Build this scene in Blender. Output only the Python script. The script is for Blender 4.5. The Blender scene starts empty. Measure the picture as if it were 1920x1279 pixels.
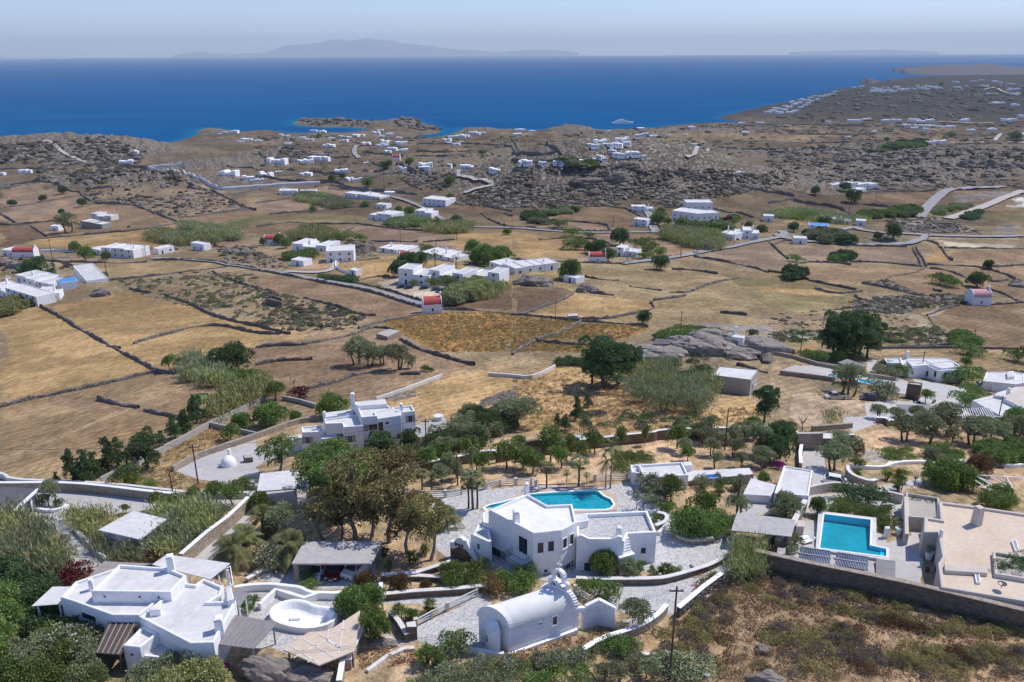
import bpy, math, random
import numpy as np
from mathutils import Vector, Matrix, Euler

# ------------------------------------------------------------------ camera, sky, sun, exposure
SC = bpy.context.scene
COL = SC.collection
FPX, CX, CY = 1493.3, 960.0, 639.5          # photograph focal length and centre, in its pixels
CAMZ = 190.0                                 # metres above the sea
PITCH, ROLL = math.radians(19.87), math.radians(-0.24)
CM = Matrix.Rotation(math.radians(90) - PITCH, 3, 'X') @ Matrix.Rotation(ROLL, 3, 'Z')
cam = bpy.data.cameras.new('camera')
cam.sensor_width = 36.0; cam.lens = 28.0; cam.clip_start = 1.0; cam.clip_end = 150000.0
camo = bpy.data.objects.new('camera', cam); COL.objects.link(camo)
camo.matrix_world = Matrix.Translation((0, 0, CAMZ)) @ CM.to_4x4()
SC.camera = camo

SUN_DIR = Vector((0.87, 0.45, 1.32)).normalized()      # towards the sun
SUN_EL = math.asin(SUN_DIR.z); SUN_AZ = math.atan2(SUN_DIR.x, SUN_DIR.y)
world = bpy.data.worlds.new('World'); SC.world = world; world.use_nodes = True
nt = world.node_tree; nt.nodes.clear()
sky = nt.nodes.new('ShaderNodeTexSky'); sky.sky_type = 'NISHITA'; sky.sun_disc = False
sky.sun_elevation = SUN_EL; sky.sun_rotation = SUN_AZ; sky.altitude = 200
sky.air_density = 1.0; sky.dust_density = 0.3; sky.ozone_density = 3.0
bg = nt.nodes.new('ShaderNodeBackground'); bg.inputs[1].default_value = 0.134
wo = nt.nodes.new('ShaderNodeOutputWorld')
tint = nt.nodes.new('ShaderNodeMix'); tint.data_type = 'RGBA'; tint.blend_type = 'MULTIPLY'; tint.inputs[0].default_value = 1.0; tint.inputs[7].default_value = (0.71, 0.75, 1.0, 1)
nt.links.new(sky.outputs[0], tint.inputs[6]); nt.links.new(tint.outputs[2], bg.inputs[0]); nt.links.new(bg.outputs[0], wo.inputs[0])
sl = bpy.data.lights.new('sun', 'SUN'); sl.energy = 3.4; sl.angle = math.radians(0.5); sl.color = (1.0, 0.945, 0.87)
so = bpy.data.objects.new('sun', sl); COL.objects.link(so)
so.rotation_euler = SUN_DIR.to_track_quat('Z', 'Y').to_euler(); so.location = (300, 200, 600)
SC.view_settings.view_transform = 'Standard'; SC.view_settings.look = 'None'
SC.view_settings.gamma = 1.0; SC.view_settings.use_curve_mapping = False
SC.view_settings.exposure = 0.36

# ------------------------------------------------------------------ helpers
RND = random.Random(11)
NR = np.random.RandomState(5)
def setp(o, label=None, cat=None, group=None, kind=None):
    if label: o['label'] = label
    if cat: o['category'] = cat
    if group: o['group'] = group
    if kind: o['kind'] = kind
    return o
ORG = {}
def empty(name, loc, label, cat, group=None, rz=0.0):
    o = bpy.data.objects.new(name, None); COL.objects.link(o); o.empty_display_size = 0.5
    o.location = loc; o.rotation_euler = (0, 0, rz); ORG[o.name] = Vector(loc)
    return setp(o, label, cat, group)

def L(c): return (c[0], c[1], c[2], 1.0)
def nodes(name):
    m = bpy.data.materials.new(name); m.use_nodes = True
    t = m.node_tree; b = t.nodes['Principled BSDF']
    return m, t, b
def N(t, typ, **kw):
    n = t.nodes.new(typ)
    for k, v in kw.items():
        if k.startswith('i_'): n.inputs[k[2:].replace('_', ' ')].default_value = v
        else: setattr(n, k, v)
    return n
def ramp(t, fac, stops):
    r = N(t, 'ShaderNodeValToRGB'); e = r.color_ramp.elements
    while len(e) < len(stops): e.new(0.5)
    for k, (p, c) in enumerate(stops):
        e[k].position = p; e[k].color = L(c)
    t.links.new(fac, r.inputs[0]); return r.outputs[0]
def mixc(t, f, a, b, mode='MIX'):
    m = N(t, 'ShaderNodeMix', data_type='RGBA', blend_type=mode)
    for sock, v in ((m.inputs[0], f), (m.inputs[6], a), (m.inputs[7], b)):
        if hasattr(v, 'links') or isinstance(v, bpy.types.NodeSocket): t.links.new(v, sock)
        elif isinstance(v, (int, float)): sock.default_value = v
        else: sock.default_value = L(v)
    return m.outputs[2]
def coord(t, scale=(1, 1, 1), kind='Object', rot=(0, 0, 0)):
    c = N(t, 'ShaderNodeTexCoord'); mp = N(t, 'ShaderNodeMapping')
    mp.inputs['Scale'].default_value = scale; mp.inputs['Rotation'].default_value = rot
    t.links.new(c.outputs[kind], mp.inputs[0]); return mp.outputs[0]
def noise(t, vec, scale, detail=4, rough=0.6, out=0):
    n = N(t, 'ShaderNodeTexNoise'); n.inputs['Scale'].default_value = scale
    n.inputs['Detail'].default_value = detail; n.inputs['Roughness'].default_value = rough
    if vec: t.links.new(vec, n.inputs['Vector'])
    return n.outputs[out]
def bump(t, b, h, dist=0.05, strength=0.6):
    bn = N(t, 'ShaderNodeBump'); bn.inputs['Distance'].default_value = dist; bn.inputs['Strength'].default_value = strength
    t.links.new(h, bn.inputs['Height']); t.links.new(bn.outputs[0], b.inputs['Normal'])

MAT = {}
def mat_plain(key, c1, c2=None, scale=0.7, rough=0.85, fine=9.0, bumpd=0.0, spec=0.3, metal=0.0):
    if key in MAT: return MAT[key]
    m, t, b = nodes(key)
    c2 = c2 or tuple(x * 0.8 for x in c1)
    v = coord(t)
    a = noise(t, v, scale, 5); f = noise(t, v, fine, 3)
    col = ramp(t, a, [(0.35, c2), (0.62, c1)])
    col = mixc(t, 0.35, col, ramp(t, f, [(0.3, tuple(x * .62 for x in c1)), (0.7, tuple(min(1, x * 1.12) for x in c1))]))
    t.links.new(col, b.inputs['Base Color'])
    b.inputs['Roughness'].default_value = rough; b.inputs['Specular IOR Level'].default_value = spec; b.inputs['Metallic'].default_value = metal
    if bumpd: bump(t, b, f, bumpd)
    MAT[key] = m; return m
def mat_stone(key, tones, joint, scale=2.2, zs=1.6, bumpd=0.12, jw=0.06):
    m, t, b = nodes(key)
    v = coord(t, (1, 1, zs))
    vo = N(t, 'ShaderNodeTexVoronoi', feature='F1'); vo.inputs['Scale'].default_value = scale; t.links.new(v, vo.inputs['Vector'])
    ve = N(t, 'ShaderNodeTexVoronoi', feature='DISTANCE_TO_EDGE'); ve.inputs['Scale'].default_value = scale; t.links.new(v, ve.inputs['Vector'])
    sp = N(t, 'ShaderNodeSeparateColor'); t.links.new(vo.outputs['Color'], sp.inputs[0])
    col = ramp(t, sp.outputs[0], [(i / (len(tones) - 1), c) for i, c in enumerate(tones)])
    col = mixc(t, 0.4, col, ramp(t, noise(t, v, 5, 4), [(0.3, tones[0]), (0.7, tones[-1])]))
    e = ramp(t, ve.outputs['Distance'], [(jw * .4, (0, 0, 0)), (jw, (1, 1, 1))])
    col = mixc(t, e, joint, col)
    t.links.new(col, b.inputs['Base Color']); b.inputs['Roughness'].default_value = 0.92
    b.inputs['Specular IOR Level'].default_value = 0.15
    bump(t, b, ve.outputs['Distance'], bumpd, 0.8)
    MAT[key] = m; return m
def mat_stripe(key, c1, c2, scale, axis='X', rot=0.0, duty=0.5, rough=0.85):
    m, t, b = nodes(key)
    v = coord(t, rot=(0, 0, rot))
    w = N(t, 'ShaderNodeTexWave', wave_type='BANDS', bands_direction=axis); w.inputs['Scale'].default_value = scale
    w.inputs['Distortion'].default_value = 0.6; w.inputs['Detail'].default_value = 2; t.links.new(v, w.inputs['Vector'])
    col = ramp(t, w.outputs['Fac'], [(duty - .15, c1), (duty + .15, c2)])
    col = mixc(t, 0.5, col, ramp(t, noise(t, v, 1.1, 6), [(0.3, c1), (0.7, c2)]))
    t.links.new(col, b.inputs['Base Color']); b.inputs['Roughness'].default_value = rough
    bump(t, b, w.outputs['Fac'], 0.03)
    MAT[key] = m; return m
def mat_leaf(key, cols, trans=0.3, big=0.9):
    m, t, b = nodes(key)
    g = N(t, 'ShaderNodeNewGeometry')
    col = ramp(t, g.outputs['Random Per Island'], [(i / (len(cols) - 1), c) for i, c in enumerate(cols)])
    v = coord(t)
    n2 = noise(t, v, big, 3)
    col = mixc(t, 0.5, col, ramp(t, n2, [(0.36, cols[0]), (0.64, cols[-1])]))
    oi = N(t, 'ShaderNodeObjectInfo')
    hs = N(t, 'ShaderNodeHueSaturation')
    mr = N(t, 'ShaderNodeMapRange'); mr.inputs[3].default_value = 0.78; mr.inputs[4].default_value = 1.22
    t.links.new(oi.outputs['Random'], mr.inputs[0]); t.links.new(mr.outputs[0], hs.inputs['Value'])
    mr2 = N(t, 'ShaderNodeMapRange'); mr2.inputs[3].default_value = 0.485; mr2.inputs[4].default_value = 0.515
    t.links.new(oi.outputs['Random'], mr2.inputs[0]); t.links.new(mr2.outputs[0], hs.inputs['Hue'])
    t.links.new(col, hs.inputs['Color'])
    t.links.new(hs.outputs[0], b.inputs['Base Color'])
    b.inputs['Roughness'].default_value = 0.65; b.inputs['Specular IOR Level'].default_value = 0.25
    if trans:
        tr = N(t, 'ShaderNodeBsdfTranslucent'); t.links.new(hs.outputs[0], tr.inputs[0])
        mx = N(t, 'ShaderNodeMixShader'); mx.inputs[0].default_value = trans
        out = t.nodes['Material Output']
        t.links.new(b.outputs[0], mx.inputs[1]); t.links.new(tr.outputs[0], mx.inputs[2]); t.links.new(mx.outputs[0], out.inputs[0])
    MAT[key] = m; return m

mat_plain('white', (0.86, 0.86, 0.85), (0.76, 0.755, 0.74), 0.35, 0.8, 3.0, 0.015)
mat_plain('white_trim', (0.88, 0.88, 0.87), (0.82, 0.82, 0.81), 0.5, 0.7, 4.0)
mat_plain('roof_white', (0.67, 0.655, 0.63), (0.54, 0.525, 0.50), 0.3, 0.9, 1.6)
mat_plain('roof_bright', (0.80, 0.79, 0.75), (0.70, 0.685, 0.65), 0.25, 0.9, 1.2)
mat_plain('roof_grey', (0.60, 0.585, 0.56), (0.45, 0.44, 0.42), 0.3, 0.9, 2.0)
mat_plain('roof_tan', (0.66, 0.54, 0.42), (0.56, 0.43, 0.31), 0.15, 0.9, 2.0)
mat_plain('wall_tan', (0.60, 0.54, 0.46), (0.52, 0.46, 0.39), 0.4, 0.9, 3.0)
mat_plain('cement', (0.42, 0.40, 0.37), (0.33, 0.31, 0.28), 0.3, 0.95, 3.0, 0.02)
mat_plain('asphalt', (0.30, 0.295, 0.29), (0.24, 0.235, 0.23), 0.1, 0.95, 2.0)
mat_plain('gravel', (0.46, 0.42, 0.37), (0.38, 0.34, 0.29), 0.1, 0.95, 2.0)
mat_plain('dark_roof', (0.13, 0.12, 0.13), (0.09, 0.085, 0.09), 0.6, 0.8, 3.0)
mat_plain('dark_wood', (0.10, 0.075, 0.06), (0.07, 0.05, 0.04), 0.8, 0.8, 5.0)
mat_plain('pole_wood', (0.10, 0.07, 0.05), (0.07, 0.05, 0.04), 2, 0.85, 8.0)
mat_plain('shutter', (0.34, 0.35, 0.31), (0.27, 0.28, 0.25), 1.0, 0.6, 5.0)
mat_plain('frame_dark', (0.08, 0.085, 0.09), None, 1.0, 0.5, 5.0)
mat_plain('glass', (0.035, 0.045, 0.06), (0.02, 0.025, 0.035), 1.0, 0.12, 5.0, spec=0.6)
mat_plain('metal', (0.22, 0.22, 0.22), None, 1.0, 0.45, 6.0, metal=0.6)
mat_plain('red_roof', (0.50, 0.10, 0.08), (0.42, 0.09, 0.08), 1.0, 0.8, 5.0)
mat_plain('pink_roof', (0.62, 0.33, 0.33), (0.55, 0.29, 0.29), 1.0, 0.8, 5.0)
mat_plain('blue_paint', (0.08, 0.28, 0.55), (0.07, 0.24, 0.48), 1.0, 0.7, 5.0)
mat_plain('blue_tile', (0.03, 0.13, 0.50), (0.02, 0.09, 0.40), 3.0, 0.25, 9.0)
mat_plain('pool_lining', (0.42, 0.86, 1.0), (0.38, 0.82, 0.98), 0.3, 0.5, 5.0)
mat_plain('pool_teal', (0.42, 0.92, 0.86), (0.36, 0.85, 0.80), 0.3, 0.5, 5.0)
mat_leaf('lf_scrub', [(0.055, 0.048, 0.030), (0.100, 0.090, 0.055), (0.160, 0.145, 0.095)])
mat_plain('trunk', (0.15, 0.12, 0.09), (0.10, 0.08, 0.06), 3.0, 0.95, 8.0, 0.03)
mat_plain('trunk_pale', (0.30, 0.26, 0.21), (0.20, 0.17, 0.13), 2.0, 0.95, 8.0, 0.03)
mat_plain('car_white', (0.80, 0.81, 0.82), None, 0.5, 0.25, 3.0, spec=0.6)
mat_plain('car_red', (0.16, 0.01, 0.015), None, 0.5, 0.25, 3.0, spec=0.6)
mat_plain('car_dark', (0.025, 0.027, 0.035), None, 0.5, 0.25, 3.0, spec=0.6)
mat_plain('car_beige', (0.52, 0.48, 0.38), None, 0.5, 0.3, 3.0, spec=0.6)
mat_plain('tyre', (0.02, 0.02, 0.02), None, 1, 0.9, 5)
mat_plain('terracotta', (0.42, 0.2, 0.11), None, 1, 0.9, 5)
mat_plain('magenta', (0.40, 0.02, 0.25), (0.3, 0.02, 0.2), 1.0, 0.7, 5.0)
mat_plain('fabric', (0.72, 0.70, 0.66), None, 1.0, 0.9, 6.0)
mat_stone('stone', [(0.20, 0.16, 0.125), (0.34, 0.28, 0.22), (0.44, 0.38, 0.31)], (0.30, 0.25, 0.20), 2.3)
mat_stone('drystone', [(0.10, 0.088, 0.075), (0.20, 0.18, 0.155), (0.36, 0.33, 0.29)], (0.05, 0.042, 0.035), 1.5, 1.3, 0.25, 0.1)
mat_stone('granite', [(0.22, 0.19, 0.16), (0.29, 0.26, 0.225), (0.36, 0.33, 0.295)], (0.13, 0.11, 0.095), 0.22, 0.8, 0.5, 0.025)
mat_stone('darkstone', [(0.10, 0.078, 0.055), (0.17, 0.13, 0.095), (0.24, 0.19, 0.14)], (0.15, 0.12, 0.09), 1.8, 1.6, 0.1)
mat_stone('flagstone', [(0.30, 0.295, 0.285), (0.41, 0.40, 0.385), (0.52, 0.505, 0.485)], (0.60, 0.59, 0.575), 2.1, 0.2, 0.01, 0.07)
mat_stripe('reed_mat', (0.30, 0.28, 0.26), (0.52, 0.50, 0.48), 2.0, 'X', 0.15)
mat_stripe('slats', (0.17, 0.165, 0.165), (0.30, 0.29, 0.29), 3.2, 'X', 0.6)
mat_stripe('planks', (0.22, 0.19, 0.17), (0.38, 0.34, 0.31), 2.4, 'X', 0.2)
mat_stripe('panel', (0.02, 0.03, 0.08), (0.34, 0.38, 0.46), 1.1, 'X', -0.1, rough=0.25)
mat_stripe('boards_white', (0.62, 0.61, 0.58), (0.80, 0.79, 0.77), 1.5, 'X', 0.1)
mat_leaf('lf_olive', [(0.122, 0.142, 0.071), (0.244, 0.274, 0.134), (0.422, 0.450, 0.243)])
mat_leaf('lf_green', [(0.086, 0.133, 0.035), (0.150, 0.222, 0.057), (0.274, 0.366, 0.098)])
mat_leaf('lf_dark', [(0.051, 0.090, 0.035), (0.090, 0.151, 0.056), (0.165, 0.241, 0.096)])
mat_leaf('lf_euca', [(0.092, 0.100, 0.036), (0.217, 0.200, 0.073), (0.399, 0.309, 0.128)], 0.2, 0.25)
mat_leaf('lf_bright', [(0.079, 0.119, 0.026), (0.172, 0.251, 0.059), (0.317, 0.396, 0.106)])
mat_leaf('lf_reed', [(0.162, 0.188, 0.065), (0.324, 0.352, 0.125), (0.535, 0.532, 0.216)], 0.2)
mat_leaf('lf_palm', [(0.070, 0.089, 0.032), (0.156, 0.178, 0.062), (0.312, 0.312, 0.125)])
mat_leaf('lf_rust', [(0.101, 0.085, 0.034), (0.220, 0.144, 0.068), (0.338, 0.203, 0.101)])
mat_leaf('lf_red', [(0.060, 0.012, 0.020), (0.140, 0.025, 0.040), (0.200, 0.040, 0.060)])
mat_leaf('lf_magenta', [(0.250, 0.010, 0.160), (0.420, 0.020, 0.280), (0.500, 0.050, 0.340)])
mat_leaf('lf_flower', [(0.600, 0.580, 0.520), (0.700, 0.660, 0.620), (0.780, 0.760, 0.720)])
mat_leaf('lf_yellow', [(0.180, 0.170, 0.030), (0.300, 0.280, 0.050), (0.420, 0.360, 0.080)])
mat_leaf('lf_straw', [(0.340, 0.230, 0.100), (0.460, 0.330, 0.160), (0.580, 0.440, 0.240)], 0.1)

class MB:
    def __init__(s): s.v = []; s.f = []; s.m = []
    def add(s, vs, fs, mi=0):
        k = len(s.v); s.v.extend([tuple(p) for p in vs]); s.f.extend([tuple(i + k for i in f) for f in fs]); s.m.extend([mi] * len(fs))
    def box(s, c, d, rz=0.0, mi=0, tap=1.0):
        ca, sa = math.cos(rz), math.sin(rz); P = []
        for z, q in ((0, 1.0), (1, tap)):
            for sx, sy in ((-.5, -.5), (.5, -.5), (.5, .5), (-.5, .5)):
                x, y = sx * d[0] * q, sy * d[1] * q
                P.append((c[0] + x * ca - y * sa, c[1] + x * sa + y * ca, c[2] + z * d[2]))
        s.add(P, [(3, 2, 1, 0), (4, 5, 6, 7), (0, 1, 5, 4), (1, 2, 6, 5), (2, 3, 7, 6), (3, 0, 4, 7)], mi)
    def prism(s, poly, z0, z1, mi=0, bottom=False):
        n = len(poly)
        g = z0 if hasattr(z0, '__len__') else [z0] * n
        t = z1 if hasattr(z1, '__len__') else [z1] * n
        P = [(p[0], p[1], g[i]) for i, p in enumerate(poly)] + [(p[0], p[1], t[i]) for i, p in enumerate(poly)]
        F = [tuple(range(n, 2 * n))] + [(i, (i + 1) % n, n + (i + 1) % n, n + i) for i in range(n)]
        if bottom: F.append(tuple(range(n - 1, -1, -1)))
        s.add(P, F, mi)
    def beam(s, a, b, w, h=None, mi=0):
        a, b = Vector(a), Vector(b); d = (b - a)
        if d.length < 1e-5: return
        d.normalize(); up = Vector((0, 0, 1)) if abs(d.z) < 0.95 else Vector((1, 0, 0))
        x = d.cross(up).normalized() * (w / 2); y = x.cross(d).normalized() * ((h or w) / 2)
        P = [a - x - y, a + x - y, a + x + y, a - x + y, b - x - y, b + x - y, b + x + y, b - x + y]
        s.add(P, [(3, 2, 1, 0), (4, 5, 6, 7), (0, 1, 5, 4), (1, 2, 6, 5), (2, 3, 7, 6), (3, 0, 4, 7)], mi)
    def tube(s, pts, rs, n=6, mi=0):
        rings = []; k = len(s.v)
        for i, p in enumerate(pts):
            p = Vector(p); a = Vector(pts[max(0, i - 1)]); b = Vector(pts[min(len(pts) - 1, i + 1)])
            d = (b - a).normalized(); up = Vector((0, 0, 1)) if abs(d.z) < .9 else Vector((1, 0, 0))
            x = d.cross(up).normalized(); y = x.cross(d); r = rs[i] if hasattr(rs, '__len__') else rs
            for j in range(n):
                an = 2 * math.pi * j / n; s.v.append(tuple(p + x * (r * math.cos(an)) + y * (r * math.sin(an))))
        for i in range(len(pts) - 1):
            for j in range(n):
                s.f.append((k + i * n + j, k + i * n + (j + 1) % n, k + (i + 1) * n + (j + 1) % n, k + (i + 1) * n + j)); s.m.append(mi)
        s.f.append(tuple(k + (len(pts) - 1) * n + j for j in range(n))); s.m.append(mi)
    def lathe(s, c, prof, n=16, mi=0, a0=0.0, a1=2 * math.pi):
        full = abs(a1 - a0 - 2 * math.pi) < 1e-6; m = n if full else n + 1; k = len(s.v)
        for r, z in prof:
            for j in range(m):
                an = a0 + (a1 - a0) * j / n; s.v.append((c[0] + r * math.cos(an), c[1] + r * math.sin(an), c[2] + z))
        for i in range(len(prof) - 1):
            for j in range(n):
                j2 = (j + 1) % m
                s.f.append((k + i * m + j, k + i * m + j2, k + (i + 1) * m + j2, k + (i + 1) * m + j)); s.m.append(mi)
    def mesh(s, name, mats, org=(0, 0, 0), smooth=False):
        me = bpy.data.meshes.new(name)
        v = (np.array(s.v, dtype=np.float64).reshape(-1, 3) - np.array(org)[None, :])
        me.from_pydata(v.tolist(), [], s.f)
        for mm in (mats if isinstance(mats, (list, tuple)) else [mats]): me.materials.append(MAT[mm] if isinstance(mm, str) else mm)
        if max(s.m, default=0) > 0: me.polygons.foreach_set('material_index', s.m)
        if smooth: me.polygons.foreach_set('use_smooth', [True] * len(me.polygons))
        me.update(); return me
    def build(s, name, mats, parent=None, smooth=False, org=None):
        if parent is not None: og = ORG[parent.name]
        else: og = Vector(org) if org is not None else Vector(np.array(s.v).mean(axis=0).tolist()) if s.v else Vector()
        me = s.mesh(name, mats, og, smooth)
        o = bpy.data.objects.new(name, me); COL.objects.link(o)
        if parent is not None: o.parent = parent
        else: o.location = og
        ORG[o.name] = Vector(og); return o

# ------------------------------------------------------------------ terrain
def hsh(ix, iy, seed):
    n = (ix.astype(np.int64) * 374761393 + iy.astype(np.int64) * 668265263 + seed * 974711) & 0x7fffffff
    n = ((n ^ (n >> 13)) * 1274126177) & 0x7fffffff
    return ((n ^ (n >> 16)) & 0xffff) / 65535.0
def vnoise(x, y, seed=0):
    ix = np.floor(x); iy = np.floor(y); fx = x - ix; fy = y - iy
    fx = fx * fx * (3 - 2 * fx); fy = fy * fy * (3 - 2 * fy)
    a = hsh(ix, iy, seed); b = hsh(ix + 1, iy, seed); c = hsh(ix, iy + 1, seed); d = hsh(ix + 1, iy + 1, seed)
    return (a * (1 - fx) + b * fx) * (1 - fy) + (c * (1 - fx) + d * fx) * fy
def fbm(x, y, sc, oct=4, seed=0):
    s = 0; a = 0.5; x = x / sc; y = y / sc
    for k in range(oct):
        s = s + a * vnoise(x, y, seed + k * 17); x = x * 2.03 + 11.3; y = y * 2.03 + 5.7; a *= 0.5
    return s
_dy = np.array([0, 70, 110, 128, 186, 268, 365, 519, 666, 945, 1350, 1880, 2240, 3000, 9000], float)
_dd = np.array([52, 59.5, 62, 65.5, 75, 88, 100, 115, 127, 143, 163, 176, 182, 184, 184], float)
_ty = np.geomspace(20, 9000, 900); _tz = np.interp(_ty, _dy, _dd)
_k = np.hanning(41); _k /= _k.sum(); _tz = np.convolve(np.pad(_tz, 20, mode='edge'), _k, 'valid')
def base_h(r): return CAMZ - np.interp(r, _ty, _tz)

CR = {0: (0, 0, 1.0), 1: (0, 860, 3.052), 2: (400, 860, 3.052), 3: (800, 860, 3.052), 4: (1300, 860, 3.053)}
for i, x0 in enumerate((0, 480, 960, 1440)):
    CR[5 + i] = (x0, 600, 3.996); CR[9 + i] = (x0, 340, 3.996); CR[13 + i] = (x0, 40 if i == 0 else 60, 3.996)
def px(s):
    """'crop: x,y x,y' -> photograph pixels"""
    k, r = s.split(':'); x0, y0, sc = CR[int(k)]; out = []
    for w in r.split():
        q = [float(u) for u in w.split(',')]
        out.append((x0 + q[0] / sc, y0 + q[1] / sc) + tuple(q[2:]))
    return out
def ray(p):
    d = CM @ Vector(((p[0] - CX) / FPX, (CY - p[1]) / FPX, -1.0)); return d.normalized()
def onz(p, z):
    d = ray(p); t = (z - CAMZ) / d.z; return Vector((d.x * t, d.y * t, z))
def seg_dist(x, y, pts, closed=True):
    d = np.full(x.shape, 1e12); n = len(pts)
    for i in range(n if closed else n - 1):
        ax, ay = pts[i][0], pts[i][1]; bx, by = pts[(i + 1) % n][0], pts[(i + 1) % n][1]
        dx, dy = bx - ax, by - ay; l2 = dx * dx + dy * dy + 1e-9
        t = np.clip(((x - ax) * dx + (y - ay) * dy) / l2, 0, 1)
        d = np.minimum(d, (x - ax - t * dx) ** 2 + (y - ay - t * dy) ** 2)
    return np.sqrt(d)
def inside(x, y, pts):
    r = np.zeros(x.shape, bool); n = len(pts)
    for i in range(n):
        ax, ay = pts[i][0], pts[i][1]; bx, by = pts[i - 1][0], pts[i - 1][1]
        if ay == by: continue
        c = ((ay > y) != (by > y)) & (x < (bx - ax) * (y - ay) / (by - ay) + ax); r ^= c
    return r
coast_px = px('0:-900,255 -300,262 60,268 200,272 262,284 292,283 312,274 345,262 366,255 368,246 384,240 410,241 428,247 455,250 480,247 510,246 535,249 556,252 600,251 640,252 668,250 684,247 690,243 664,239 630,239 590,238 553,235 550,228 565,223 600,222 650,224 690,229 715,231 745,226 775,226 800,233 826,244 815,251 775,253 768,259 800,261 832,258 850,253 858,246 875,240 900,241 920,245 960,245 1000,246 1020,247 1060,244 1078,240 1095,243 1130,250 1160,250 1190,246 1225,243 1255,237 1310,232 1345,232 1400,231 1380,226 1345,222 1400,207 1450,197 1500,188 1560,176 1605,167 1650,160 1720,156 1800,154 1900,152 2400,146 3200,150')
COAST = [tuple(onz(p, 0.0))[:2] for p in coast_px] + [(9000, 1500), (6000, -600), (-6000, -600), (-6000, 1000)]
BUMPS = []   # (x, y, height, radius_x, radius_y, rockiness)
def addb(p, h, rx, ry, rk=0.0, zz=None):
    # pixel -> plain base terrain
    d = ray(p); ts = np.geomspace(40, 8000, 900); xs, ys = d.x * ts, d.y * ts
    g = base_h(np.hypot(xs, ys)); zs = CAMZ + d.z * ts
    k = int(np.argmax(zs < g)); BUMPS.append((xs[k], ys[k], h, rx, ry, rk))
addb((1150, 362), 40, 150, 90, 1.0); addb((1010, 368), 10, 90, 80, 1.0); addb((1290, 360), 14, 160, 90, 1.0)
addb((1480, 340), 10, 200, 90, 1.0); addb((1850, 320), 22, 170, 90, 1.0); addb((1700, 330), 9, 160, 90, 1.0)
addb((165, 292), 16, 160, 130, .8); addb((60, 300), 12, 330, 170, .6); addb((-150, 300), 16, 300, 200, .5)
addb((200, 345), 7, 120, 80, .9); addb((330, 350), 6, 120, 60, .9); addb((420, 315), 7, 100, 80, .9)
addb((535, 300), 14, 70, 50, 1.0); addb((800, 335), 14, 75, 55, 1.0); addb((400, 248), 13, 45, 40, 1.0)
addb((620, 232), 22, 190, 60, 1.0); addb((770, 234), 34, 75, 60, 1.0); addb((890, 247), 22, 60, 60, 1.0)
addb((1072, 246), 20, 60, 60, 1.0); addb((1640, 455), 3, 40, 20, .6); addb((1330, 665), 3.5, 30, 16, .5); addb((1150, 305), 6, 100, 60, .4)
addb((1250, 250), 10, 220, 120, .6); addb((20, 510), 5, 40, 25, .5); addb((1600, 290), 6, 240, 80, .7)
addb((480, 268), 6, 120, 90, .5); addb((170, 548), 3, 26, 14, .4)
def rockm(x, y):
    r = np.zeros(x.shape)
    for bx, by, h, rx, ry, rk in BUMPS: r = np.maximum(r, rk * np.exp(-((x - bx) / rx) ** 2 - ((y - by) / ry) ** 2))
    d = np.hypot(x, y)
    far = np.clip((d - 600) / 500, 0, 1) * np.clip((fbm(x, y, 260, 3, 71) - 0.42) * 6, 0, 1)
    return np.clip(np.maximum(r * 1.5, far * 0.45), 0, 1)
def land_h(x, y, detail=True):
    r = np.hypot(x, y)
    h = base_h(r)
    h = h + (fbm(x, y, 300, 2, 3) - .375) * 14 * np.clip((r - 250) / 900, 0, 1)
    h = h + (fbm(x, y, 60, 2, 9) - .375) * 3.0 * np.clip((r - 130) / 400, 0, 1)
    h = np.where(y < 0, h + (-y) * 0.05, h)
    for bx, by, bh, rx, ry, rk in BUMPS: h = h + bh * np.exp(-((x - bx) / rx) ** 2 - ((y - by) / ry) ** 2)
    # headland far to the right
    hd = 46 * np.clip((r - 2500) / 1700, 0, 1) ** 0.8 * np.clip((x - 350) / 700, 0, 1)
    h = h + hd
    if detail:
        m = rockm(x, y); n = fbm(x, y, 17, 3, 31); rd = np.abs(n - .44) * 2
        h = h + m * (0.5 - rd) * 8.5 * np.clip(r / 900, 0.35, 1.5)
        h = h + (fbm(x, y, 9, 2, 44) - .375) * 0.7 * np.clip((r - 200) / 300, 0, 1)
    sd = seg_dist(x, y, COAST); ins = inside(x, y, COAST); sd = np.where(ins, sd, -sd)
    sd = sd + (fbm(x, y, 60, 3, 88) - .44) * 50
    k = np.clip(sd / 240, 0, 1); k = k * k * (3 - 2 * k)
    shore = 3.5 * np.clip(sd / 18, -3, 1)
    return np.where(r > 700, h * (0.35 * np.clip(sd / 50, 0, 1) + 0.65 * k) + shore * (1 - k) , h)
def hz(x, y): return float(land_h(np.array([float(x)]), np.array([float(y)]))[0])
_TS = np.geomspace(45, 9000, 700)
_cache = {}
def G(p):
    """photograph pixel -> point on the terrain"""
    key = (round(p[0], 2), round(p[1], 2))
    if key in _cache: return _cache[key].copy()
    d = ray(p); ts = _TS; x, y, z = d.x * ts, d.y * ts, CAMZ + d.z * ts
    g = np.maximum(land_h(x, y), 0.0); dd = z - g; k = int(np.argmax(dd < 0))
    if dd[k] >= 0: k = len(ts) - 1
    for _ in range(2):
        t2 = np.linspace(ts[max(k - 1, 0)], ts[k], 24); x, y, z = d.x * t2, d.y * t2, CAMZ + d.z * t2
        dd = z - np.maximum(land_h(x, y), 0.0); k = int(np.argmax(dd < 0)); ts = t2
        if dd[k] >= 0: k = len(t2) - 1
    v = Vector((float(x[k]), float(y[k]), float(z[k]))); _cache[key] = v; return v.copy()
def GS(s): return [G(p) for p in px(s)]
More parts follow.
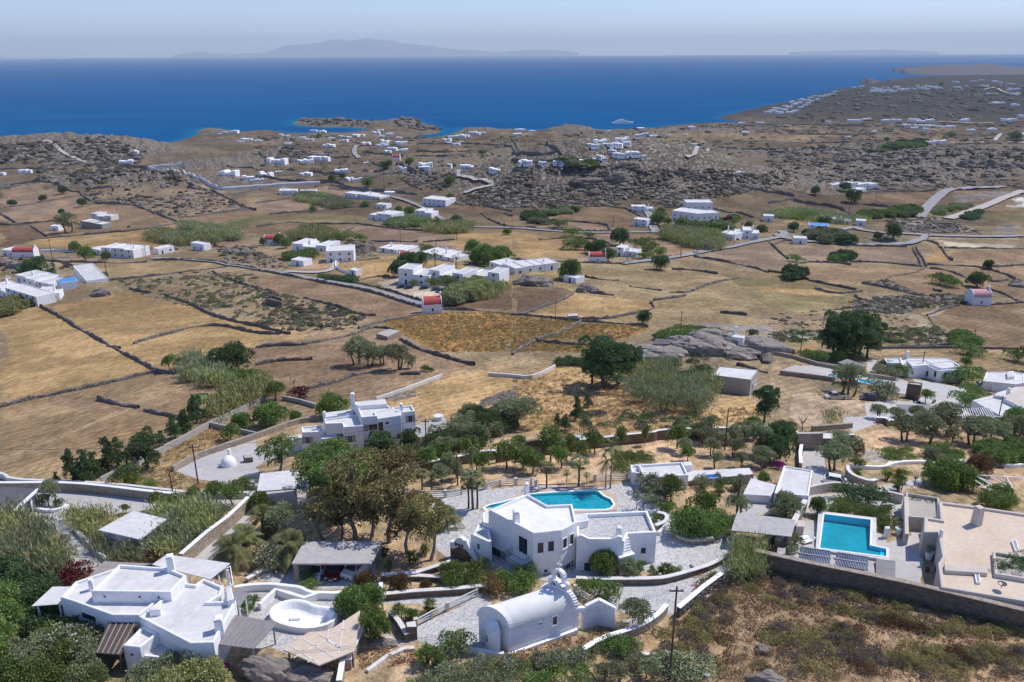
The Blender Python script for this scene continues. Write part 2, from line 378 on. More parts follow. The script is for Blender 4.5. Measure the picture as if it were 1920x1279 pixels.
def topz(base_s, top_s):
    """height of a vertical edge whose foot and top are at these two pixels"""
    b = G(px(base_s)[0]); d = ray(px(top_s)[0]); t = math.hypot(b.x, b.y) / math.hypot(d.x, d.y)
    return b.z, CAMZ + d.z * t - b.z
# ------------------------------------------------------------------ ground sheets
C_GOLD = (0.46, 0.32, 0.165); C_STRAW = (0.50, 0.38, 0.22); C_BROWN = (0.32, 0.225, 0.15); C_PINK = (0.36, 0.26, 0.19)
C_DARK = (0.21, 0.145, 0.10); C_SCRUB = (0.225, 0.175, 0.125); C_GREEN = (0.22, 0.21, 0.10); C_CROP = (0.44, 0.29, 0.125)
C_SOIL = (0.46, 0.335, 0.22); C_TRACK = (0.50, 0.42, 0.32); C_GREY = (0.33, 0.30, 0.275); C_OLIV = (0.29, 0.245, 0.135)
C_RED = (0.36, 0.22, 0.145); C_GRAV = (0.44, 0.40, 0.36); C_PALE = (0.60, 0.52, 0.42)
FIELDS = [  # (pixels, colour, rock, tufts)
 ('0:-400,580 60,575 60,770 -400,800', C_GOLD, 0, 0), ('0:-400,760 60,750 60,900 -400,900', (.40, .285, .17), 0, 0),
 ('0:-300,430 2200,430 2200,830 -300,830', (.34, .265, .17), .06, 0), ('0:-500,815 2400,815 2400,1500 -500,1500', (.37, .285, .185), .03, 0),
 ('0:420,600 760,640 900,680 1150,690 1400,720 1400,830 1000,830 850,790 600,760 400,720', (.39, .285, .175), 0, 0),
 ('0:1300,505 1620,520 1640,580 1400,600 1280,590', (.38, .295, .17), .04, 0), ('0:900,500 1300,500 1420,600 1000,590', (.37, .285, .16), .05, 0),
 ('9:0,330 330,330 340,410 210,440 0,560', C_DARK, .25, 0), ('9:0,50 320,0 460,60 620,90 560,110 30,195 0,190', C_PINK, 0, 0),
 ('9:30,195 560,110 640,130 560,190 430,290 120,320 0,240', C_PINK, 0, 0), ('9:220,330 640,180 990,170 1120,225 1330,310 1030,360 360,410', C_BROWN, .1, 0),
 ('9:640,90 830,30 1400,15 1590,70 1860,200 1270,270 1120,220 1000,165 760,160', (0.33, .255, .18), .22, 0),
 ('9:1270,275 1900,215 1918,300 1500,320 1340,300', C_BROWN, 0, 0), ('9:1560,320 1918,250 1918,350 1800,360', C_GREEN, 0, 0),
 ('9:220,440 700,395 1330,320 1700,450 1640,490 1080,500 700,520 520,510 230,500', C_GOLD, 0, 0),
 ('9:1380,370 1650,400 1640,430 1330,420', C_BROWN, 0, 0), ('9:1540,470 1918,430 1918,500 1600,510', C_PINK, 0, 0),
 ('9:280,590 1130,600 1600,610 1640,650 1300,680 830,730 600,660', (0.42, .31, .18), 0, 0),
 ('9:0,560 300,600 800,730 640,760 0,690', (.36, .29, .2), .35, 0),
 ('9:820,740 1640,660 1918,700 1918,1070 1560,985 1440,915 960,800', (0.35, .275, .18), .25, 0),
 ('9:380,950 960,800 1440,920 1700,1060 1620,1070 1450,1080 1000,1190 760,1180', C_GOLD, 0, 0),
 ('9:0,1000 300,930 760,1190 900,1240 1000,1279 0,1279', C_GOLD, 0, 0),
 ('9:1000,1190 1620,1080 1918,1130 1918,1279 1100,1279 900,1230', C_GOLD, 0, 0),
 ('5:0,0 500,0 780,170 1180,385 500,530 0,640', C_GOLD, 0, 0), ('5:500,0 1918,0 1918,180 1400,360 1180,380 780,170', C_GOLD, 0, 0),
 ('5:0,660 540,545 1000,650 1300,760 1180,900 750,1190 100,1200 0,1150', (.40, .285, .17), 0, 0),
 ('5:540,545 1180,400 1800,520 1550,720 1370,730 1050,640', (.37, .265, .165), 0, 0),
 ('5:280,545 730,600 1000,680 760,700 400,650', C_BROWN, 0, 0),
 ('5:0,1030 900,680 1100,640 920,700 400,900 0,1060', (.50, .36, .23), 0, 0),
 ('5:1190,1000 1560,790 1900,870 1290,1110', C_GOLD, 0, 0), ('5:750,1220 1240,1100 1480,1220 1700,1240 1400,1279', (.42, .32, .18), 0, 0),
 ('10:0,180 270,130 590,200 150,245 0,215', C_PINK, 0, 0), ('10:0,330 250,310 700,350 550,400 200,410 0,410', C_BROWN, 0, 0),
 ('10:0,230 700,250 750,310 250,305 0,340', C_OLIV, .1, 0), ('10:300,90 550,30 950,110 700,110 600,150', C_PINK, 0, 0),
 ('10:620,360 770,330 1280,375 1500,435 870,450 700,410', C_PINK, 0, 0), ('10:870,455 1490,440 1600,540 1000,510', C_PINK, 0, 0),
 ('10:1100,170 1350,110 1918,130 1918,230 1650,220 1400,200', C_BROWN, .2, 0), ('10:1480,400 1918,380 1918,560 1640,520 1520,470', C_GOLD, 0, 0),
 ('10:600,620 1100,560 1520,600 1560,660 1060,720 760,760', C_GOLD, 0, 0), ('10:0,680 600,770 1080,900 1240,930 1250,990 950,1020 700,960 350,870 0,780', C_BROWN, 0, 0),
 ('10:-60,790 350,880 820,1010 700,1110 300,1130 -60,1070', (0.37, .285, .185), .12, 0), ('10:0,1070 340,1150 330,1190 0,1200', C_GOLD, 0, 0),
 ('10:400,600 560,620 580,680 420,700 270,670', C_SOIL, 0, 0), ('10:860,760 1070,725 1400,760 1900,820 1500,860 1380,960 1270,900', C_PALE, 0, 0),
 ('10:1400,960 1550,880 1880,770 1918,800 1918,970', C_DARK, 0, 0), ('10:960,1050 1400,970 1918,990 1918,1279 1380,1279 1080,1100', C_CROP, 0, 1),
 ('11:0,800 360,790 480,830 300,920 0,990', C_DARK, 0, 0), ('11:0,390 560,420 530,570 0,570', C_GOLD, 0, 0),
 ('11:270,290 500,200 760,195 1010,290 1000,360 740,370 720,320', C_BROWN, 0, 0), ('11:400,310 720,330 730,370 560,380', C_PINK, 0, 0),
 ('11:600,400 1100,385 1130,430 880,450 750,460', C_PINK, 0, 0), ('11:270,450 560,420 750,470 880,520 530,530', C_RED, 0, 0),
 ('11:880,460 1130,430 1520,510 1360,550 1100,570', C_BROWN, 0, 0), ('11:1360,560 1500,520 1918,440 1918,690 1600,600', (.30, .225, .17), 0, 0),
 ('11:480,640 1918,690 1918,1090 1020,1080 520,1040 1060,960 1080,900 500,830', (.37, .285, .17), .05, 0),
 ('11:160,1000 480,840 1080,900 1060,960 600,1020', C_GOLD, 0, 0), ('11:0,1010 500,1045 160,1190 0,1279', C_CROP, 0, 1),
 ('11:190,1180 520,1060 1020,1090 780,1190', C_CROP, 0, 1), ('11:30,1240 170,1200 880,1215 780,1279 0,1279', C_CROP, 0, 1),
 ('11:1360,1060 1918,1080 1918,1140 1700,1130 1380,1090', C_GREY, 0, 0), ('12:-100,1110 400,1150 400,1190 0,1170', C_GREY, 0, 0),
 ('12:640,480 1090,490 1150,630 640,600', (.31, .235, .18), 0, 0), ('12:150,560 270,490 600,480 640,540 450,600 250,600', (.31, .235, .18), 0, 0),
 ('12:0,440 60,500 140,580 0,660', (.31, .235, .18), 0, 0), ('12:1150,480 1310,510 1370,600 1190,620', C_GOLD, 0, 0), ('12:1320,510 1918,510 1918,630 1650,640 1380,600', C_BROWN, 0, 0),
 ('12:160,640 1150,650 1080,690 890,740 700,760 400,750', (.37, .265, .17), .1, 0), ('12:-350,690 400,780 660,830 700,900 500,960 0,960', C_OLIV, .1, 0),
 ('12:-250,800 420,800 640,840 500,870 200,850', C_GOLD, 0, 0),
 ('12:1200,650 1650,660 1650,800 1330,860 1140,850 890,750', (.37, .265, .17), .15, 0), ('12:1660,660 1918,640 1918,900 1640,800', C_BROWN, .1, 0),
 ('12:1210,1010 1400,930 1918,925 1918,1250 1600,1220 1400,1190', (.30, .215, .14), 0, 0), ('12:-150,990 900,960 1150,1050 1350,1210 800,1200 400,1100 0,1100', (.36, .28, .19), .25, 0),
 ('12:690,90 1260,70 1100,170 680,150', C_BROWN, 0, 0), ('12:0,110 200,140 600,250 0,230', (.27, .22, .14), .3, 0),
 ('12:1430,110 1700,60 1850,90 1500,200', C_GREY, .4, 0), ('12:880,290 1130,280 1300,270 1600,380 1000,390', (.50, .44, .37), .4, 0), ('12:1720,400 1800,340 1918,330 1918,410', C_GREY, 0, 0),
 ('12:1250,200 1480,150 1350,280 1100,280', C_OLIV, .1, 0), ('12:1640,260 1918,200 1918,300 1700,300', C_OLIV, 0, 0), ('12:1200,420 1918,420 1918,440 1250,430', C_TRACK, 0, 0),
 ('12:1230,435 1400,455 1918,490 1918,500 1330,495', C_PALE, 0, 0), ('12:1770,185 1890,110 1990,70 2000,195', (.75, .74, .72), 0, 0),
 ('12:130,340 540,380 1100,405 1060,470 700,470 330,450 160,400', (.27, .24, .17), .2, 0), ('12:200,250 720,300 560,350 160,330', C_STRAW, 0, 0),
 ('12:900,960 1010,990 1120,1000 1130,1060 1270,1140 1400,1200 1280,1215 1180,1170 1080,1080 1060,1030 940,1000', C_TRACK, 0, 0),
 ('12:1120,990 1400,930 1420,950 1200,1010', C_TRACK, 0, 0),
 ('6:0,200 800,100 1000,80 1640,330 1380,420 980,580 500,640 0,590', C_BROWN, .05, 0), ('6:0,330 420,290 480,400 330,520 150,470 0,440', (.33, .23, .15), 0, 0),
 ('6:370,510 940,370 1380,410 930,590 400,630', (.33, .235, .155), 0, 0), ('6:960,620 1400,430 1700,380 1918,430 1918,560 1500,800 1180,680 1000,640', C_GOLD, 0, 0),
 ('7:0,440 330,350 560,380 880,560 1480,680 1700,560 1900,700 1870,820 1300,830 500,860 0,830', C_GOLD, 0, 0),
 ('7:0,970 400,960 900,900 1300,850 1870,830 1918,900 1918,1100 1300,1050 800,1180 500,1279 0,1279', C_SOIL, 0, 0),
 ('6:1200,1279 1500,1150 1918,1050 1918,1279', C_SOIL, 0, 0),
 ('7:1240,1210 1850,1170 1700,1279 1200,1279', C_SOIL, 0, 0), ('7:1200,150 1700,120 1918,160 1918,320 1600,330 1200,330 780,260', (.38, .31, .22), .35, 0),
 ('8:0,200 340,170 370,280 100,240', C_GOLD, 0, 0), ('8:800,220 1918,210 1918,380 1500,330 1300,260 800,270', (.44, .33, .2), 0, 0),
 ('8:0,300 100,330 400,500 160,560 0,500', (.42, .32, .22), .2, 0), ('8:160,560 400,550 700,620 740,720 560,740 330,800 180,740', (.50, .385, .28), 0, 0),
 ('8:600,830 1918,850 1918,1279 1500,1279 1100,1050 600,1060', C_SOIL, 0, 0), ('8:620,1080 1200,1060 1300,1279 620,1279', (.43, .34, .22), 0, 0),
 ('8:660,990 800,970 1130,1060 780,1080', C_GREY, 0, 0), ('8:100,900 220,900 230,1080 60,1060', C_SOIL, 0, 0),
 ('2:60,330 560,260 700,430 950,460 1010,590 1180,640 960,690 930,520 440,480 180,660 110,560', C_SOIL, 0, 0),
 ('2:1000,440 1200,480 1330,590 1100,650 960,620', C_SOIL, 0, 0), ('3:-60,500 60,560 140,600 -40,640', C_SOIL, 0, 0),
 ('4:0,60 240,200 180,330 0,300', C_SOIL, 0, 0), ('3:1000,640 1587,560 1587,620 1320,670 950,670', C_SOIL, 0, 0),
 ('4:0,640 180,640 420,560 760,690 1240,800 1893,900 1893,1279 0,1279', (.36, .26, .165), .12, 0),
 ('4:250,880 900,900 1200,1000 900,1060 400,950 200,1000', (.40, .285, .185), 0, 0), ('4:560,1080 760,1050 900,1090 520,1130', C_GREY, 0, 0),
 ('3:460,1110 840,1010 1060,960 1060,1010 880,1090 500,1190 220,1150', (.38, .27, .18), 0, 0), ('2:870,1060 1420,1090 1400,1140 1000,1200 850,1200', (.38, .27, .18), 0, 0),
 ('3:0,1180 300,1130 880,1090 1300,1110 1587,1170 1587,1279 0,1279', (.35, .26, .16), 0, 0), ('3:1240,900 1587,860 1587,1170 1060,1090 1380,900', (.40, .29, .175), .1, 0),
 ('1:0,60 760,130 1420,170 1420,190 900,190 0,120', (.40, .31, .18), 0, 0), ('1:300,0 1000,20 1040,110 1420,180 1000,170 560,120', (.42, .32, .18), 0, 0),
 ('1:1320,20 1480,60 1480,110 1360,90', (.42, .28, .17), 0, 0), ('5:1680,1110 1918,1050 1918,1140 1780,1150', (.42, .28, .17), 0, 0),
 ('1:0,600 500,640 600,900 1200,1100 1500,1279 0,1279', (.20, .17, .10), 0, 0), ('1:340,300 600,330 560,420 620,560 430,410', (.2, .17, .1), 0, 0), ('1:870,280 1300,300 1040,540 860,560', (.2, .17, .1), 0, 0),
]
# kinds: 1 paving of flagstones, 2 pale concrete drive
SHEETS = [
 ('2:130,735 480,745 720,800 730,1000 620,1010 430,1120 330,1080 200,1090 150,900', 1),
 ('1:-100,115 60,150 480,165 870,230 1000,240 1400,215 1420,250 1200,290 950,330 760,300 560,330 400,420 620,590 600,640 420,640 330,420 180,310 80,330 -100,330', 2),
 ('1:1400,190 1500,160 1600,150 1640,200 1480,240', 2), ('2:330,200 620,160 640,230 540,270 350,250', 2),
 ('5:1310,1130 1500,1030 1918,900 1918,1240 1700,1230 1480,1190', 2), ('6:0,970 60,930 340,900 330,960 260,1010 60,1060 0,1100', 2), ('2:0,120 70,20 260,60 250,190 130,160', 2),
 ('1:1040,560 1420,300 1440,400 1260,520 1200,600', 2), ('2:0,620 110,490 200,330 180,480 130,600 60,700', 2),
 ('7:380,900 460,860 560,850 700,870 640,900 480,930', 2), ('8:560,730 740,720 720,620 960,600 1050,610 1400,500 1440,580 1520,700 1300,740 920,740 640,840 560,780', 2),
 ('8:90,380 190,340 480,350 980,430 1060,470 1040,560 960,540 640,460 100,400', 2), ('8:740,300 860,300 870,340 800,390 740,380', 2), ('8:1080,440 1500,510 1480,590 1160,520', 1),
 ('8:270,970 410,960 430,1100 520,1200 580,1240 500,1279 330,1279 330,1130 250,1100', 2),
 ('2:190,680 430,590 930,600 930,690 780,740 600,750 420,720', 1), ('2:130,730 480,740 560,790 400,760 200,870 130,780', 2),
 ('2:200,870 350,760 560,800 720,860 700,970 600,1010 420,1100 380,1080 440,950', 1),
 ('2:960,760 1540,740 1530,800 1330,870 1180,830 960,830', 1), ('2:1160,960 1540,800 1587,820 1587,1080 1300,1080 1160,1040 1000,1090 970,990 1100,1060', 1),
 ('3:0,930 330,790 300,1060 220,1100 0,1060', 1), ('3:50,330 330,230 340,180 620,150 960,170 1240,120 1260,260 1380,330 1400,480 1587,520 1587,580 1240,650 900,690 600,700 340,600 300,440 200,330', 1),
 ('3:100,370 240,340 290,440 270,520 150,590 30,500', 1), ('2:1160,220 1587,160 1587,340 1430,330 1330,300 1180,260', 1),
 ('0:1080,1092 1230,1088 1330,1068 1372,1046 1385,1060 1330,1120 1262,1150 1200,1158 1115,1132 1108,1100', 1), ('3:1120,930 1300,870 1380,890 1200,960', 2),
 ('0:1220,930 1290,990 1372,1005 1378,1030 1340,1060 1230,1080 1210,1060', 1), ('4:0,690 120,620 210,570 190,640 30,780 0,800', 1),
 ('4:590,360 720,350 1050,400 1110,480 1250,440 1230,320 1380,340 1320,540 1300,720 1000,660 580,590 540,540 590,430', 2),
 ('4:620,210 1200,180 1210,330 1050,330 760,300 640,330', 2), ('4:1060,160 1300,110 1310,150 1100,190', 2), ('4:340,100 480,150 440,320 250,320 280,210', 2),
]
NAZ1, NAZ2, NRW = 1180, 60, 760
az = np.radians(np.concatenate([np.linspace(-62, -34.2, NAZ2, endpoint=False), np.linspace(-34.2, 34.2, NAZ1), np.linspace(34.2, 62, NAZ2 + 1)[1:]]))
_r = np.geomspace(8, 7500, 6000); _dep = np.degrees(np.arctan((CAMZ - base_h(_r)) / _r)); _dep = np.minimum.accumulate(_dep)
_rr = np.interp(np.linspace(-52, -1.35, NRW - 24), -_dep, _r)
rad = np.unique(np.concatenate([np.linspace(8, _rr[0], 25)[:-1], _rr]))
NA, NRR = len(az), len(rad)
A, Rr = np.meshgrid(az, rad); GX = Rr * np.sin(A); GY = Rr * np.cos(A); GZ = land_h(GX, GY)
gx, gy, gr = GX.ravel(), GY.ravel(), Rr.ravel()
rk = rockm(gx, gy)
n1 = fbm(gx, gy, 220, 4, 5); n2 = fbm(gx, gy, 45, 4, 6)
colr = np.array(C_SCRUB)[None, :] * (0.55 + 0.95 * n2)[:, None]
fieldish = np.clip((fbm(gx, gy, 120, 2, 61) - .46) * 9, 0, 1) * np.clip((gr - 500) / 300, 0, 1) * (1 - rk)
colr = colr * (1 - fieldish[:, None]) + (np.array((.40, .30, .19)))[None, :] * fieldish[:, None]
tuft = np.zeros(len(gx))
fk = np.zeros(len(gx), bool)
for s, c, r_, t_ in FIELDS:
    P = [tuple(G(p))[:2] for p in px(s)]
    xs = [p[0] for p in P]; ys = [p[1] for p in P]
    bb = np.where((gx > min(xs)) & (gx < max(xs)) & (gy > min(ys)) & (gy < max(ys)))[0]
    if len(bb) == 0: continue
    wob = 0.010 * gr[bb]; wo2 = .045 * gr[bb]
    wx = gx[bb] + (fbm(gx[bb], gy[bb], 7, 2, 91) - .375) * wob + (fbm(gx[bb], gy[bb], 35, 2, 93) - .375) * wo2; wy = gy[bb] + (fbm(gx[bb], gy[bb], 7, 2, 92) - .375) * wob + (fbm(gx[bb], gy[bb], 35, 2, 94) - .375) * wo2
    k = bb[inside(wx, wy, P)]
    colr[k] = np.array(c)[None, :] * (0.80 + 0.5 * n2[k])[:, None] * (0.93 + .2 * n1[k])[:, None]; rk[k] = np.maximum(rk[k] * .25, r_); tuft[k] = t_; fk[k] = True
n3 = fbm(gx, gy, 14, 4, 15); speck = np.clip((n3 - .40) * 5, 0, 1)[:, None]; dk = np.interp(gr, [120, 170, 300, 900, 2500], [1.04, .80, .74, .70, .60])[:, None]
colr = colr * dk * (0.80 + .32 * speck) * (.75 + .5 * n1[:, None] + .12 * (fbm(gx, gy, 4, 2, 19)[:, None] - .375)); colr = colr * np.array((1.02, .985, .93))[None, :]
hl = np.clip((gr - 2300) / 500, 0, 1) * np.clip((gx - 150) / 300, 0, 1)      # dark heath on the far headland
colr = colr * (1 - hl[:, None]) + np.array((.055, .05, .045))[None, :] * (0.7 + .7 * n2[:, None]) * hl[:, None]
rk = rk * (1 - hl * .85)
NE_ = lambda k: (k // (NA - 1)) * NA + k % (NA - 1)
fi = np.arange((NA - 1) * (NRR - 1)); v0 = NE_(fi); quads = np.stack([v0, v0 + 1, v0 + NA + 1, v0 + NA], 1)
cx_, cy_ = gx[quads].mean(1), gy[quads].mean(1)
kind = np.zeros(len(fi), int)
for s, kd in SHEETS:
    P = [tuple(G(p))[:2] for p in px(s)]
    xs = [p[0] for p in P]; ys = [p[1] for p in P]
    bb = np.where((cx_ > min(xs)) & (cx_ < max(xs)) & (cy_ > min(ys)) & (cy_ < max(ys)))[0]
    kind[bb[inside(cx_[bb], cy_[bb], P)]] = kd
gz = GZ.ravel()
NOGO = {}
keep = gz[quads].max(1) > -4
def sub_mesh(name, sel, mat, attrs=True):
    q = quads[sel]; u, inv = np.unique(q, return_inverse=True); inv = inv.reshape(-1, 4)
    me = bpy.data.meshes.new(name); me.vertices.add(len(u))
    me.vertices.foreach_set('co', np.stack([gx[u], gy[u], gz[u]], 1).astype(np.float32).ravel())
    nf = len(inv); me.loops.add(nf * 4); me.loops.foreach_set('vertex_index', inv.astype(np.int32).ravel())
    me.polygons.add(nf); me.polygons.foreach_set('loop_start', np.arange(0, nf * 4, 4, dtype=np.int32))
    me.polygons.foreach_set('loop_total', np.full(nf, 4, dtype=np.int32)); me.polygons.foreach_set('use_smooth', np.ones(nf, bool))
    if attrs:
        a = me.color_attributes.new('col', 'FLOAT_COLOR', 'POINT')
        a.data.foreach_set('color', np.concatenate([colr[u], np.ones((len(u), 1))], 1).astype(np.float32).ravel())
        a = me.color_attributes.new('aux', 'FLOAT_COLOR', 'POINT')
        a.data.foreach_set('color', np.stack([rk[u], tuft[u], np.clip(gr[u] / 1500, 0, 1), np.ones(len(u))], 1).astype(np.float32).ravel())
    me.materials.append(mat); me.update(calc_edges=True); me.validate()
    o = bpy.data.objects.new(name, me); COL.objects.link(o); o['kind'] = 'structure'; return o
gm, t, b = nodes('ground')
at = N(t, 'ShaderNodeAttribute', attribute_name='col'); ax = N(t, 'ShaderNodeAttribute', attribute_name='aux')
sx = N(t, 'ShaderNodeSeparateColor'); t.links.new(ax.outputs['Color'], sx.inputs[0])
v = coord(t)
f1 = noise(t, v, 2.6, 6, .72); f2 = noise(t, v, 0.17, 5, .6); f3 = noise(t, coord(t, (1, .35, 1), rot=(0, 0, .5)), .8, 4, .7)
c = mixc(t, 1.0, at.outputs['Color'], ramp(t, f1, [(0.30, (.58, .58, .56)), (0.5, (1, 1, 1)), (0.70, (1.42, 1.40, 1.36))]), 'MULTIPLY')
c = mixc(t, 1.0, c, ramp(t, f3, [(0.3, (.62, .61, .58)), (0.5, (1, 1, 1)), (0.7, (1.34, 1.32, 1.28))]), 'MULTIPLY')
c = mixc(t, 1.0, c, ramp(t, f2, [(0.32, (.80, .84, .80)), (0.5, (1, 1, 1)), (0.68, (1.14, 1.12, 1.08))]), 'MULTIPLY')
wv = N(t, 'ShaderNodeTexWave', wave_type='BANDS'); wv.inputs['Scale'].default_value = .13; wv.inputs['Distortion'].default_value = 9; wv.inputs['Detail'].default_value = 3; wv.inputs['Detail Scale'].default_value = .6; t.links.new(coord(t, rot=(0, 0, .9)), wv.inputs['Vector'])
c = mixc(t, 1.0, c, ramp(t, wv.outputs['Fac'], [(0, (.86, .86, .85)), (1, (1.10, 1.10, 1.08))]), 'MULTIPLY')
vr = N(t, 'ShaderNodeTexVoronoi'); vr.inputs['Scale'].default_value = .55; t.links.new(v, vr.inputs['Vector'])
sr = N(t, 'ShaderNodeSeparateColor'); t.links.new(vr.outputs['Color'], sr.inputs[0])
rock = ramp(t, sr.outputs[0], [(0, (.07, .06, .045)), (.4, (.115, .095, .07)), (.65, (.17, .14, .10)), (.85, (.25, .225, .195)), (1, (.36, .335, .31))])
rock = mixc(t, 1.0, rock, ramp(t, f1, [(0.3, (.6, .6, .6)), (0.7, (1.4, 1.4, 1.4))]), 'MULTIPLY')
nm = noise(t, v, 0.09, 6, .7)
mm = N(t, 'ShaderNodeMath', operation='ADD'); t.links.new(nm, mm.inputs[0]); t.links.new(sx.outputs[0], mm.inputs[1])
mk = ramp(t, mm.outputs[0], [(0.86, (0, 0, 0)), (1.30, (.9, .9, .9))])
c = mixc(t, mk, c, rock)
vt = N(t, 'ShaderNodeTexVoronoi'); vt.inputs['Scale'].default_value = .75; t.links.new(v, vt.inputs['Vector'])
tu = ramp(t, vt.outputs['Distance'], [(0.25, (1.3, 1.15, .95)), (0.5, (.58, .55, .5))])
ct = mixc(t, 1.0, c, tu, 'MULTIPLY'); c = mixc(t, sx.outputs[1], c, ct)
t.links.new(c, b.inputs['Base Color']); b.inputs['Roughness'].default_value = 1.0; b.inputs['Specular IOR Level'].default_value = 0.05
bump(t, b, f1, 0.35, 0.7)
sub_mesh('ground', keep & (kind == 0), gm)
sub_mesh('paving', keep & (kind == 1), MAT['flagstone'], False)
mat_plain('drive', (0.50, 0.475, 0.45), (0.40, 0.38, 0.355), 0.12, 0.95, 1.0, 0.02)
sub_mesh('driveway', keep & (kind == 2), MAT['drive'], False)

# ------------------------------------------------------------------ sea
ma = np.radians(np.linspace(-66, 66, 260)); mr_ = np.concatenate([np.geomspace(900, 9000, 240), np.geomspace(9500, 62000, 40)])
A2, R2 = np.meshgrid(ma, mr_); sxx, syy = (R2 * np.sin(A2)).ravel(), (R2 * np.cos(A2)).ravel()
sdd = seg_dist(sxx, syy, COAST); sdd = np.where(inside(sxx, syy, COAST), 0, sdd)
me = bpy.data.meshes.new('sea'); nn = len(ma)
ii = np.arange((nn - 1) * (len(mr_) - 1)); v0 = (ii // (nn - 1)) * nn + ii % (nn - 1)
me.from_pydata(np.stack([sxx, syy, np.zeros(len(sxx))], 1).tolist(), [], np.stack([v0, v0 + 1, v0 + nn + 1, v0 + nn], 1).tolist())
a = me.color_attributes.new('shal', 'FLOAT_COLOR', 'POINT')
q = np.clip(1 - sdd / 45, 0, 1); a.data.foreach_set('color', np.stack([q, q, q, np.ones(len(q))], 1).astype(np.float32).ravel())
m, t, b = nodes('sea_water')
at = N(t, 'ShaderNodeAttribute', attribute_name='shal')
v = coord(t, (0.001, 0.003, 1)); n1_ = noise(t, v, 1.2, 5, .6); v2 = coord(t, (0.02, 0.045, 1)); n2_ = noise(t, v2, 1.0, 4, .6)
deep = ramp(t, n1_, [(0.3, (0.0, 0.064, 0.185)), (0.7, (0.001, 0.092, 0.24))])
c = mixc(t, at.outputs['Color'], deep, (0.002, 0.12, 0.24))
t.links.new(c, b.inputs['Base Color']); b.inputs['Roughness'].default_value = 0.45; b.inputs['Specular IOR Level'].default_value = 0.0
bump(t, b, n2_, 1.5, 0.5)
me.materials.append(m); so_ = bpy.data.objects.new('sea', me); COL.objects.link(so_); so_['kind'] = 'structure'

# ------------------------------------------------------------------ islands
def island(name, prof, dist, depth, cat, label, mat, base=None):
    """prof: outline of the crest as photograph pixels at a distance; built as a solid ridge of real height"""
    pts = []
    for p in prof:
        d = ray(p); k = dist / math.hypot(d.x, d.y); pts.append((d.x * k, d.y * k, max(0.5, CAMZ + d.z * k)))
    # resample
    P = np.array(pts); s = np.concatenate([[0], np.cumsum(np.hypot(*(P[1:, :2] - P[:-1, :2]).T))]); n = 90
    u = np.linspace(0, s[-1], n); X = np.interp(u, s, P[:, 0]); Y = np.interp(u, s, P[:, 1]); Z = np.interp(u, s, P[:, 2])
    m = 17; V = []
    for j in range(m):
        tt = -1 + 2 * j / (m - 1); prof_h = max(0, 1 - abs(tt) ** 1.3)
        for i in range(n):
            dn = math.hypot(X[i], Y[i]); ux, uy = X[i] / dn, Y[i] / dn
            e = math.sin(math.pi * min(1, max(0, u[i] / s[-1]))) ** .5
            off = tt * depth * e; nz = 0.75 + .5 * float(fbm(np.array([X[i] + ux * off]), np.array([Y[i] + uy * off]), depth * .35, 4, 77)[0])
            z = Z[i] * prof_h * (nz if tt else 1.0) - 2
            V.append((X[i] + ux * off, Y[i] + uy * off, z))
    F = [(j * n + i, j * n + i + 1, (j + 1) * n + i + 1, (j + 1) * n + i) for j in range(m - 1) for i in range(n - 1)]
    mb = MB(); mb.add(V, F); o = mb.build(name, mat, smooth=True); o['kind'] = 'structure'; return o
mat_plain('far_land', (0.26, 0.24, 0.24), (0.20, 0.19, 0.19), 0.006, 1.0, 0.03)
mat_plain('isle_land', (0.12, 0.10, 0.10), (0.07, 0.06, 0.065), 0.02, 1.0, 0.1)
island('far_mountains', [(325, 104), (350, 100), (372, 97), (384, 96), (400, 100), (440, 101), (500, 98), (515, 92), (535, 85), (570, 83), (600, 80), (631, 73), (650, 77), (676, 74), (690, 71), (712, 75), (735, 76), (755, 82), (790, 84), (820, 89), (860, 93), (910, 96), (960, 99)], 57000, 3000, '', '', 'far_land')
island('far_hills', [(930, 98), (960, 96), (1000, 93), (1030, 94), (1060, 95), (1085, 99)], 59000, 2000, '', '', 'far_land')
island('distant_hills', [(1480, 98), (1540, 96), (1600, 94), (1660, 93.5), (1720, 95), (1760, 98)], 60000, 1500, '', '', 'far_land')
island('left_hills', [(-400, 96), (-200, 90), (-60, 96), (12, 106)], 57000, 3000, '', '', 'far_land')
island('low_island', [(1690, 130), (1720, 126), (1740, 123), (1770, 122), (1800, 121), (1820, 122), (1845, 119), (1860, 120), (1890, 124), (1930, 127), (1990, 123), (2060, 126), (2200, 130)], 8600, 800, '', '', 'isle_land')
island('spit_island', [(1674, 128), (1690, 126.5), (1704, 125.5), (1716, 128)], 9400, 100, '', '', 'isle_land')
island('rocky_islet', [(1612, 153), (1622, 150), (1628, 145), (1636, 148), (1645, 151), (1652, 153)], 5700, 60, '', '', 'isle_land')
island('flat_islet', [(1664, 149), (1680, 147), (1700, 147), (1710, 151), (1722, 148), (1732, 152)], 5750, 60, '', '', 'isle_land')

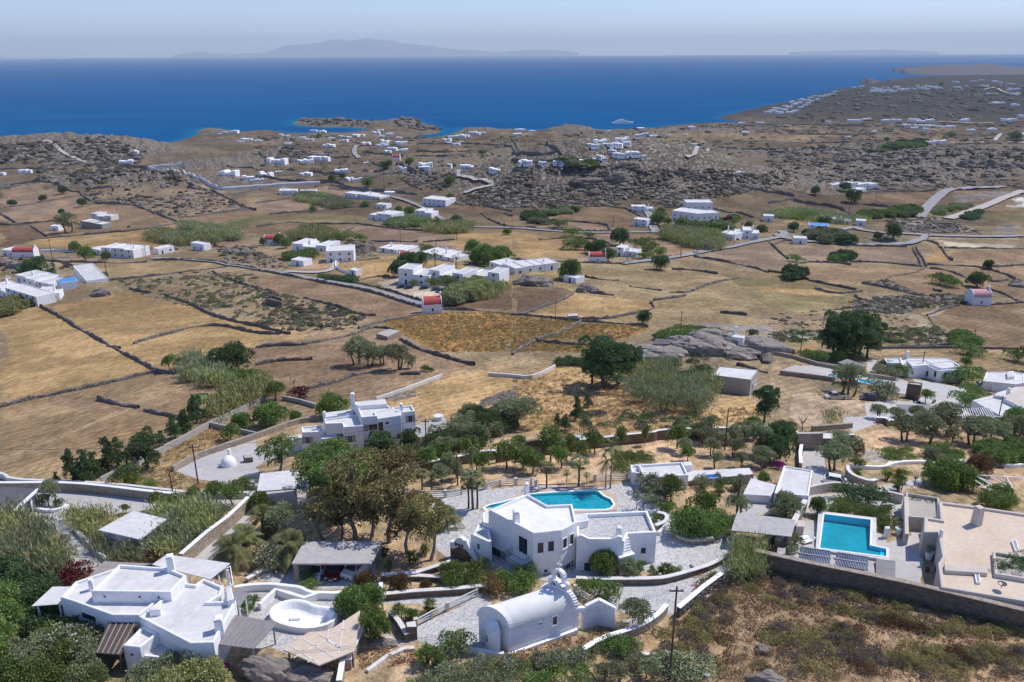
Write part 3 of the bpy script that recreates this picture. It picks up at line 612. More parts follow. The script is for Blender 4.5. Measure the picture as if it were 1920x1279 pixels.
# ------------------------------------------------------------------ roads as draped ribbons
def resamp(P, step):
    out = [P[0]]
    for a, b in zip(P[:-1], P[1:]):
        n = max(1, int((Vector(b[:2]) - Vector(a[:2])).length / step))
        for i in range(1, n + 1): out.append(tuple(a[j] + (b[j] - a[j]) * i / n for j in range(2)))
    return out
def smooth_line(P, it=2):
    for _ in range(it):
        Q = [P[0]]
        for a, b in zip(P[:-1], P[1:]): Q += [tuple(a[j] * .75 + b[j] * .25 for j in range(2)), tuple(a[j] * .25 + b[j] * .75 for j in range(2))]
        P = Q + [P[-1]]
    return P
def strip(name, s, w, mat, step=3.0, lift=0.0):
    P = [tuple(G(p))[:2] for p in px(s)]; P = resamp(smooth_line(P), step); mb = MB(); V = []; m = 5
    for i, p in enumerate(P):
        a = Vector(P[max(0, i - 1)]); b = Vector(P[min(len(P) - 1, i + 1)]); d = (b - a).normalized(); n = Vector((-d.y, d.x))
        for j in range(m):
            q = Vector(p) + n * (w * (j / (m - 1) - .5)); V.append((q.x, q.y))
    V = np.array(V); r = np.hypot(V[:, 0], V[:, 1]); z = land_h(V[:, 0], V[:, 1]).reshape(-1, m)
    z = np.repeat(z.max(1)[:, None] * .5, m, 1) + z * .5
    V = np.stack([V[:, 0], V[:, 1], z.ravel() + 0.12 + r * 0.0012 + lift], 1)
    mb.add(V.tolist(), [(i * m + j, i * m + j + 1, (i + 1) * m + j + 1, (i + 1) * m + j) for i in range(len(P) - 1) for j in range(m - 1)])
    o = mb.build(name, mat, smooth=True); o['kind'] = 'structure'; return o
strip('road', '9:1130,582 1560,598 1700,625 1918,662 2100,690 2540,770 2760,810 3000,885 3190,930', 3.6, 'asphalt')
strip('road', '11:-900,120 -700,180 -560,260 -480,320 -300,350 0,352 250,372 560,392 1000,386 1110,388', 4.2, 'asphalt')
strip('road', '11:1080,385 1055,350 1050,300 1030,250 1000,225', 6, 'asphalt')
strip('road', '11:820,622 1100,590 1360,548 1640,495 1918,438 2000,425 2070,418', 5.5, 'asphalt')
strip('road', '12:60,400 100,430 230,440 300,460 700,484 950,480 1080,468 1140,445 1180,410', 5, 'asphalt')
strip('road', '12:95,420 130,400 100,378', 6, 'asphalt')
strip('road', '12:1130,275 1200,190 1300,90 1400,62 1770,46', 10, 'asphalt')
strip('road', '12:1350,285 1500,240 1700,160 1918,80', 9, 'gravel')
strip('road', '12:540,370 650,342 700,372 900,395 1110,402 1250,415 1918,412', 6, 'asphalt')
strip('dirt_track', '10:600,610 580,660 520,685 400,690 220,680', 3.5, 'gravel')
strip('dirt_track', '13:330,905 390,915 450,975 560,1030 640,1060', 6, 'gravel')
strip('dirt_track', '14:1560,1210 1740,1165 1770,1145 1740,1130 1670,1115 1540,1090 1500,1070 1520,1040', 5, 'gravel')
strip('road', '14:760,855 735,885 740,920 770,950', 8, 'asphalt')
strip('dirt_track', '16:1600,440 1700,420', 8, 'gravel'); strip('dirt_track', '16:1720,430 1760,460 1880,480', 8, 'gravel')
strip('dirt_track', '16:1700,820 1720,790 1750,768', 8, 'gravel'); strip('road', '16:1800,835 1918,830', 8, 'gravel')
strip('dirt_track', '15:1310,950 1400,915 1470,880', 5, 'gravel')
strip('dirt_track', '16:1280,680 1500,690 1690,690', 10, 'gravel')

# ------------------------------------------------------------------ haze
hb = MB(); hb.box((0, 30000, -8.0), (140000, 66000, 1300.0))
ho = hb.build('haze', 'white'); ho.data.materials.clear()
hm = bpy.data.materials.new('haze'); hm.use_nodes = True; ht = hm.node_tree; ht.nodes.clear()
pv = ht.nodes.new('ShaderNodeVolumePrincipled'); pv.inputs['Density'].default_value = HAZE = 3.1e-5; pv.inputs['Color'].default_value = (0.76, 0.90, 1.0, 1); pv.inputs['Anisotropy'].default_value = 0.0
oo = ht.nodes.new('ShaderNodeOutputMaterial'); ht.links.new(pv.outputs[0], oo.inputs['Volume']); ho.data.materials.append(hm)
ho['kind'] = 'stuff'
# ------------------------------------------------------------------ building tools
def ccw(P):
    a = sum(P[i][0] * P[(i + 1) % len(P)][1] - P[(i + 1) % len(P)][0] * P[i][1] for i in range(len(P)))
    return P if a > 0 else P[::-1]
def inset(P, d):
    n = len(P); out = []
    for i in range(n):
        p0, p1, p2 = Vector(P[i - 1][:2]), Vector(P[i][:2]), Vector(P[(i + 1) % n][:2])
        e1 = (p1 - p0).normalized(); e2 = (p2 - p1).normalized(); n1 = Vector((-e1.y, e1.x)); n2 = Vector((-e2.y, e2.x))
        b = n1 + n2
        if b.length < .2: b = n1
        b.normalize(); k = d / max(.35, b.dot(n1)); out.append(tuple(p1 + b * k))
    return out
WALLS = {}
def house(name, label, cat, base, group=None):
    z = G(px(base)[0]); h = empty(name, z, label, cat, group); WALLS[h.name] = []; return h
def block(H, s, h, ph=0.35, pw=0.3, mat='white', roof='roof_white', name='walls', z0=None, poly=None, zb=-2.0):
    zr = ORG[H.name].z
    P = poly or [tuple(onz(p, zr + h))[:2] for p in px(s)]
    P = ccw(P); n = len(P); mb = MB(); zt = zr + h; zl = zr + (z0 if z0 is not None else zb)
    rings = [(P, zl), (P, zt - .09), (inset(P, .03), zt - .03), (inset(P, .09), zt)]
    if ph > 0: rings += [(inset(P, pw - .07), zt), (inset(P, pw - .02), zt - .05), (inset(P, pw), zt - ph)]
    V = []; F = []
    for R_, z in rings: V += [(q[0], q[1], z) for q in R_]
    for k in range(len(rings) - 1):
        for i in range(n): F.append((k * n + i, k * n + (i + 1) % n, (k + 1) * n + (i + 1) % n, (k + 1) * n + i))
    mb.add(V, F); w = mb.build(name, mat, H)
    rb = MB(); rp = inset(P, pw if ph > 0 else .09)
    rb.add([(q[0], q[1], zt - ph + (.004 if ph > 0 else 0.0)) for q in rp], [tuple(range(n))]); rb.build('roof', roof, H)
    for i in range(n): WALLS[H.name].append((P[i], P[(i + 1) % n], zl, zt))
    return P, w
def hit(H, p):
    d = ray(p); best = None
    for a, b, zl, zt in WALLS[H.name]:
        ex, ey = b[0] - a[0], b[1] - a[1]; l = math.hypot(ex, ey)
        if l < .3: continue
        nx, ny = ey / l, -ex / l; dn = d.x * nx + d.y * ny
        if dn >= -0.02: continue
        t = (a[0] * nx + a[1] * ny) / dn
        if t <= 0: continue
        q = Vector((0, 0, CAMZ)) + d * t; u = ((q.x - a[0]) * ex + (q.y - a[1]) * ey) / l
        if -0.2 < u < l + .2 and zl - .3 < q.z < zt + .3 and (best is None or t < best[0]): best = (t, q, Vector((nx, ny, 0)), Vector((ex / l, ey / l, 0)))
    return best
def opening(H, s, w, h, kind='window', mat='white_trim', pane='glass'):
    for p in px(s):
        r = hit(H, p)
        if not r: continue
        _, q, n, e = r; mb = MB(); up = Vector((0, 0, 1)); c = q
        def bx(m_, cu, cv, du, dv, o0, o1):
            P = [c + e * (cu + a * du / 2) + up * (cv + b_ * dv / 2) + n * o for o in (o0, o1) for a, b_ in ((-1, -1), (1, -1), (1, 1), (-1, 1))]
            m_.add(P, [(0, 1, 2, 3), (7, 6, 5, 4), (0, 4, 5, 1), (1, 5, 6, 2), (2, 6, 7, 3), (3, 7, 4, 0)])
        f = .07
        bx(mb, -w / 2, 0, f, h, -.05, .06); bx(mb, w / 2, 0, f, h, -.05, .06); bx(mb, 0, h / 2, w + f, f, -.05, .063)
        if kind in ('window', 'shut'): bx(mb, 0, -h / 2, w + .25, .08, -.05, .13)
        o = mb.build('door' if kind == 'door' else 'window', mat, H)
        g = MB(); bx(g, 0, 0, w - .02, h - .02, -.03, .02); g.build('pane', pane, o)
        if kind != 'vent':
            g = MB(); bx(g, 0, 0, .06, h, .02, .045)
            if kind == 'window': bx(g, 0, .1 * h, w, .05, .02, .042)
            g.build('mullion', 'shutter' if kind == 'shut' else 'frame_dark', o)
        if kind == 'shut':
            for sgn in (-1, 1):
                g = MB(); bx(g, sgn * (w * .5 + w * .27), 0, w * .5, h, .02, .06); g.build('shutter', 'shutter', o)
def chimney(H, s, h, w=.6, z=None, mat='white', cap=True):
    zr = ORG[H.name].z; q = onz(px(s)[0], zr + z); mb = MB()
    mb.box((q.x, q.y, q.z - .3), (w, w, h + .3), .3, tap=.85); o = mb.build('chimney', mat, H)
    if cap:
        mb = MB(); mb.box((q.x, q.y, q.z + h + .003), (w * .95, w * .95, .08), .3)
        for k in range(4):
            an = .3 + math.pi / 4 + k * math.pi / 2; mb.box((q.x + .35 * w * math.cos(an), q.y + .35 * w * math.sin(an), q.z + h + .08), (.1, .1, .22), .3)
        mb.box((q.x, q.y, q.z + h + .3), (w, w, .1), .3, tap=.6); mb.build('chimney_cap', mat, o)
def GT(p, h):
    g = G(p); k = math.hypot(g.x, g.y); d = h / math.tan(-math.asin(ray(p).z)); x, y = g.x * (k - d) / k, g.y * (k - d) / k
    return (x, y, hz(x, y))
def canopy(name, label, cat, s, h, th=.15, mat='slats', post='white_trim', posts=True, under=None, pr=.08, beams=0, beam_mat='white_trim', base=None):
    """flat roof on posts; s = its corners as seen, h = its height above ground"""
    P0 = px(s); g = G(P0[len(P0) // 2]); c = G((sum(p[0] for p in P0) / len(P0), sum(p[1] for p in P0) / len(P0)))
    z = (G(px(base)[0]).z if base else c.z)
    P = ccw([tuple(onz(p, z + h))[:2] for p in P0]); mx = sum(p[0] for p in P) / len(P); my = sum(p[1] for p in P) / len(P)
    H = empty(name, (mx, my, hz(mx, my)), label, cat); mb = MB(); mb.prism(P, z + h - th, z + h, bottom=True); mb.build('roof', mat, H)
    if posts:
        for q in inset(P, .35):
            gz_ = hz(*q) - .4; mb = MB(); mb.box((q[0], q[1], gz_), (pr * 2, pr * 2, z + h - th - gz_), .2); mb.build('post', post, H)
    if beams:
        a, b_, c_, d_ = [Vector((q[0], q[1], 0)) for q in P[:4]]
        for i in range(beams):
            u = (i + .5) / beams; p1 = a.lerp(b_, u); p2 = d_.lerp(c_, u); p1.z = p2.z = z + h + .05
            mb = MB(); mb.beam(p1, p2, .09, .1); mb.build('beam', beam_mat, H)
    if under:
        mb = MB(); Q = inset(P, .5); mb.prism(Q, hz(mx, my) - 1, z + h - th - .01); mb.build('walls', under, H)
        WALLS[H.name] = [(Q[i], Q[(i + 1) % len(Q)], z - 1, z + h) for i in range(len(Q))]
    return H
def wallrun(label, s, h, w=.45, mat='stone', cap=None, name='garden_wall', sm=0, top=True, group=None, cat='wall', capw=.12, closed=False, drop=1.2, level=False):
    P = [GT(p, h) if top else tuple(G(p)) for p in px(s)]
    if closed: P.append(P[0])
    P2 = [p[:2] for p in P]
    if sm: P2 = smooth_line(P2, sm)
    P2 = resamp(P2, 3.0); Z = [hz(*p) for p in P2]
    if level: Z = [sum(Z) / len(Z)] * len(Z)
    i0 = len(P2) // 2; H = empty(name, (P2[i0][0], P2[i0][1], Z[i0]), label, cat, group)
    def sect(w_, zlo, zhi, mat_, nm):
        mb = MB(); V = []; n = len(P2)
        for i in range(n):
            a = Vector(P2[max(0, i - 1)]); b = Vector(P2[min(n - 1, i + 1)]); d = (b - a).normalized() if (b - a).length > 1e-6 else Vector((1, 0)); nn_ = Vector((-d.y, d.x)) * w_ / 2
            p = Vector(P2[i]); V += [(p.x + nn_.x, p.y + nn_.y, Z[i] + zlo), (p.x - nn_.x, p.y - nn_.y, Z[i] + zlo), (p.x - nn_.x, p.y - nn_.y, Z[i] + zhi), (p.x + nn_.x, p.y + nn_.y, Z[i] + zhi)]
        F = []
        for i in range(n - 1):
            k = i * 4; F += [(k + 1, k + 5, k + 6, k + 2), (k + 2, k + 6, k + 7, k + 3), (k + 3, k + 7, k + 4, k)]
            if zlo > 0: F.append((k, k + 4, k + 5, k + 1))
        F += [(0, 1, 2, 3), (4 * n - 1, 4 * n - 2, 4 * n - 3, 4 * n - 4)]
        mb.add(V, F); return mb.build(nm, mat_, H)
    sect(w, -drop, h, mat, 'wall')
    if cap: sect(w + capw, h + .002, h + .10, cap, 'coping')
    return H
def rail_fence(label, s, h=1.1, rails=3, gap=2.2, mat='wall_tan', rmat='fabric', pw=.35):
    P = resamp([tuple(G(p))[:2] for p in px(s)], gap); m = P[len(P) // 2]; H = empty('rail_fence', (m[0], m[1], hz(*m)), label, 'fence')
    for k, p in enumerate(P):
        z = hz(*p); mb = MB(); big = pw if k % 2 == 0 else pw * .6
        mb.box((p[0], p[1], z - .3), (big, big, h + .3), .3); 
        if k % 2 == 0: mb.box((p[0], p[1], z + h + .003), (big + .12, big + .12, .1), .3)
        mb.build('post', mat, H)
    for r in range(rails):
        mb = MB()
        for a, b in zip(P[:-1], P[1:]):
            f = .3 + .62 * r / max(1, rails - 1); mb.beam((a[0], a[1], hz(*a) + h * f), (b[0], b[1], hz(*b) + h * f), .1, .12)
        mb.build('rail', rmat, H)
    return H

# ------------------------------------------------------------------ the white villa in the middle
V = house('white_villa', 'large two storey white villa with balcony between the blue pool and the chapel', 'house', '3:612,665')
hm_ = topz('3:612,665', '3:612,425')[1]
block(V, '3:358,292 575,200 690,264 833,258 857,362 772,408 610,425', hm_, roof='roof_bright')
wz = hm_ * .70
block(V, '3:858,470 856,322 905,312 1262,296 1316,420 1152,428 1130,470', wz, roof='flagstone', ph=.5, pw=.35)
block(V, '3:850,318 915,312 926,352 854,366', wz + .55, ph=0)
block(V, '3:262,436 295,372 360,405 372,468 350,474', topz('3:350,605', '3:350,474')[1], ph=.12)
block(V, '3:316,312 352,292 372,300 372,378 320,362', hm_ * .66, ph=.2)
block(V, '3:252,432 300,370 345,360 357,395 290,440', 2.6, ph=.1)
opening(V, '3:651,509 711,500', .8, 1.5); opening(V, '3:790,483 829,459', .7, 1.45); opening(V, '3:553,495', 1.5, 2.3, 'door', pane='glass')
opening(V, '3:400,560', 1.7, 2.6, 'shut'); opening(V, '3:808,625', .9, 1.4, 'shut'); opening(V, '3:1239,525', .7, .9); opening(V, '3:298,502', .45, .9)
opening(V, '3:543,610', .4, .6); opening(V, '3:682,640', .5, .5, 'vent'); opening(V, '3:920,630', .9, 1.9, 'door')
chimney(V, '3:513,362', 1.3, .8, hm_ - .3); chimney(V, '3:573,200', 1.2, .55, hm_ - .2); chimney(V, '3:1097,460', 1.4, .6, wz - .2)
r = hit(V, px('3:540,572')[0])
if r:
    _, q, n, e = r; z = q.z; mb = MB(); c = q + n * .55
    P = [q - e * 1.45, q + e * 1.45, q + e * 1.45 + n * 1.1, q - e * 1.45 + n * 1.1]
    mb.prism(ccw([tuple(p)[:2] for p in P]), z - .12, z, bottom=True); bal = mb.build('balcony', 'white_trim', V)
    mb = MB(); ring = [P[0], P[3], P[2], P[1]]
    for a, b in zip(ring[:-1], ring[1:]):
        for hh in (.08, 1.0): mb.beam(a + Vector((0, 0, hh)), b + Vector((0, 0, hh)), .05)
        m_ = max(3, int((b - a).length / .16))
        for i in range(m_ + 1): p = a.lerp(b, i / m_); mb.beam(p + Vector((0, 0, .05)), p + Vector((0, 0, 1.0)), .028)
    mb.build('railing', 'metal', bal)
# outside stair at the front of the wing
zr = ORG[V.name].z; a = onz(px('3:1150,560')[0], zr + 1.8); b = onz(px('3:1128,455')[0], zr + wz - .4); mb = MB(); a.z = zr + 1.4; b.z = zr + wz - .4
side = (b - a).cross(Vector((0, 0, 1))).normalized()
for i in range(9):
    p = a.lerp(b, i / 8); mb.box((p.x, p.y, zr - .5), (1.25, .55, p.z - zr + .5), math.atan2(side.y, side.x))
mb.build('stair', 'white', V)
mb = MB(); c = onz(px('3:1132,540')[0], zr + 2.2); mb.box((c.x, c.y, zr - 1), (2.2, 1.4, 3.2), math.atan2(side.y, side.x)); mb.build('stair_landing', 'white', V)
mb = MB(); n_ = 12
for i in range(n_):
    u0, u1 = i / n_, (i + 1) / n_; hs = lambda u: .35 + .55 * math.exp(-((u - .08) / .12) ** 2) + .4 * math.exp(-((u - .93) / .1) ** 2)
    a = onz(px('3:860,470')[0], zr + wz); b = onz(px('3:1118,470')[0], zr + wz); p = a.lerp(b, u0); q = a.lerp(b, u1)
    d = (b - a).normalized(); nn_ = Vector((-d.y, d.x, 0)) * .17
    P = [p - nn_, q - nn_, q + nn_, p + nn_]; mb.prism([tuple(k)[:2] for k in P], [zr + wz + .003] * 4, [zr + wz + hs(u0), zr + wz + hs(u1), zr + wz + hs(u1), zr + wz + hs(u0)])
mb.build('wavy_parapet', 'white', V)
# arched wall left of the villa
A_, B_ = G(px('3:143,560')[0]), G(px('3:288,600')[0]); AW = empty('arched_wall', A_.lerp(B_, .5), 'white arched gable wall with dark slots above a stone base left of the villa', 'wall')
ht_ = topz('3:143,560', '3:143,468')[1]; d = (B_ - A_); nn_ = Vector((-d.y, d.x, 0)).normalized() * .3
prof = lambda u: ht_ * (1.0 if u < .12 else (1.0 + .42 * math.sin(math.pi * min(1, (u - .12) / .6))) if u < .62 else max(.28, 1.39 - (u - .62) * 3.0))
for nm, mt, lo, hi in (('stone_base', 'darkstone', lambda u: -1.5, lambda u: prof(u) * .60), ('arch_top', 'white', lambda u: prof(u) * .60 + .003, prof)):
    mb = MB()
    for i in range(16):
        u0, u1 = i / 16, (i + 1) / 16; p, q = A_ + d * u0, A_ + d * u1
        P = [p - nn_, q - nn_, q + nn_, p + nn_]; mb.prism([tuple(k)[:2] for k in P], [A_.z + lo(u0), A_.z + lo(u1), A_.z + lo(u1), A_.z + lo(u0)], [A_.z + hi(u0), A_.z + hi(u1), A_.z + hi(u1), A_.z + hi(u0)])
    o = mb.build(nm, mt, AW)
fr = -nn_ if (-nn_).y < 0 else nn_
mb = MB()
for u in (.24, .36, .48): p = A_ + d * u + fr * 1.02; mb.box((p.x, p.y, A_.z + ht_ * .86), (.35, .05, .45), math.atan2(d.y, d.x))
mb.build('slot', 'frame_dark', AW)

# ------------------------------------------------------------------ the chapel
A_ = G(px('3:471,1112')[0]); B_ = G(px('3:850,995')[0]); C_ = G(px('3:300,1046')[0])
hw = topz('3:470,1110', '3:475,972')[1]; u = (B_ - A_); u.z = 0; Lc = u.length * .97; u.normalize(); vv = (C_ - A_); vv.z = 0; Wc = vv.length; vv.normalize(); print('CHAPEL', math.degrees(u.angle(vv)), Wc, Lc)
CH = empty('chapel', A_ + u * Lc / 2 + vv * Wc / 2, 'white barrel vaulted chapel with bell gable and rounded apse in front of the villa', 'chapel')
def cw(a, b, z): p = A_ + u * a + vv * b; return (p.x, p.y, A_.z + z)
rC = Wc / 2; rise = rC * .92
arc = [(rC - rC * math.cos(math.pi * i / 20), hw + rise * math.sin(math.pi * i / 20)) for i in range(21)]
mb = MB(); V0 = [cw(0, b, z) for b, z in [(0, -1.5)] + arc + [(Wc, -1.5)]]; V1 = [cw(Lc, b, z) for b, z in [(0, -1.5)] + arc + [(Wc, -1.5)]]; n = len(V0)
mb.add([V0[0], V0[1], V1[1], V1[0]], [(3, 2, 1, 0)]); mb.add([V0[-2], V0[-1], V1[-1], V1[-2]], [(3, 2, 1, 0)])
mb.add(V0, [tuple(range(n))]); mb.add(V1, [tuple(range(n - 1, -1, -1))]); mb.build('walls', 'white', CH)
mb = MB(); e = .12
VA = [cw(.3, rC - (rC + .04) * math.cos(math.pi * i / 20), hw + .02 + (rise + .04) * math.sin(math.pi * i / 20)) for i in range(21)]
VB = [cw(Lc, rC - (rC + .04) * math.cos(math.pi * i / 20), hw + .02 + (rise + .04) * math.sin(math.pi * i / 20)) for i in range(21)]
mb.add(VA + VB, [(i, i + 1, 22 + i, 21 + i) for i in range(20)]); mb.build('vault', 'roof_bright', CH, smooth=True)
# rims at both ends
for a0, a1, ex in ((-.08, .35, .16), (Lc - .25, Lc + .25, .3)):
    mb = MB(); ro = [(rC - (rC + ex) * math.cos(math.pi * i / 20), hw + (rise + ex) * math.sin(math.pi * i / 20)) for i in range(21)]
    ri = [(rC - (rC - .2) * math.cos(math.pi * i / 20), hw + (rise - .2) * math.sin(math.pi * i / 20)) for i in range(21)]
    P = [cw(a0, *q) for q in ro] + [cw(a1, *q) for q in ro] + [cw(a0, *q) for q in ri] + [cw(a1, *q) for q in ri]
    F = []
    for i in range(20): F += [(i, i + 1, 22 + i, 21 + i), (42 + i, 43 + i, i + 1, i), (21 + i, 22 + i, 64 + i, 63 + i), (63 + i, 64 + i, 43 + i, 42 + i)]
    mb.add(P, F); mb.build('gable_rim', 'white_trim', CH)
for i in range(1, 20):   # steps along the rear gable
    if 7 < i < 13: continue
    mb = MB()
    b_, z_ = rC - (rC + .22) * math.cos(math.pi * i / 20), hw + (rise + .22) * math.sin(math.pi * i / 20)
    p = cw(Lc, b_, z_ - .1); mb.box(p, (.52, .38, .36), math.atan2(u.y, u.x)); mb.build('gable_step', 'white_trim', CH)
# bell tower: two pierced storeys and a cross
ang = math.atan2(u.y, u.x); zt = hw + rise
bt = MB()
for b_, z_, w_, h_ in ((rC - 1.0, zt - .5, .3, 1.3), (rC, zt + .1, .28, .85), (rC + 1.0, zt - .5, .3, 1.3), (rC, zt + .78, 2.3, .16), (rC - .62, zt + .94, .28, .8), (rC + .62, zt + .94, .28, .8)):
    p = cw(Lc, b_, z_); bt.box(p, (.45, w_, h_), ang)
for cen, rr, zz in ((rC - .5, .5, zt + .45), (rC + .5, .5, zt + .45), (rC, .75, zt + 1.7)):
    for i in range(8):
        a0, a1 = math.pi * i / 8, math.pi * (i + 1) / 8; q = []
        for rad_ in (rr * .55, rr):
            for an in (a0, a1): q.append((cen - rad_ * math.cos(an), zz + rad_ * math.sin(an)))
        P = [cw(Lc - .22, *k) for k in q] + [cw(Lc + .22, *k) for k in q]
        bt.add(P, [(0, 1, 3, 2), (4, 6, 7, 5), (2, 3, 7, 6), (0, 4, 5, 1)])
tw = bt.build('bell_tower', 'white_trim', CH)
for b_, z_ in ((rC - .5, zt + .35), (rC + .5, zt + .35), (rC, zt + 1.5)):
    mb = MB(); p = cw(Lc, b_, z_); mb.lathe(p, [(.05, .35), (.14, .3), (.18, .1), (.24, 0)], 10); mb.build('bell', 'metal', tw)
mb = MB(); p = Vector(cw(Lc, rC, zt + 2.4)); mb.beam(p, p + Vector((0, 0, .95)), .1); mb.beam(p + Vector((0, 0, .62)) - vv * .28, p + Vector((0, 0, .62)) + vv * .28, .1); mb.build('cross', 'white_trim', tw)
for b_ in (rC - .95, rC + .95):
    mb = MB(); p = cw(Lc, b_, zt + .8); mb.lathe(p, [(.26, 0), (.3, .12), (.22, .28), (.0, .42)], 10); mb.build('finial', 'white_trim', tw)
mb = MB(); bx_ = Wc * .42; p = cw(0, bx_, -1.5); mb.lathe(p, [(1.05, 0), (1.05, 1.5 + hw * .82), (1.12, 1.52 + hw * .84), (1.05, 1.6 + hw * .9), (.8, 2.05 + hw * .9), (.45, 2.33 + hw * .9), (0, 2.42 + hw * .9)], 20, a0=ang + math.pi / 2, a1=ang + 3 * math.pi / 2)
mb.build('apse', 'white', CH, smooth=False)
WALLS[CH.name] = [(tuple(cw(0, 0, 0))[:2], tuple(cw(Lc, 0, 0))[:2], A_.z - 1, A_.z + hw)]
opening(CH, '3:733,926', .55, 1.1); opening(CH, '3:652,942', .3, .35, 'vent')
mb = MB(); p = cw(-1.07, bx_, hw * .38); mb.box(p, (.06, .3, .75), ang); mb.build('apse_window', 'glass', CH)
mb = MB(); mb.beam(cw(-.3, -.25, -.1), cw(Lc + .2, -.25, .1), .5, .5); mb.build('plinth', 'white_trim', CH)
H = empty('courtyard_wall', G(px('3:905,965')[0]), 'tall white courtyard wall with open arched doorway at the back end of the chapel', 'wall')
pts = [(Vector(cw(Lc + .2, .15, 0)), hw * .95), (G(px('3:905,968')[0]), 2.6), (G(px('3:980,945')[0]), 2.9), (G(px('3:1075,972')[0]), 2.4)]
p0, p1 = pts[0][0], pts[1][0]; dd_ = p1 - p0; k = 0
def wseg(mb, a, b, za0, za1, ha, hb, w=.4):
    d = (b - a); d.z = 0; n_ = Vector((-d.y, d.x, 0)).normalized() * w / 2
    mb.prism([tuple(q)[:2] for q in (a - n_, b - n_, b + n_, a + n_)], [za0, za1, za1, za0], [ha, hb, hb, ha], bottom=True)
mb = MB(); z = A_.z
def hl_(uu): return hw * .95 + (2.4 - hw * .95) * uu
for u0, u1, lo in ((0, .3, 0), (.3, .36, 1.75), (.36, .46, 2.1), (.46, .54, 2.2), (.54, .64, 2.1), (.64, .7, 1.75), (.7, 1, 0)):
    wseg(mb, p0 + dd_ * u0, p0 + dd_ * u1, z - 1 if lo == 0 else z + lo, z - 1 if lo == 0 else z + lo, z + hl_(u0), z + hl_(u1))
for (a, ha), (b, hb_) in zip(pts[1:-1], pts[2:]): wseg(mb, a, b, z - 1, z - 1, z + ha, z + hb_)
mb.build('wall', 'white', H)

# ------------------------------------------------------------------ low white house, lower left
Hs = house('flat_roofed_house', 'sprawling low white house with stepped flat roofs at the lower left', 'house', '1:715,1225')
block(Hs, '1:430,702 345,792 412,812 640,893 795,893 1060,690 975,630 690,615', 3.7)
block(Hs, '1:682,603 960,622 1066,665 975,762 521,757', 4.9)
block(Hs, '1:1040,708 1118,716 1165,682 1278,732 1260,778 1200,815 1350,812 1222,1050 1088,1055 797,905', 4.0)
block(Hs, '1:820,950 912,992 800,1078 702,1068', 3.1); block(Hs, '1:912,1004 1002,1095 958,1142 806,1126', 1.8, ph=.1, roof='roof_grey')
block(Hs, '1:1320,730 1340,800 1300,812 1290,740', 4.6, ph=0); block(Hs, '1:850,850 912,846 915,862 853,866', 4.5, ph=0)
chimney(Hs, '1:983,640', 1.7, .8, 4.6); chimney(Hs, '1:525,740', .8, .5, 3.6); chimney(Hs, '1:1258,985', 1.4, .9, 3.6)
opening(Hs, '1:599,788 800,790 908,792', .35, .35, 'vent'); opening(Hs, '1:757,1120', .45, .35, 'vent'); opening(Hs, '1:510,905', 2.2, .8, 'door')
zH = '1:715,1225'
canopy('pergola', 'dark boarded pergola with pale crossbeams beside the small white tower', 'pergola', '1:620,937 790,940 690,1122 540,1112', 2.7, .1, 'dark_wood', 'dark_wood', beams=5, base=zH, beam_mat='planks')
canopy('pergola', 'large grey slatted pergola right of the low white house', 'pergola', '1:1345,895 1590,936 1450,1088 1225,1060', 2.9, .1, 'slats', 'shutter', beams=8, base=zH, beam_mat='planks')
canopy('awning', 'big white sail awning on a white frame behind the low house', 'awning', '1:955,548 1318,598 1205,690 1066,655 870,605', 4.1, .06, 'roof_white', 'white_trim', base=zH)
canopy('awning', 'pointed white awning at the left end of the low house', 'awning', '1:300,733 432,731 345,832 180,844', 2.6, .06, 'roof_white', 'white_trim', base=zH)
canopy('plank_roof', 'grey brown plank roof behind the stepped white roofs', 'roof', '1:595,588 870,600 700,640 560,702 480,700', 3.3, .12, 'planks', 'white_trim', base=zH)
canopy('pergola', 'small dark pergola under the white frame of the low house', 'pergola', '1:1290,765 1428,765 1372,845 1250,812', 2.7, .1, 'slats', 'white_trim', base=zH)
g = canopy('steel_pergola', 'bare white tube pergola beside the big awning', 'pergola', '1:1230,665 1320,615 1335,720 1260,740', 3.4, .02, 'white_trim', 'white_trim', base=zH)
for o in list(g.children):
    if o.name.startswith('roof'): bpy.data.objects.remove(o)
z = G(px(zH)[0]).z; q = [onz(p, z + 3.4) for p in px('1:1210,672 1318,615 1335,722 1240,760')]
for a, b in ((0, 1), (1, 2), (3, 2), (0, 3)):
    mb = MB(); mb.beam(q[a], q[b], .09); mb.build('beam', 'white_trim', g)
canopy('garage_roof', 'flat pale garage roof with a beige strip among reeds', 'garage', '1:762,298 955,345 800,462 562,408', 2.8, .15, 'roof_white', 'white_trim', under='white', base='1:800,560')
canopy('metal_canopy', 'large plain white metal roof beside the upper driveway', 'canopy', '2:268,84 550,55 545,165 250,187', 2.9, .2, 'roof_white', 'wall_tan', base='2:300,250')
g = canopy('dark_roofed_garage', 'long low garage with dark roof and white trim at the left edge', 'garage', '1:-200,150 222,172 75,302 -200,300', 3.0, .12, 'dark_roof', 'white_trim', under='white', base='1:160,320')
opening(g, '1:160,285', 1.6, 2.0, 'door'); opening(g, '1:203,240', 1.6, 2.0, 'door', pane='shutter')
mb = MB(); z = G(px('1:160,320')[0]).z + 3.0; P = [onz(p, z) for p in px('1:222,172 75,302')]; mb.beam(P[0], P[1], .35, .3); mb.build('fascia', 'white_trim', g)

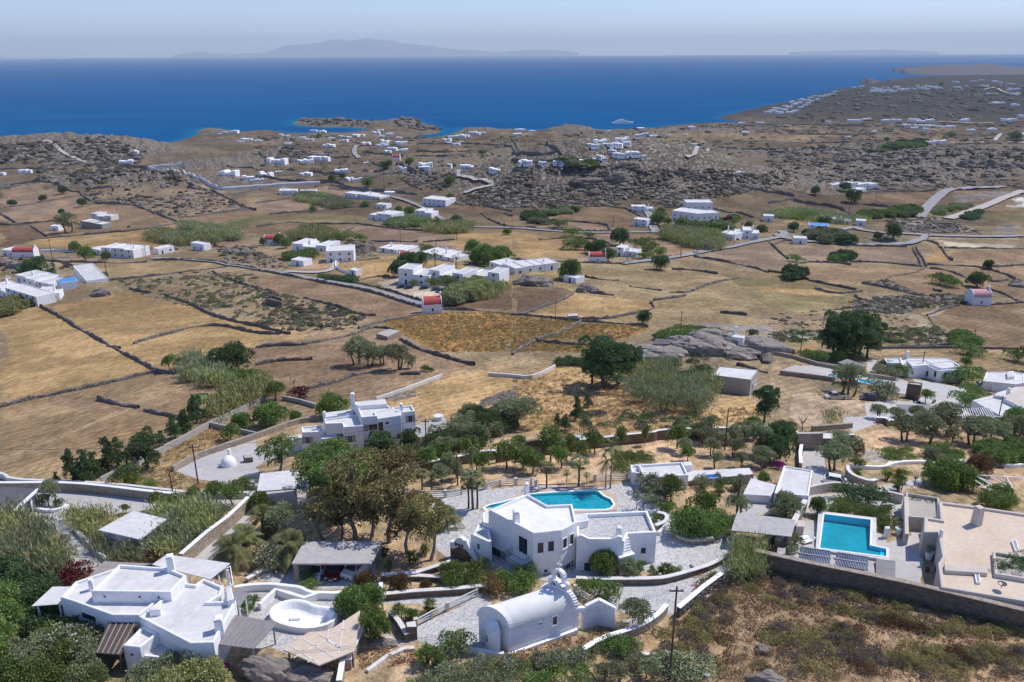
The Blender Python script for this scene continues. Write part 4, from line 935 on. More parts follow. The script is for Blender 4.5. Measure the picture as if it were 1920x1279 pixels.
# carport with three cars
CP = canopy('carport', 'reed roofed carport on stone pillars sheltering three cars', 'carport', '2:518,475 966,472 905,600 448,600', 2.7, .22, 'reed_mat', 'stone', pr=.28, base='2:680,690')
def car(name, label, pos, rz, paint, kind='hatch', group='cars'):
    Lh, Wd, Ht = {'hatch': (4.0, 1.75, 1.48), 'suv': (4.5, 1.85, 1.7), 'sedan': (4.4, 1.78, 1.42), 'pickup': (5.0, 1.8, 1.7)}[kind]
    H = empty(name, pos, label, 'pickup' if kind == 'pickup' else 'car', group, rz); key = paint + kind
    if key not in CARS:
        y0, y1 = -Lh / 2, Lh / 2; parts = []
        def loft(secs, mat, nm):
            mb = MB(); V = []; n = 0
            for y, zl, zh, w, wt in secs:
                V += [(-w / 2, y, zl), (w / 2, y, zl), (w / 2, y, zl + (zh - zl) * .6), (wt / 2, y, zh), (-wt / 2, y, zh), (-w / 2, y, zl + (zh - zl) * .6)]
            F = [(5, 4, 3, 2, 1, 0)]; m = len(secs)
            for i in range(m - 1):
                for j in range(6): F.append((i * 6 + j, i * 6 + (j + 1) % 6, (i + 1) * 6 + (j + 1) % 6, (i + 1) * 6 + j))
            F.append(tuple((m - 1) * 6 + j for j in range(6))); mb.add(V, F); parts.append((nm, mb.mesh(nm, mat), None))
        b_ = Ht * .60
        loft([(y0, .35, b_ * .78, Wd * .86, Wd * .8), (y0 + .12, .25, b_ * .88, Wd * .96, Wd * .9), (y0 + 1.1, .22, b_, Wd, Wd * .92), (y1 - .9, .22, b_ * 1.02, Wd, Wd * .92), (y1 - .1, .25, b_, Wd * .96, Wd * .88), (y1, .35, b_ * .85, Wd * .88, Wd * .8)], paint, 'body')
        c0, c1 = (y0 + .95, y1 - (.25 if kind in ('hatch', 'suv') else 1.9 if kind == 'pickup' else .75))
        loft([(c0, b_ - .03, b_ + .02, Wd * .86, Wd * .84), (c0 + .65, b_ - .03, Ht - .06, Wd * .86, Wd * .68), (c1 - .35, b_ - .03, Ht - .04, Wd * .86, Wd * .68), (c1, b_ - .03, b_ + .06, Wd * .86, Wd * .8)], 'glass', 'windows')
        mb = MB(); mb.box((0, (c0 + c1) / 2 + .08, Ht - .06), (Wd * .69, (c1 - c0) - .95, .07), 0, tap=.93)
        for sx_ in (-1, 1):
            mb.beam((sx_ * Wd * .42, c0 + .02, b_), (sx_ * Wd * .335, c0 + .66, Ht - .03), .07); mb.beam((sx_ * Wd * .42, c1 - .02, b_), (sx_ * Wd * .335, c1 - .36, Ht - .03), .09); mb.beam((sx_ * Wd * .425, (c0 + c1) / 2, b_), (sx_ * Wd * .345, (c0 + c1) / 2, Ht - .04), .07)
        parts.append(('roof', mb.mesh('roof', paint), None))
        for sx_ in (-1, 1):
            for yy in (y0 + .8, y1 - .8):
                mb = MB(); mb.tube([(sx_ * (Wd / 2 - .2), yy, .32), (sx_ * (Wd / 2 + .01), yy, .32)], .32, 14); parts.append(('wheel', mb.mesh('wheel', 'tyre'), None))
                mb = MB(); mb.tube([(sx_ * (Wd / 2 + .0), yy, .32), (sx_ * (Wd / 2 + .025), yy, .32)], .19, 10); parts.append(('hub', mb.mesh('hub', 'metal'), len(parts) - 1))
            mb = MB(); mb.box((sx_ * Wd * .33, y0 + .03, b_ * .66), (.34, .1, .14)); parts.append(('headlight', mb.mesh('headlight', 'fabric'), None))
            mb = MB(); mb.box((sx_ * Wd * .35, y1 - .03, b_ * .7), (.26, .1, .2)); parts.append(('tail_light', mb.mesh('tail_light', 'red_roof'), None))
            mb = MB(); mb.box((sx_ * (Wd / 2 + .06), c0 + .35, b_ + .02), (.16, .1, .13)); parts.append(('mirror', mb.mesh('mirror', paint), None))
        mb = MB(); mb.box((0, y0 - .01, b_ * .38), (Wd * .5, .06, .2)); parts.append(('grille', mb.mesh('grille', 'frame_dark'), None))
        mb = MB(); mb.box((0, y0 - .045, b_ * .40), (.46, .02, .11)); parts.append(('number_plate', mb.mesh('number_plate', 'white_trim'), None))
        if kind == 'pickup':
            mb = MB(); mb.box((0, y1 - 1.0, b_ + .004), (Wd * .8, 1.5, .02)); parts.append(('cargo_bed', mb.mesh('cargo_bed', 'tyre'), None))
        CARS[key] = parts
    made = []
    for nm, me, par in CARS[key]:
        o = bpy.data.objects.new(nm, me); COL.objects.link(o); o.parent = made[par] if par is not None else H; made.append(o)
    return H
CARS = {}
def carat(label, s, rz, paint, kind, group='cars', name='parked_car'):
    q = G(px(s)[0]); return car(name, label, (q.x, q.y, q.z + .03), rz, paint, kind, group)
GC = 'cars in the carport'
carat('white hatchback parked leftmost under the reed carport roof', '2:600,655', -.12, 'car_white', 'hatch', GC)
carat('dark red car parked in the middle of the carport', '2:704,650', -.1, 'car_red', 'sedan', GC)
carat('white off-road car parked rightmost under the carport roof', '2:822,645', -.45, 'car_white', 'suv', GC)

# ------------------------------------------------------------------ white drained pool, tan roof and their terrace
PB = G(px('2:520,880')[0]); out_px = px('2:325,905 318,870 345,838 400,812 470,800 540,812 590,838 650,842 700,860 712,895 690,930 640,955 560,972 470,968 400,950 350,932')
ro = ccw([tuple(onz(p, PB.z + 1.0))[:2] for p in out_px]); ro = smooth_line(ro + [ro[0]], 1)[:-1]
H = empty('drained_pool', PB, 'empty curved white plunge pool on the terrace right of the low house', 'pool')
mb = MB(); rings = [(ro, PB.z - 1), (ro, PB.z + 1.0), (inset(ro, .35), PB.z + 1.02), (inset(ro, .5), PB.z + .9), (inset(ro, .9), PB.z + .32), (inset(ro, 1.2), PB.z + .2)]; n = len(ro)
Vt = []; F = []
for rr, z in rings: Vt += [(q[0], q[1], z) for q in rr]
for k in range(len(rings) - 1):
    for i in range(n): F.append((k * n + i, k * n + (i + 1) % n, (k + 1) * n + (i + 1) % n, (k + 1) * n + i))
F.append(tuple((len(rings) - 1) * n + i for i in range(n))); mb.add(Vt, F); mb.build('basin', 'white', H)
mb = MB(); q = onz(px('2:470,905')[0], PB.z + .5); mb.box((q.x, q.y, PB.z + .25), (1.1, .5, .25), .1); mb.build('step', 'white_trim', H)
tz = '2:640,1230'
H = canopy('tan_roof', 'tan panelled flat roof with pale joints below the drained pool', 'roof', '2:840,868 812,1098 605,1182 398,1092 545,992 660,985', 2.6, .14, 'roof_tan', 'trunk', base='2:560,1080')
z = G(px('2:560,1080')[0]).z + 2.6 + .02; mb = MB()
for a in ('2:430,1062 600,1170', '2:515,1030 690,1135', '2:600,1000 735,1085', '2:660,975 650,1045', '2:745,925 715,1115', '2:460,1140 640,1040', '2:540,1165 720,1055', '2:660,1000 830,950', '2:740,1070 820,1050', '2:650,1040 735,1090'):
    P = [onz(p, z) for p in px(a)]; mb.beam(P[0], P[1], .12, .04)
mb.build('joint', 'fabric', H)

# ------------------------------------------------------------------ blue pool of the villa
def water_mat():
    m = bpy.data.materials.new('pool_water'); m.use_nodes = True; t = m.node_tree; t.nodes.clear()
    tr = N(t, 'ShaderNodeBsdfTransparent'); tr.inputs[0].default_value = (.17, .82, .99, 1); gl = N(t, 'ShaderNodeBsdfGlossy'); gl.inputs['Roughness'].default_value = .05
    fr = N(t, 'ShaderNodeFresnel'); fr.inputs[0].default_value = 1.33; mx = N(t, 'ShaderNodeMixShader'); ou = N(t, 'ShaderNodeOutputMaterial')
    bn = N(t, 'ShaderNodeBump'); bn.inputs['Distance'].default_value = .03; t.links.new(noise(t, coord(t), 3, 3), bn.inputs['Height']); t.links.new(bn.outputs[0], gl.inputs['Normal'])
    t.links.new(fr.outputs[0], mx.inputs[0]); t.links.new(tr.outputs[0], mx.inputs[1]); t.links.new(gl.outputs[0], mx.inputs[2]); t.links.new(mx.outputs[0], ou.inputs[0]); MAT['pool_water'] = m
water_mat()
def pool(label, s, deck_s, deck_mat, depth=1.4, name='swimming_pool', lift=.9, rim=.25, base=None, deckmat2=None, sm=0, lining='pool_lining'):
    P0 = px(s); b = G(px(base)[0]) if base else G(P0[0]); z = b.z + lift
    P = ccw([tuple(onz(p, z))[:2] for p in P0]); P = smooth_line(P + [P[0]], sm)[:-1] if sm else P; D = ccw([tuple(onz(p, z))[:2] for p in px(deck_s)])
    c = (sum(p[0] for p in P) / len(P), sum(p[1] for p in P) / len(P)); H = empty(name, (c[0], c[1], z), label, 'pool')
    # deck slab round the hole: strips between water edge and deck edge, then the deck skirt
    mb = MB(); R1 = inset(P, -rim); n = len(P)
    V_ = [(q[0], q[1], z + .05) for q in P] + [(q[0], q[1], z + .05) for q in R1] + [(q[0], q[1], z - .04) for q in R1]
    mb.add(V_, [(i, (i + 1) % n, n + (i + 1) % n, n + i)[::-1] for i in range(n)] + [(n + i, n + (i + 1) % n, 2 * n + (i + 1) % n, 2 * n + i)[::-1] for i in range(n)]); mb.build('coping', deckmat2 or 'white_trim', H)
    mb = MB(); zf = z - depth
    mb.add([(q[0], q[1], z + .05) for q in P] + [(q[0], q[1], zf) for q in P], [((i + 1) % n, i, n + i, n + (i + 1) % n) for i in range(n)] + [tuple(n + i for i in range(n))]); mb.build('basin', lining, H)
    mb = MB(); mb.add([(q[0], q[1], z - .12) for q in P], [tuple(range(n))]); mb.build('water', 'pool_water', H)
    import bmesh
    bm = bmesh.new(); ov = [bm.verts.new((q[0], q[1], z)) for q in D]; iv = [bm.verts.new((q[0], q[1], z)) for q in P]; es = []
    for L_ in (ov, iv):
        for i in range(len(L_)): es.append(bm.edges.new((L_[i], L_[(i + 1) % len(L_)])))
    bmesh.ops.triangle_fill(bm, edges=es, use_beauty=True)
    vs = [tuple(v.co) for v in bm.verts]; fs = [tuple(v.index for v in f.verts) for f in (bm.verts.index_update() or bm.faces)]
    mb = MB(); mb.add(vs, [f if (Vector(vs[f[1]]) - Vector(vs[f[0]])).cross(Vector(vs[f[2]]) - Vector(vs[f[1]])).z > 0 else f[::-1] for f in fs])
    m_ = len(D); mb.add([(q[0], q[1], z) for q in D] + [(q[0], q[1], b.z - 3) for q in D], [(i, (i + 1) % m_, m_ + (i + 1) % m_, m_ + i)[::-1] for i in range(m_)]); mb.build('deck', deck_mat, H); bm.free()
    return H, z
mat_plain('deck_tan', (.55, .43, .33), (.48, .37, .28), .4, .9, 3.0)
pool('large free-form blue swimming pool behind the villa', '3:597,204 700,196 850,188 960,183 985,190 1000,205 1012,215 1050,232 1068,262 1050,282 1020,290 840,292 600,292 345,296 333,280 360,268 430,252 520,228', '3:560,182 960,165 1010,178 1090,210 1090,296 840,312 330,312 310,285 470,235', 'deck_tan', 1.5, lift=.12, rim=.3, base='3:1085,300', lining='pool_teal')
rk_mats = {}
# pool at the right with its terrace
pool('rectangular turquoise pool with corner steps in the right hand garden', '4:750,318 1015,350 1010,497 1105,517 1103,560 725,512', '4:716,298 1048,338 1048,500 1125,512 1118,580 700,520', 'roof_white', 1.5, lift=.35, base='4:715,520', rim=.22)
z = G(px('4:715,520')[0]).z
H = empty('pool_steps', onz(px('4:1050,535')[0], z), 'pale steps under water in the corner of the right hand pool', 'steps')
for k, s in enumerate(('4:1012,500 1030,503 1028,548 1010,545', '4:1031,503 1050,507 1048,551 1029,548', '4:1051,507 1072,511 1070,554 1049,551', '4:1073,511 1102,517 1100,558 1071,554')):
    P = ccw([tuple(onz(p, z + .3))[:2] for p in px(s)]); mb = MB(); mb.prism(P, z - 1.1, z - .75 + .22 * k); mb.build('step', 'pool_lining', H)
def panels(label, s, name='solar_panel', tilt=.35, z0=.45, mat='panel'):
    P = px(s); g = G(P[3]); z = g.z; q = [onz(P[0], z + z0 + tilt), onz(P[1], z + z0 + tilt), onz(P[2], z + z0 - .1), onz(P[3], z + z0 - .1)]
    H = empty(name, ((q[0] + q[2]) / 2).to_tuple()[:2] + (z,), label, 'solar panel'); mb = MB()
    V_ = q + [Vector((p.x, p.y, p.z - .12)) for p in q]; mb.add(V_, [(3, 2, 1, 0), (4, 5, 6, 7), (0, 1, 5, 4), (1, 2, 6, 5), (2, 3, 7, 6), (3, 0, 4, 7)]); mb.build('collector', mat, H)
    mb = MB(); a, b = q[0], q[1]; mb.tube([a, b], .07, 6); mb.build('header_tube', 'fabric', H)
    for p in q: mb = MB(); mb.box((p.x, p.y, hz(p.x, p.y) - .2), (.06, .06, max(.1, p.z - .12 - hz(p.x, p.y) + .2))); mb.build('leg', 'metal', H)
    H['group'] = 'solar collectors below the right hand pool'; return H
GP = 'solar collectors below the right hand pool'
for lb, s in (('striped solar collector, upper left one below the rectangular pool', '4:614,503 787,530 786,562 610,535'), ('striped solar collector, lower left one by the stone wall', '4:610,540 784,567 783,604 606,573'),
              ('striped solar collector, upper right one below the pool', '4:822,535 1002,562 1001,595 818,567'), ('striped solar collector, lower right one by the stone wall', '4:818,572 1000,600 999,638 814,609')):
    panels(lb, s)
panels('blue grey slatted cover lying right of the solar collectors', '4:1047,576 1157,586 1156,682 1045,662', 'pool_cover_bench', .05, .3, 'slats')
# ------------------------------------------------------------------ other houses in the foreground
B2 = house('two_storey_house', 'stepped two storey white house with two awnings on the left of the orchard', 'house', '6:820,988')
h2 = topz('6:820,988', '6:788,728')[1]
block(B2, '6:755,640 975,626 1013,662 893,688 905,716 788,728', h2, ph=.4, pw=.25)
block(B2, '6:710,615 965,592 980,628 760,642', h2 + .4, ph=0)
block(B2, '6:1015,652 1165,635 1190,680 1090,690 1030,682', h2 - .5, ph=.4, pw=.25)
block(B2, '6:893,688 1012,662 1030,690 1085,690 1085,712 910,740', h2 - .2, ph=0, poly=None)
block(B2, '6:510,740 770,703 803,790 655,802 645,770 520,776', h2 - 1.4, ph=.35, pw=.25)
block(B2, '6:338,800 495,785 510,832 345,842', h2 - 3.0, ph=.3, pw=.25)
block(B2, '6:498,695 722,668 728,698 515,726', h2 - 1.2, ph=0); block(B2, '6:228,870 340,855 345,890 230,905', 1.6, ph=0)
chimney(B2, '6:728,640', 2.0, .7, h2); chimney(B2, '6:1090,700', 1.6, .6, h2 - 1.2); chimney(B2, '6:515,740', 1.0, .5, h2 - 1.6)
opening(B2, '6:878,803', 1.6, 1.2, 'shut'); opening(B2, '6:1156,740', .8, 1.3, 'shut'); opening(B2, '6:386,900 705,892', .9, 1.3, 'shut')
opening(B2, '6:935,805', .9, 2.1, 'door'); opening(B2, '6:983,772 955,700', .6, .6); opening(B2, '6:884,892', 1.0, .8, pane='frame_dark'); opening(B2, '6:630,890', 1.2, 2.0, 'door')
zr = ORG[B2.name].z
def awn(H, s, h, mat='fabric', posts=()):
    P = ccw([tuple(onz(p, ORG[H.name].z + h))[:2] for p in px(s)]); mb = MB(); mb.prism(P, ORG[H.name].z + h - .12, ORG[H.name].z + h, bottom=True); a_ = mb.build('awning', mat, H)
    for q in inset(P, .25)[:2]: mb = MB(); mb.box((q[0], q[1], ORG[H.name].z - 1), (.12, .12, h + .88)); mb.build('awning_post', 'metal', a_)
awn(B2, '6:912,735 1075,712 1086,748 915,772', h2 - 1.6); awn(B2, '6:485,850 602,832 632,870 490,893', h2 - 3.8)
mb = MB(); P = ccw([tuple(onz(p, zr + 2.6))[:2] for p in px('6:905,858 1160,830 1168,800 1040,760 905,790')]); mb.prism(P, zr - 2, zr + 2.6); mb.build('terrace', 'cement', B2)
mb = MB(); P = ccw([tuple(onz(p, zr + 2.3))[:2] for p in px('6:1195,790 1405,715 1452,800 1230,880 1160,850')]); mb.prism(P, zr - 2, zr + 2.3); mb.build('terrace', 'cement', B2)
mb = MB(); q = onz(px('6:1366,745')[0], zr + 2.3); mb.tube([q, q + Vector((0, 0, .8))], .9, 14); mb.build('water_tank', 'fabric', B2)

PH = house('pool_house', 'low white pool house with parapet roof behind the swimming pool', 'pool house', '7:985,1200')
block(PH, '7:945,1082 1275,1062 1322,1160 988,1180', 2.8); block(PH, '7:886,1086 945,1080 985,1135 975,1150 895,1140', 2.4)
block(PH, '7:1278,1062 1340,1058 1350,1086 1290,1090', 2.0, ph=0); block(PH, '7:1290,1095 1345,1090 1352,1115 1305,1120', 1.2, ph=0)
opening(PH, '7:1060,1195 1180,1190', .9, 1.4)
H = house('terrace_platform', 'long white terrace platform beside the pool house', 'terrace', '7:1240,1225')
block(H, '7:1322,1130 1780,1106 1812,1155 1240,1216', .9, ph=0, name='slab', mat='stone', roof='roof_white')
H2 = house('blue_plunge_pool', 'small bright blue rectangular plunge pool set in the white platform', 'pool', '7:1240,1225')
block(H2, '7:1448,1156 1562,1150 1580,1180 1464,1186', 0.99, ph=.08, pw=.1, name='rim', roof='blue_tile', mat='white_trim')
SW = house('small_white_house', 'small plain white flat roofed house beside magenta bougainvillea', 'house', '4:660,215')
block(SW, '4:518,38 684,66 660,212 463,196', 3.0, ph=.2, pw=.3, roof='roof_white'); block(SW, '4:330,110 482,152 440,212 283,203', 2.2, ph=0, roof='roof_white')
opening(SW, '4:400,300', 1.6, .9)
canopy('shed_roof', 'grey plank roofed shelter at the end of the stone wall', 'shelter', '4:250,308 586,350 562,446 217,410', 2.5, .14, 'reed_mat', 'stone', base='4:260,480', pr=.2)
RV = house('modern_villa', 'large cream flat roofed villa cut off by the right edge', 'house', '4:1415,745')
block(RV, '4:1405,243 1600,268 2100,342 2300,900 1893,815 1418,735 1400,600 1425,560 1400,420 1320,420 1322,330 1415,345', 3.3, ph=.3, pw=.45, mat='wall_tan', roof='roof_tan')
block(RV, '4:1435,600 1680,618 1685,655 1440,640', 3.5, ph=0, mat='wall_tan', roof='wall_tan')
chimney(RV, '4:1618,375', 2.6, 1.0, 3.0, 'wall_tan', False); chimney(RV, '4:1415,450', .7, .35, 3.2, 'white')
opening(RV, '4:1385,650', 1.4, 2.0, 'door')
for lb, s in (('skylight', '4:1820,468 1850,465 1868,525 1842,528'), ('skylight', '4:1605,630 1635,632 1645,710 1618,708')):
    P = ccw([tuple(onz(p, ORG[RV.name].z + 3.25))[:2] for p in px(s)]); mb = MB(); mb.prism(P, ORG[RV.name].z + 2.9, ORG[RV.name].z + 3.3); o = mb.build('skylight', 'white_trim', RV)
    mb = MB(); mb.add([(q[0], q[1], ORG[RV.name].z + 3.304) for q in inset(P, .1)], [tuple(range(4))]); mb.build('pane', 'shutter', o)
H = house('roof_planter', 'walled planter with green hedge let into the cream villa roof', 'planter', '4:1730,700')
block(H, '4:1712,530 1730,528 2100,590 2100,720 1725,658', 3.95, ph=.4, pw=.35, mat='wall_tan', roof='gravel', z0=3.2)
mb = MB(); q = onz(px('4:1762,740')[0], ORG[RV.name].z + 3.3); mb.lathe((q.x, q.y, q.z), [(.05, 0), (.05, .35), (.4, .5), (.5, .62)], 14); mb.build('satellite_dish', 'metal', RV)
H = house('entrance_block', 'grey planter box with low hedge left of the cream villa roof', 'planter', '4:1235,420')
block(H, '4:1215,190 1408,222 1416,345 1225,330', 1.9, ph=.5, pw=.3, mat='wall_tan', roof='gravel')
H = house('yard_wall', 'tall thin cream wall between the pool yard and hedge', 'wall', '4:1215,430'); block(H, '4:1205,215 1228,218 1235,432 1210,430', 2.0, ph=0, mat='wall_tan', roof='wall_tan')
H = house('barbecue', 'cream masonry barbecue block left of the rectangular pool', 'barbecue', '4:590,430'); block(H, '4:588,350 640,352 635,390 588,388', 1.3, ph=0, mat='wall_tan', roof='wall_tan')
H = house('yard_box', 'square concrete pump box behind the stone wall corner', 'box', '4:480,545'); block(H, '4:482,502 530,510 525,545 476,540', 1.0, ph=0, mat='cement', roof='cement'); opening(H, '4:500,550', .5, .4, 'vent')
H = house('pillar_box', 'white pillar between the hedge and the pool', 'pillar', '4:1110,450'); block(H, '4:1097,385 1125,385 1125,400 1097,400', 1.6, ph=0)
def pot(label, s, r=.5, h=.8, mat='white_trim', plant=True, cat='pot'):
    q = G(px(s)[0]); H = empty('plant_pot', q, label, cat); mb = MB(); mb.lathe(q, [(r * .65, -.1), (r * .95, h * .9), (r * 1.05, h), (r * .85, h), (r * .8, h * .85), (0, h * .85)], 14); mb.build('pot', mat, H)
    if plant:
        mb = MB()
        for i in range(70):
            an, t_, rr = RND.uniform(0, 6.28), RND.uniform(0, 1), r * 1.1; p = q + Vector((rr * math.cos(an) * t_, rr * math.sin(an) * t_, h + RND.uniform(0, .9))); d = Vector((RND.uniform(-1, 1), RND.uniform(-1, 1), RND.uniform(-.2, 1))).normalized() * .14; e_ = d.orthogonal().normalized() * .07
            mb.add([p - d, p + e_, p + d, p - e_], [(0, 1, 2, 3)])
        mb.build('foliage', 'lf_olive', H)
pot('white urn with a shrub at the right corner of the rectangular pool', '4:1172,432', .5, 1.0); pot('large white tub with a shrub in the nook of the cream villa', '4:1345,575', .55, 1.1); pot('small dark pot by the shaded wall of the cream villa', '4:1338,645', .3, .5, 'frame_dark', False)
def lounger(label, s, rz):
    q = G(px(s)[0]); H = empty('sun_lounger', q, label, 'sun lounger', 'loungers beside the rectangular pool', rz)
    def pt(nm, c, d, tilt=0, mat='white_trim'):
        mb = MB(); mb.box((0, 0, 0), d); me = mb.mesh(nm, mat); o = bpy.data.objects.new(nm, me); COL.objects.link(o); o.parent = H; o.location = c; o.rotation_euler = (tilt, 0, 0)
    pt('seat', (0, -.2, .32), (.65, 1.4, .07)); pt('backrest', (0, .78, .46), (.65, .75, .06), .55)
    for x in (-.28, .28):
        for y in (-.8, .45): pt('leg', (x, y, 0), (.06, .06, .32))
lounger('white sun lounger left of the pool, the farther of two', '4:640,462', -1.2); lounger('white sun lounger left of the pool, the nearer of two', '4:655,482', -1.15)

# compound at the upper right (crop 8)
K = house('long_white_house', 'long low white house with brown edged roofs at the upper right', 'house', '8:905,385')
block(K, '8:868,285 985,283 1005,320 925,322 890,318', 3.2, ph=.25); block(K, '8:985,282 1350,284 1480,368 1280,380 1195,345 1060,360 1000,330', 3.4, ph=.25)
block(K, '8:1040,300 1180,300 1250,330 1080,345', 3.8, ph=.2); block(K, '8:1190,322 1370,300 1440,345 1300,362', 3.8, ph=.2)
opening(K, '8:1192,402 1325,415 1253,405', .8, 1.6, 'door'); chimney(K, '8:1040,285', 1.6, .7, 3.3)
K = house('white_house', 'white house with three roof levels at the far right edge', 'house', '8:1680,520')
block(K, '8:1635,390 1860,388 1918,400 1918,470 1850,480 1610,455', 3.0, ph=.2); block(K, '8:1690,465 1782,470 1775,495 1680,490', 2.2, ph=0); block(K, '8:1790,385 1840,380 1850,420 1795,425', 3.6, ph=0)
K = house('angular_white_house', 'angular house with bright white terraces and tan roof at the right edge', 'house', '8:1640,715')
block(K, '8:1880,500 2300,480 2300,640 1918,660 1760,585', 3.4, ph=0, roof='wall_tan'); block(K, '8:1530,600 1690,562 1918,680 2300,720 2300,760 1740,715 1600,640', 2.5, ph=0); block(K, '8:1690,560 1720,548 2300,640 2300,700', 3.2, ph=0, roof='roof_white'); block(K, '8:1700,548 1860,500 1890,508 1760,570', 2.8, ph=0)
chimney(K, '8:1800,545', .8, .6, 3.2)
canopy('carport', 'grey slatted carport roof beside two motorbikes at upper right', 'carport', '8:960,632 1250,642 1290,700 1010,695', 2.4, .1, 'slats', 'cement', base='8:1010,740')
canopy('slatted_roof', 'grey slatted roof behind the narrow blue pools', 'pergola', '8:595,292 740,340 690,362 520,318', 2.4, .12, 'slats', 'cement', under='cement', base='8:680,390')
g = canopy('white_pergola', 'white ladder-like pergola at the right edge terrace', 'pergola', '8:1430,665 1660,655 1710,735 1450,735', 2.6, .02, 'white_trim', 'white_trim', base='8:1450,760', beams=14)
for o in list(g.children):
    if o.name.startswith('roof'): bpy.data.objects.remove(o)
K = house('concrete_box_house', 'bare grey concrete box building with white roof beside the reeds', 'building', '7:1780,568')
block(K, '7:1555,345 1845,372 1790,448 1510,412', topz('7:1780,568', '7:1790,448')[1], ph=.15, pw=.2, mat='cement', roof='roof_white'); opening(K, '7:1822,470', 1.6, .8); opening(K, '7:1802,500', .8, 1.8, 'door')
K = house('stone_block', 'square stone tower block by the narrow pools at upper right', 'building', '8:1080,590'); block(K, '8:1060,462 1160,470 1150,490 1045,478', 3.6, ph=.2, mat='darkstone', roof='roof_grey')
K = house('gate_wall', 'tall brown stone wall with pale step at the end of the right hand drive', 'wall', '8:250,965'); block(K, '8:222,842 410,842 410,850 225,852', 3.2, ph=0, mat='stone', roof='fabric'); block(K, '8:410,848 575,850 575,888 410,888', 2.0, ph=0, mat='stone', roof='fabric'); block(K, '8:575,850 660,850 650,862 575,862', 3.0, ph=0, mat='stone', roof='fabric')
def flat_pool(label, s, base, lift=.35, mat='pool_lining'):
    z = G(px(base)[0]).z + lift; P = ccw([tuple(onz(p, z))[:2] for p in px(s)]); c = inset(P, .1)[0]
    H = empty('lap_pool', (P[0][0], P[0][1], z), label, 'pool'); mb = MB(); n = len(P); R1 = inset(P, -.3)
    V_ = [(q[0], q[1], z + .04) for q in P] + [(q[0], q[1], z + .04) for q in R1] + [(q[0], q[1], z - 1.5) for q in R1]
    mb.add(V_, [(i, (i + 1) % n, n + (i + 1) % n, n + i)[::-1] for i in range(n)] + [(n + i, n + (i + 1) % n, 2 * n + (i + 1) % n, 2 * n + i)[::-1] for i in range(n)]); mb.build('coping', 'fabric', H)
    mb = MB(); mb.add([(q[0], q[1], z - .1) for q in P], [tuple(range(n))]); mb.build('water', 'lap_water', H)
mat_plain('lap_water', (.03, .36, .55), (.02, .30, .50), .5, .1, 3.0, spec=.5)
flat_pool('narrow blue pool in the long upper right terrace, left part before the tree', '8:455,405 500,408 505,432 440,425', '8:455,430'); flat_pool('narrow blue pool in the long upper right terrace, right part behind the tree', '8:675,440 800,460 890,480 885,492 790,488 685,462', '8:690,470')
K = house('shed', 'small dark roofed shed on stone walls left of the big boulders', 'shed', '7:1060,222'); block(K, '7:1075,138 1195,145 1180,180 1050,182', 2.2, ph=0, mat='darkstone', roof='dark_roof')
K = house('small_house', 'small white chapel-like house behind the big grey boulders', 'house', '7:1640,150'); block(K, '7:1560,100 1640,92 1745,118 1735,135 1600,120', 2.6, ph=.15); chimney(K, '7:1672,100', 1.6, .6, 2.6)
K = house('field_hut', 'flat roofed dry stone hut between the mown fields', 'hut', '10:985,1190'); block(K, '10:900,1140 1000,1105 1080,1120 985,1165', topz('10:985,1192', '10:985,1165')[1], ph=0, mat='stone', roof='gravel')
K = house('stone_cistern', 'dark stone cistern full of weeds beside the reed bed', 'cistern', '5:1490,632'); block(K, '5:1455,550 1560,545 1585,580 1480,600 1435,580', topz('5:1490,632', '5:1485,600')[1], ph=.25, pw=.3, mat='darkstone', roof='lf_green')
K = house('stone_ruin', 'roofless dark stone hut on the scrubby slope', 'ruin', '10:195,930'); block(K, '10:70,862 130,855 205,882 190,905 85,880', 2.6, ph=.8, pw=.4, mat='darkstone', roof='dark_roof')
K = house('stone_hut', 'small grey block hut at the corner of the golden crop field', 'hut', '11:470,1035'); block(K, '11:415,992 490,990 497,1005 420,1010', 2.3, ph=0, mat='cement', roof='roof_grey')
# round oven and stone box on the drive
H = empty('bread_oven', G(px('5:1715,1090')[0]), 'white domed outdoor oven on the curved concrete drive', 'oven'); q = ORG[H.name]
mb = MB(); mb.lathe(q, [(1.2, -.3), (1.25, .3), (1.2, .8), (1.0, 1.25), (.6, 1.6), (0, 1.75)], 18); mb.build('dome', 'white', H, smooth=True); mb = MB(); mb.box((q.x - .3, q.y + 1.6, q.z), (.45, .45, 2.3)); mb.build('chimney', 'white', H)
H = house('stone_fountain', 'small peaked grey stone box beside the domed oven', 'fountain', '5:1850,1050'); block(H, '5:1820,1010 1880,1005 1893,1030 1830,1035', 1.2, ph=0, mat='darkstone', roof='gravel')

# gateway in the orchard wall
q = G(px('7:160,1050')[0]); H = empty('gateway', q, 'grey stone arched gateway in the long orchard wall', 'gate')
mb = MB(); mb.box((q.x - 1.6, q.y, q.z - .5), (.5, .6, 3.2)); mb.box((q.x + 1.6, q.y, q.z - .5), (.5, .6, 3.2)); mb.box((q.x, q.y, q.z + 2.7), (3.8, .65, .3))
for i in range(8):
    a0, a1 = math.pi * i / 8, math.pi * (i + 1) / 8; P = []
    for y in (-.3, .3): P += [(q.x - 1.4 * math.cos(a0), q.y + y, q.z + 3), (q.x - 1.4 * math.cos(a1), q.y + y, q.z + 3), (q.x - 1.4 * math.cos(a1), q.y + y, q.z + 3 + .7 * math.sin(a1)), (q.x - 1.4 * math.cos(a0), q.y + y, q.z + 3 + .7 * math.sin(a0))]
    mb.add(P, [(0, 1, 2, 3), (7, 6, 5, 4), (3, 2, 6, 7)])
mb.build('surround', 'darkstone', H); mb = MB(); mb.box((q.x, q.y, q.z), (2.7, .12, 2.7)); mb.build('door', 'cement', H)
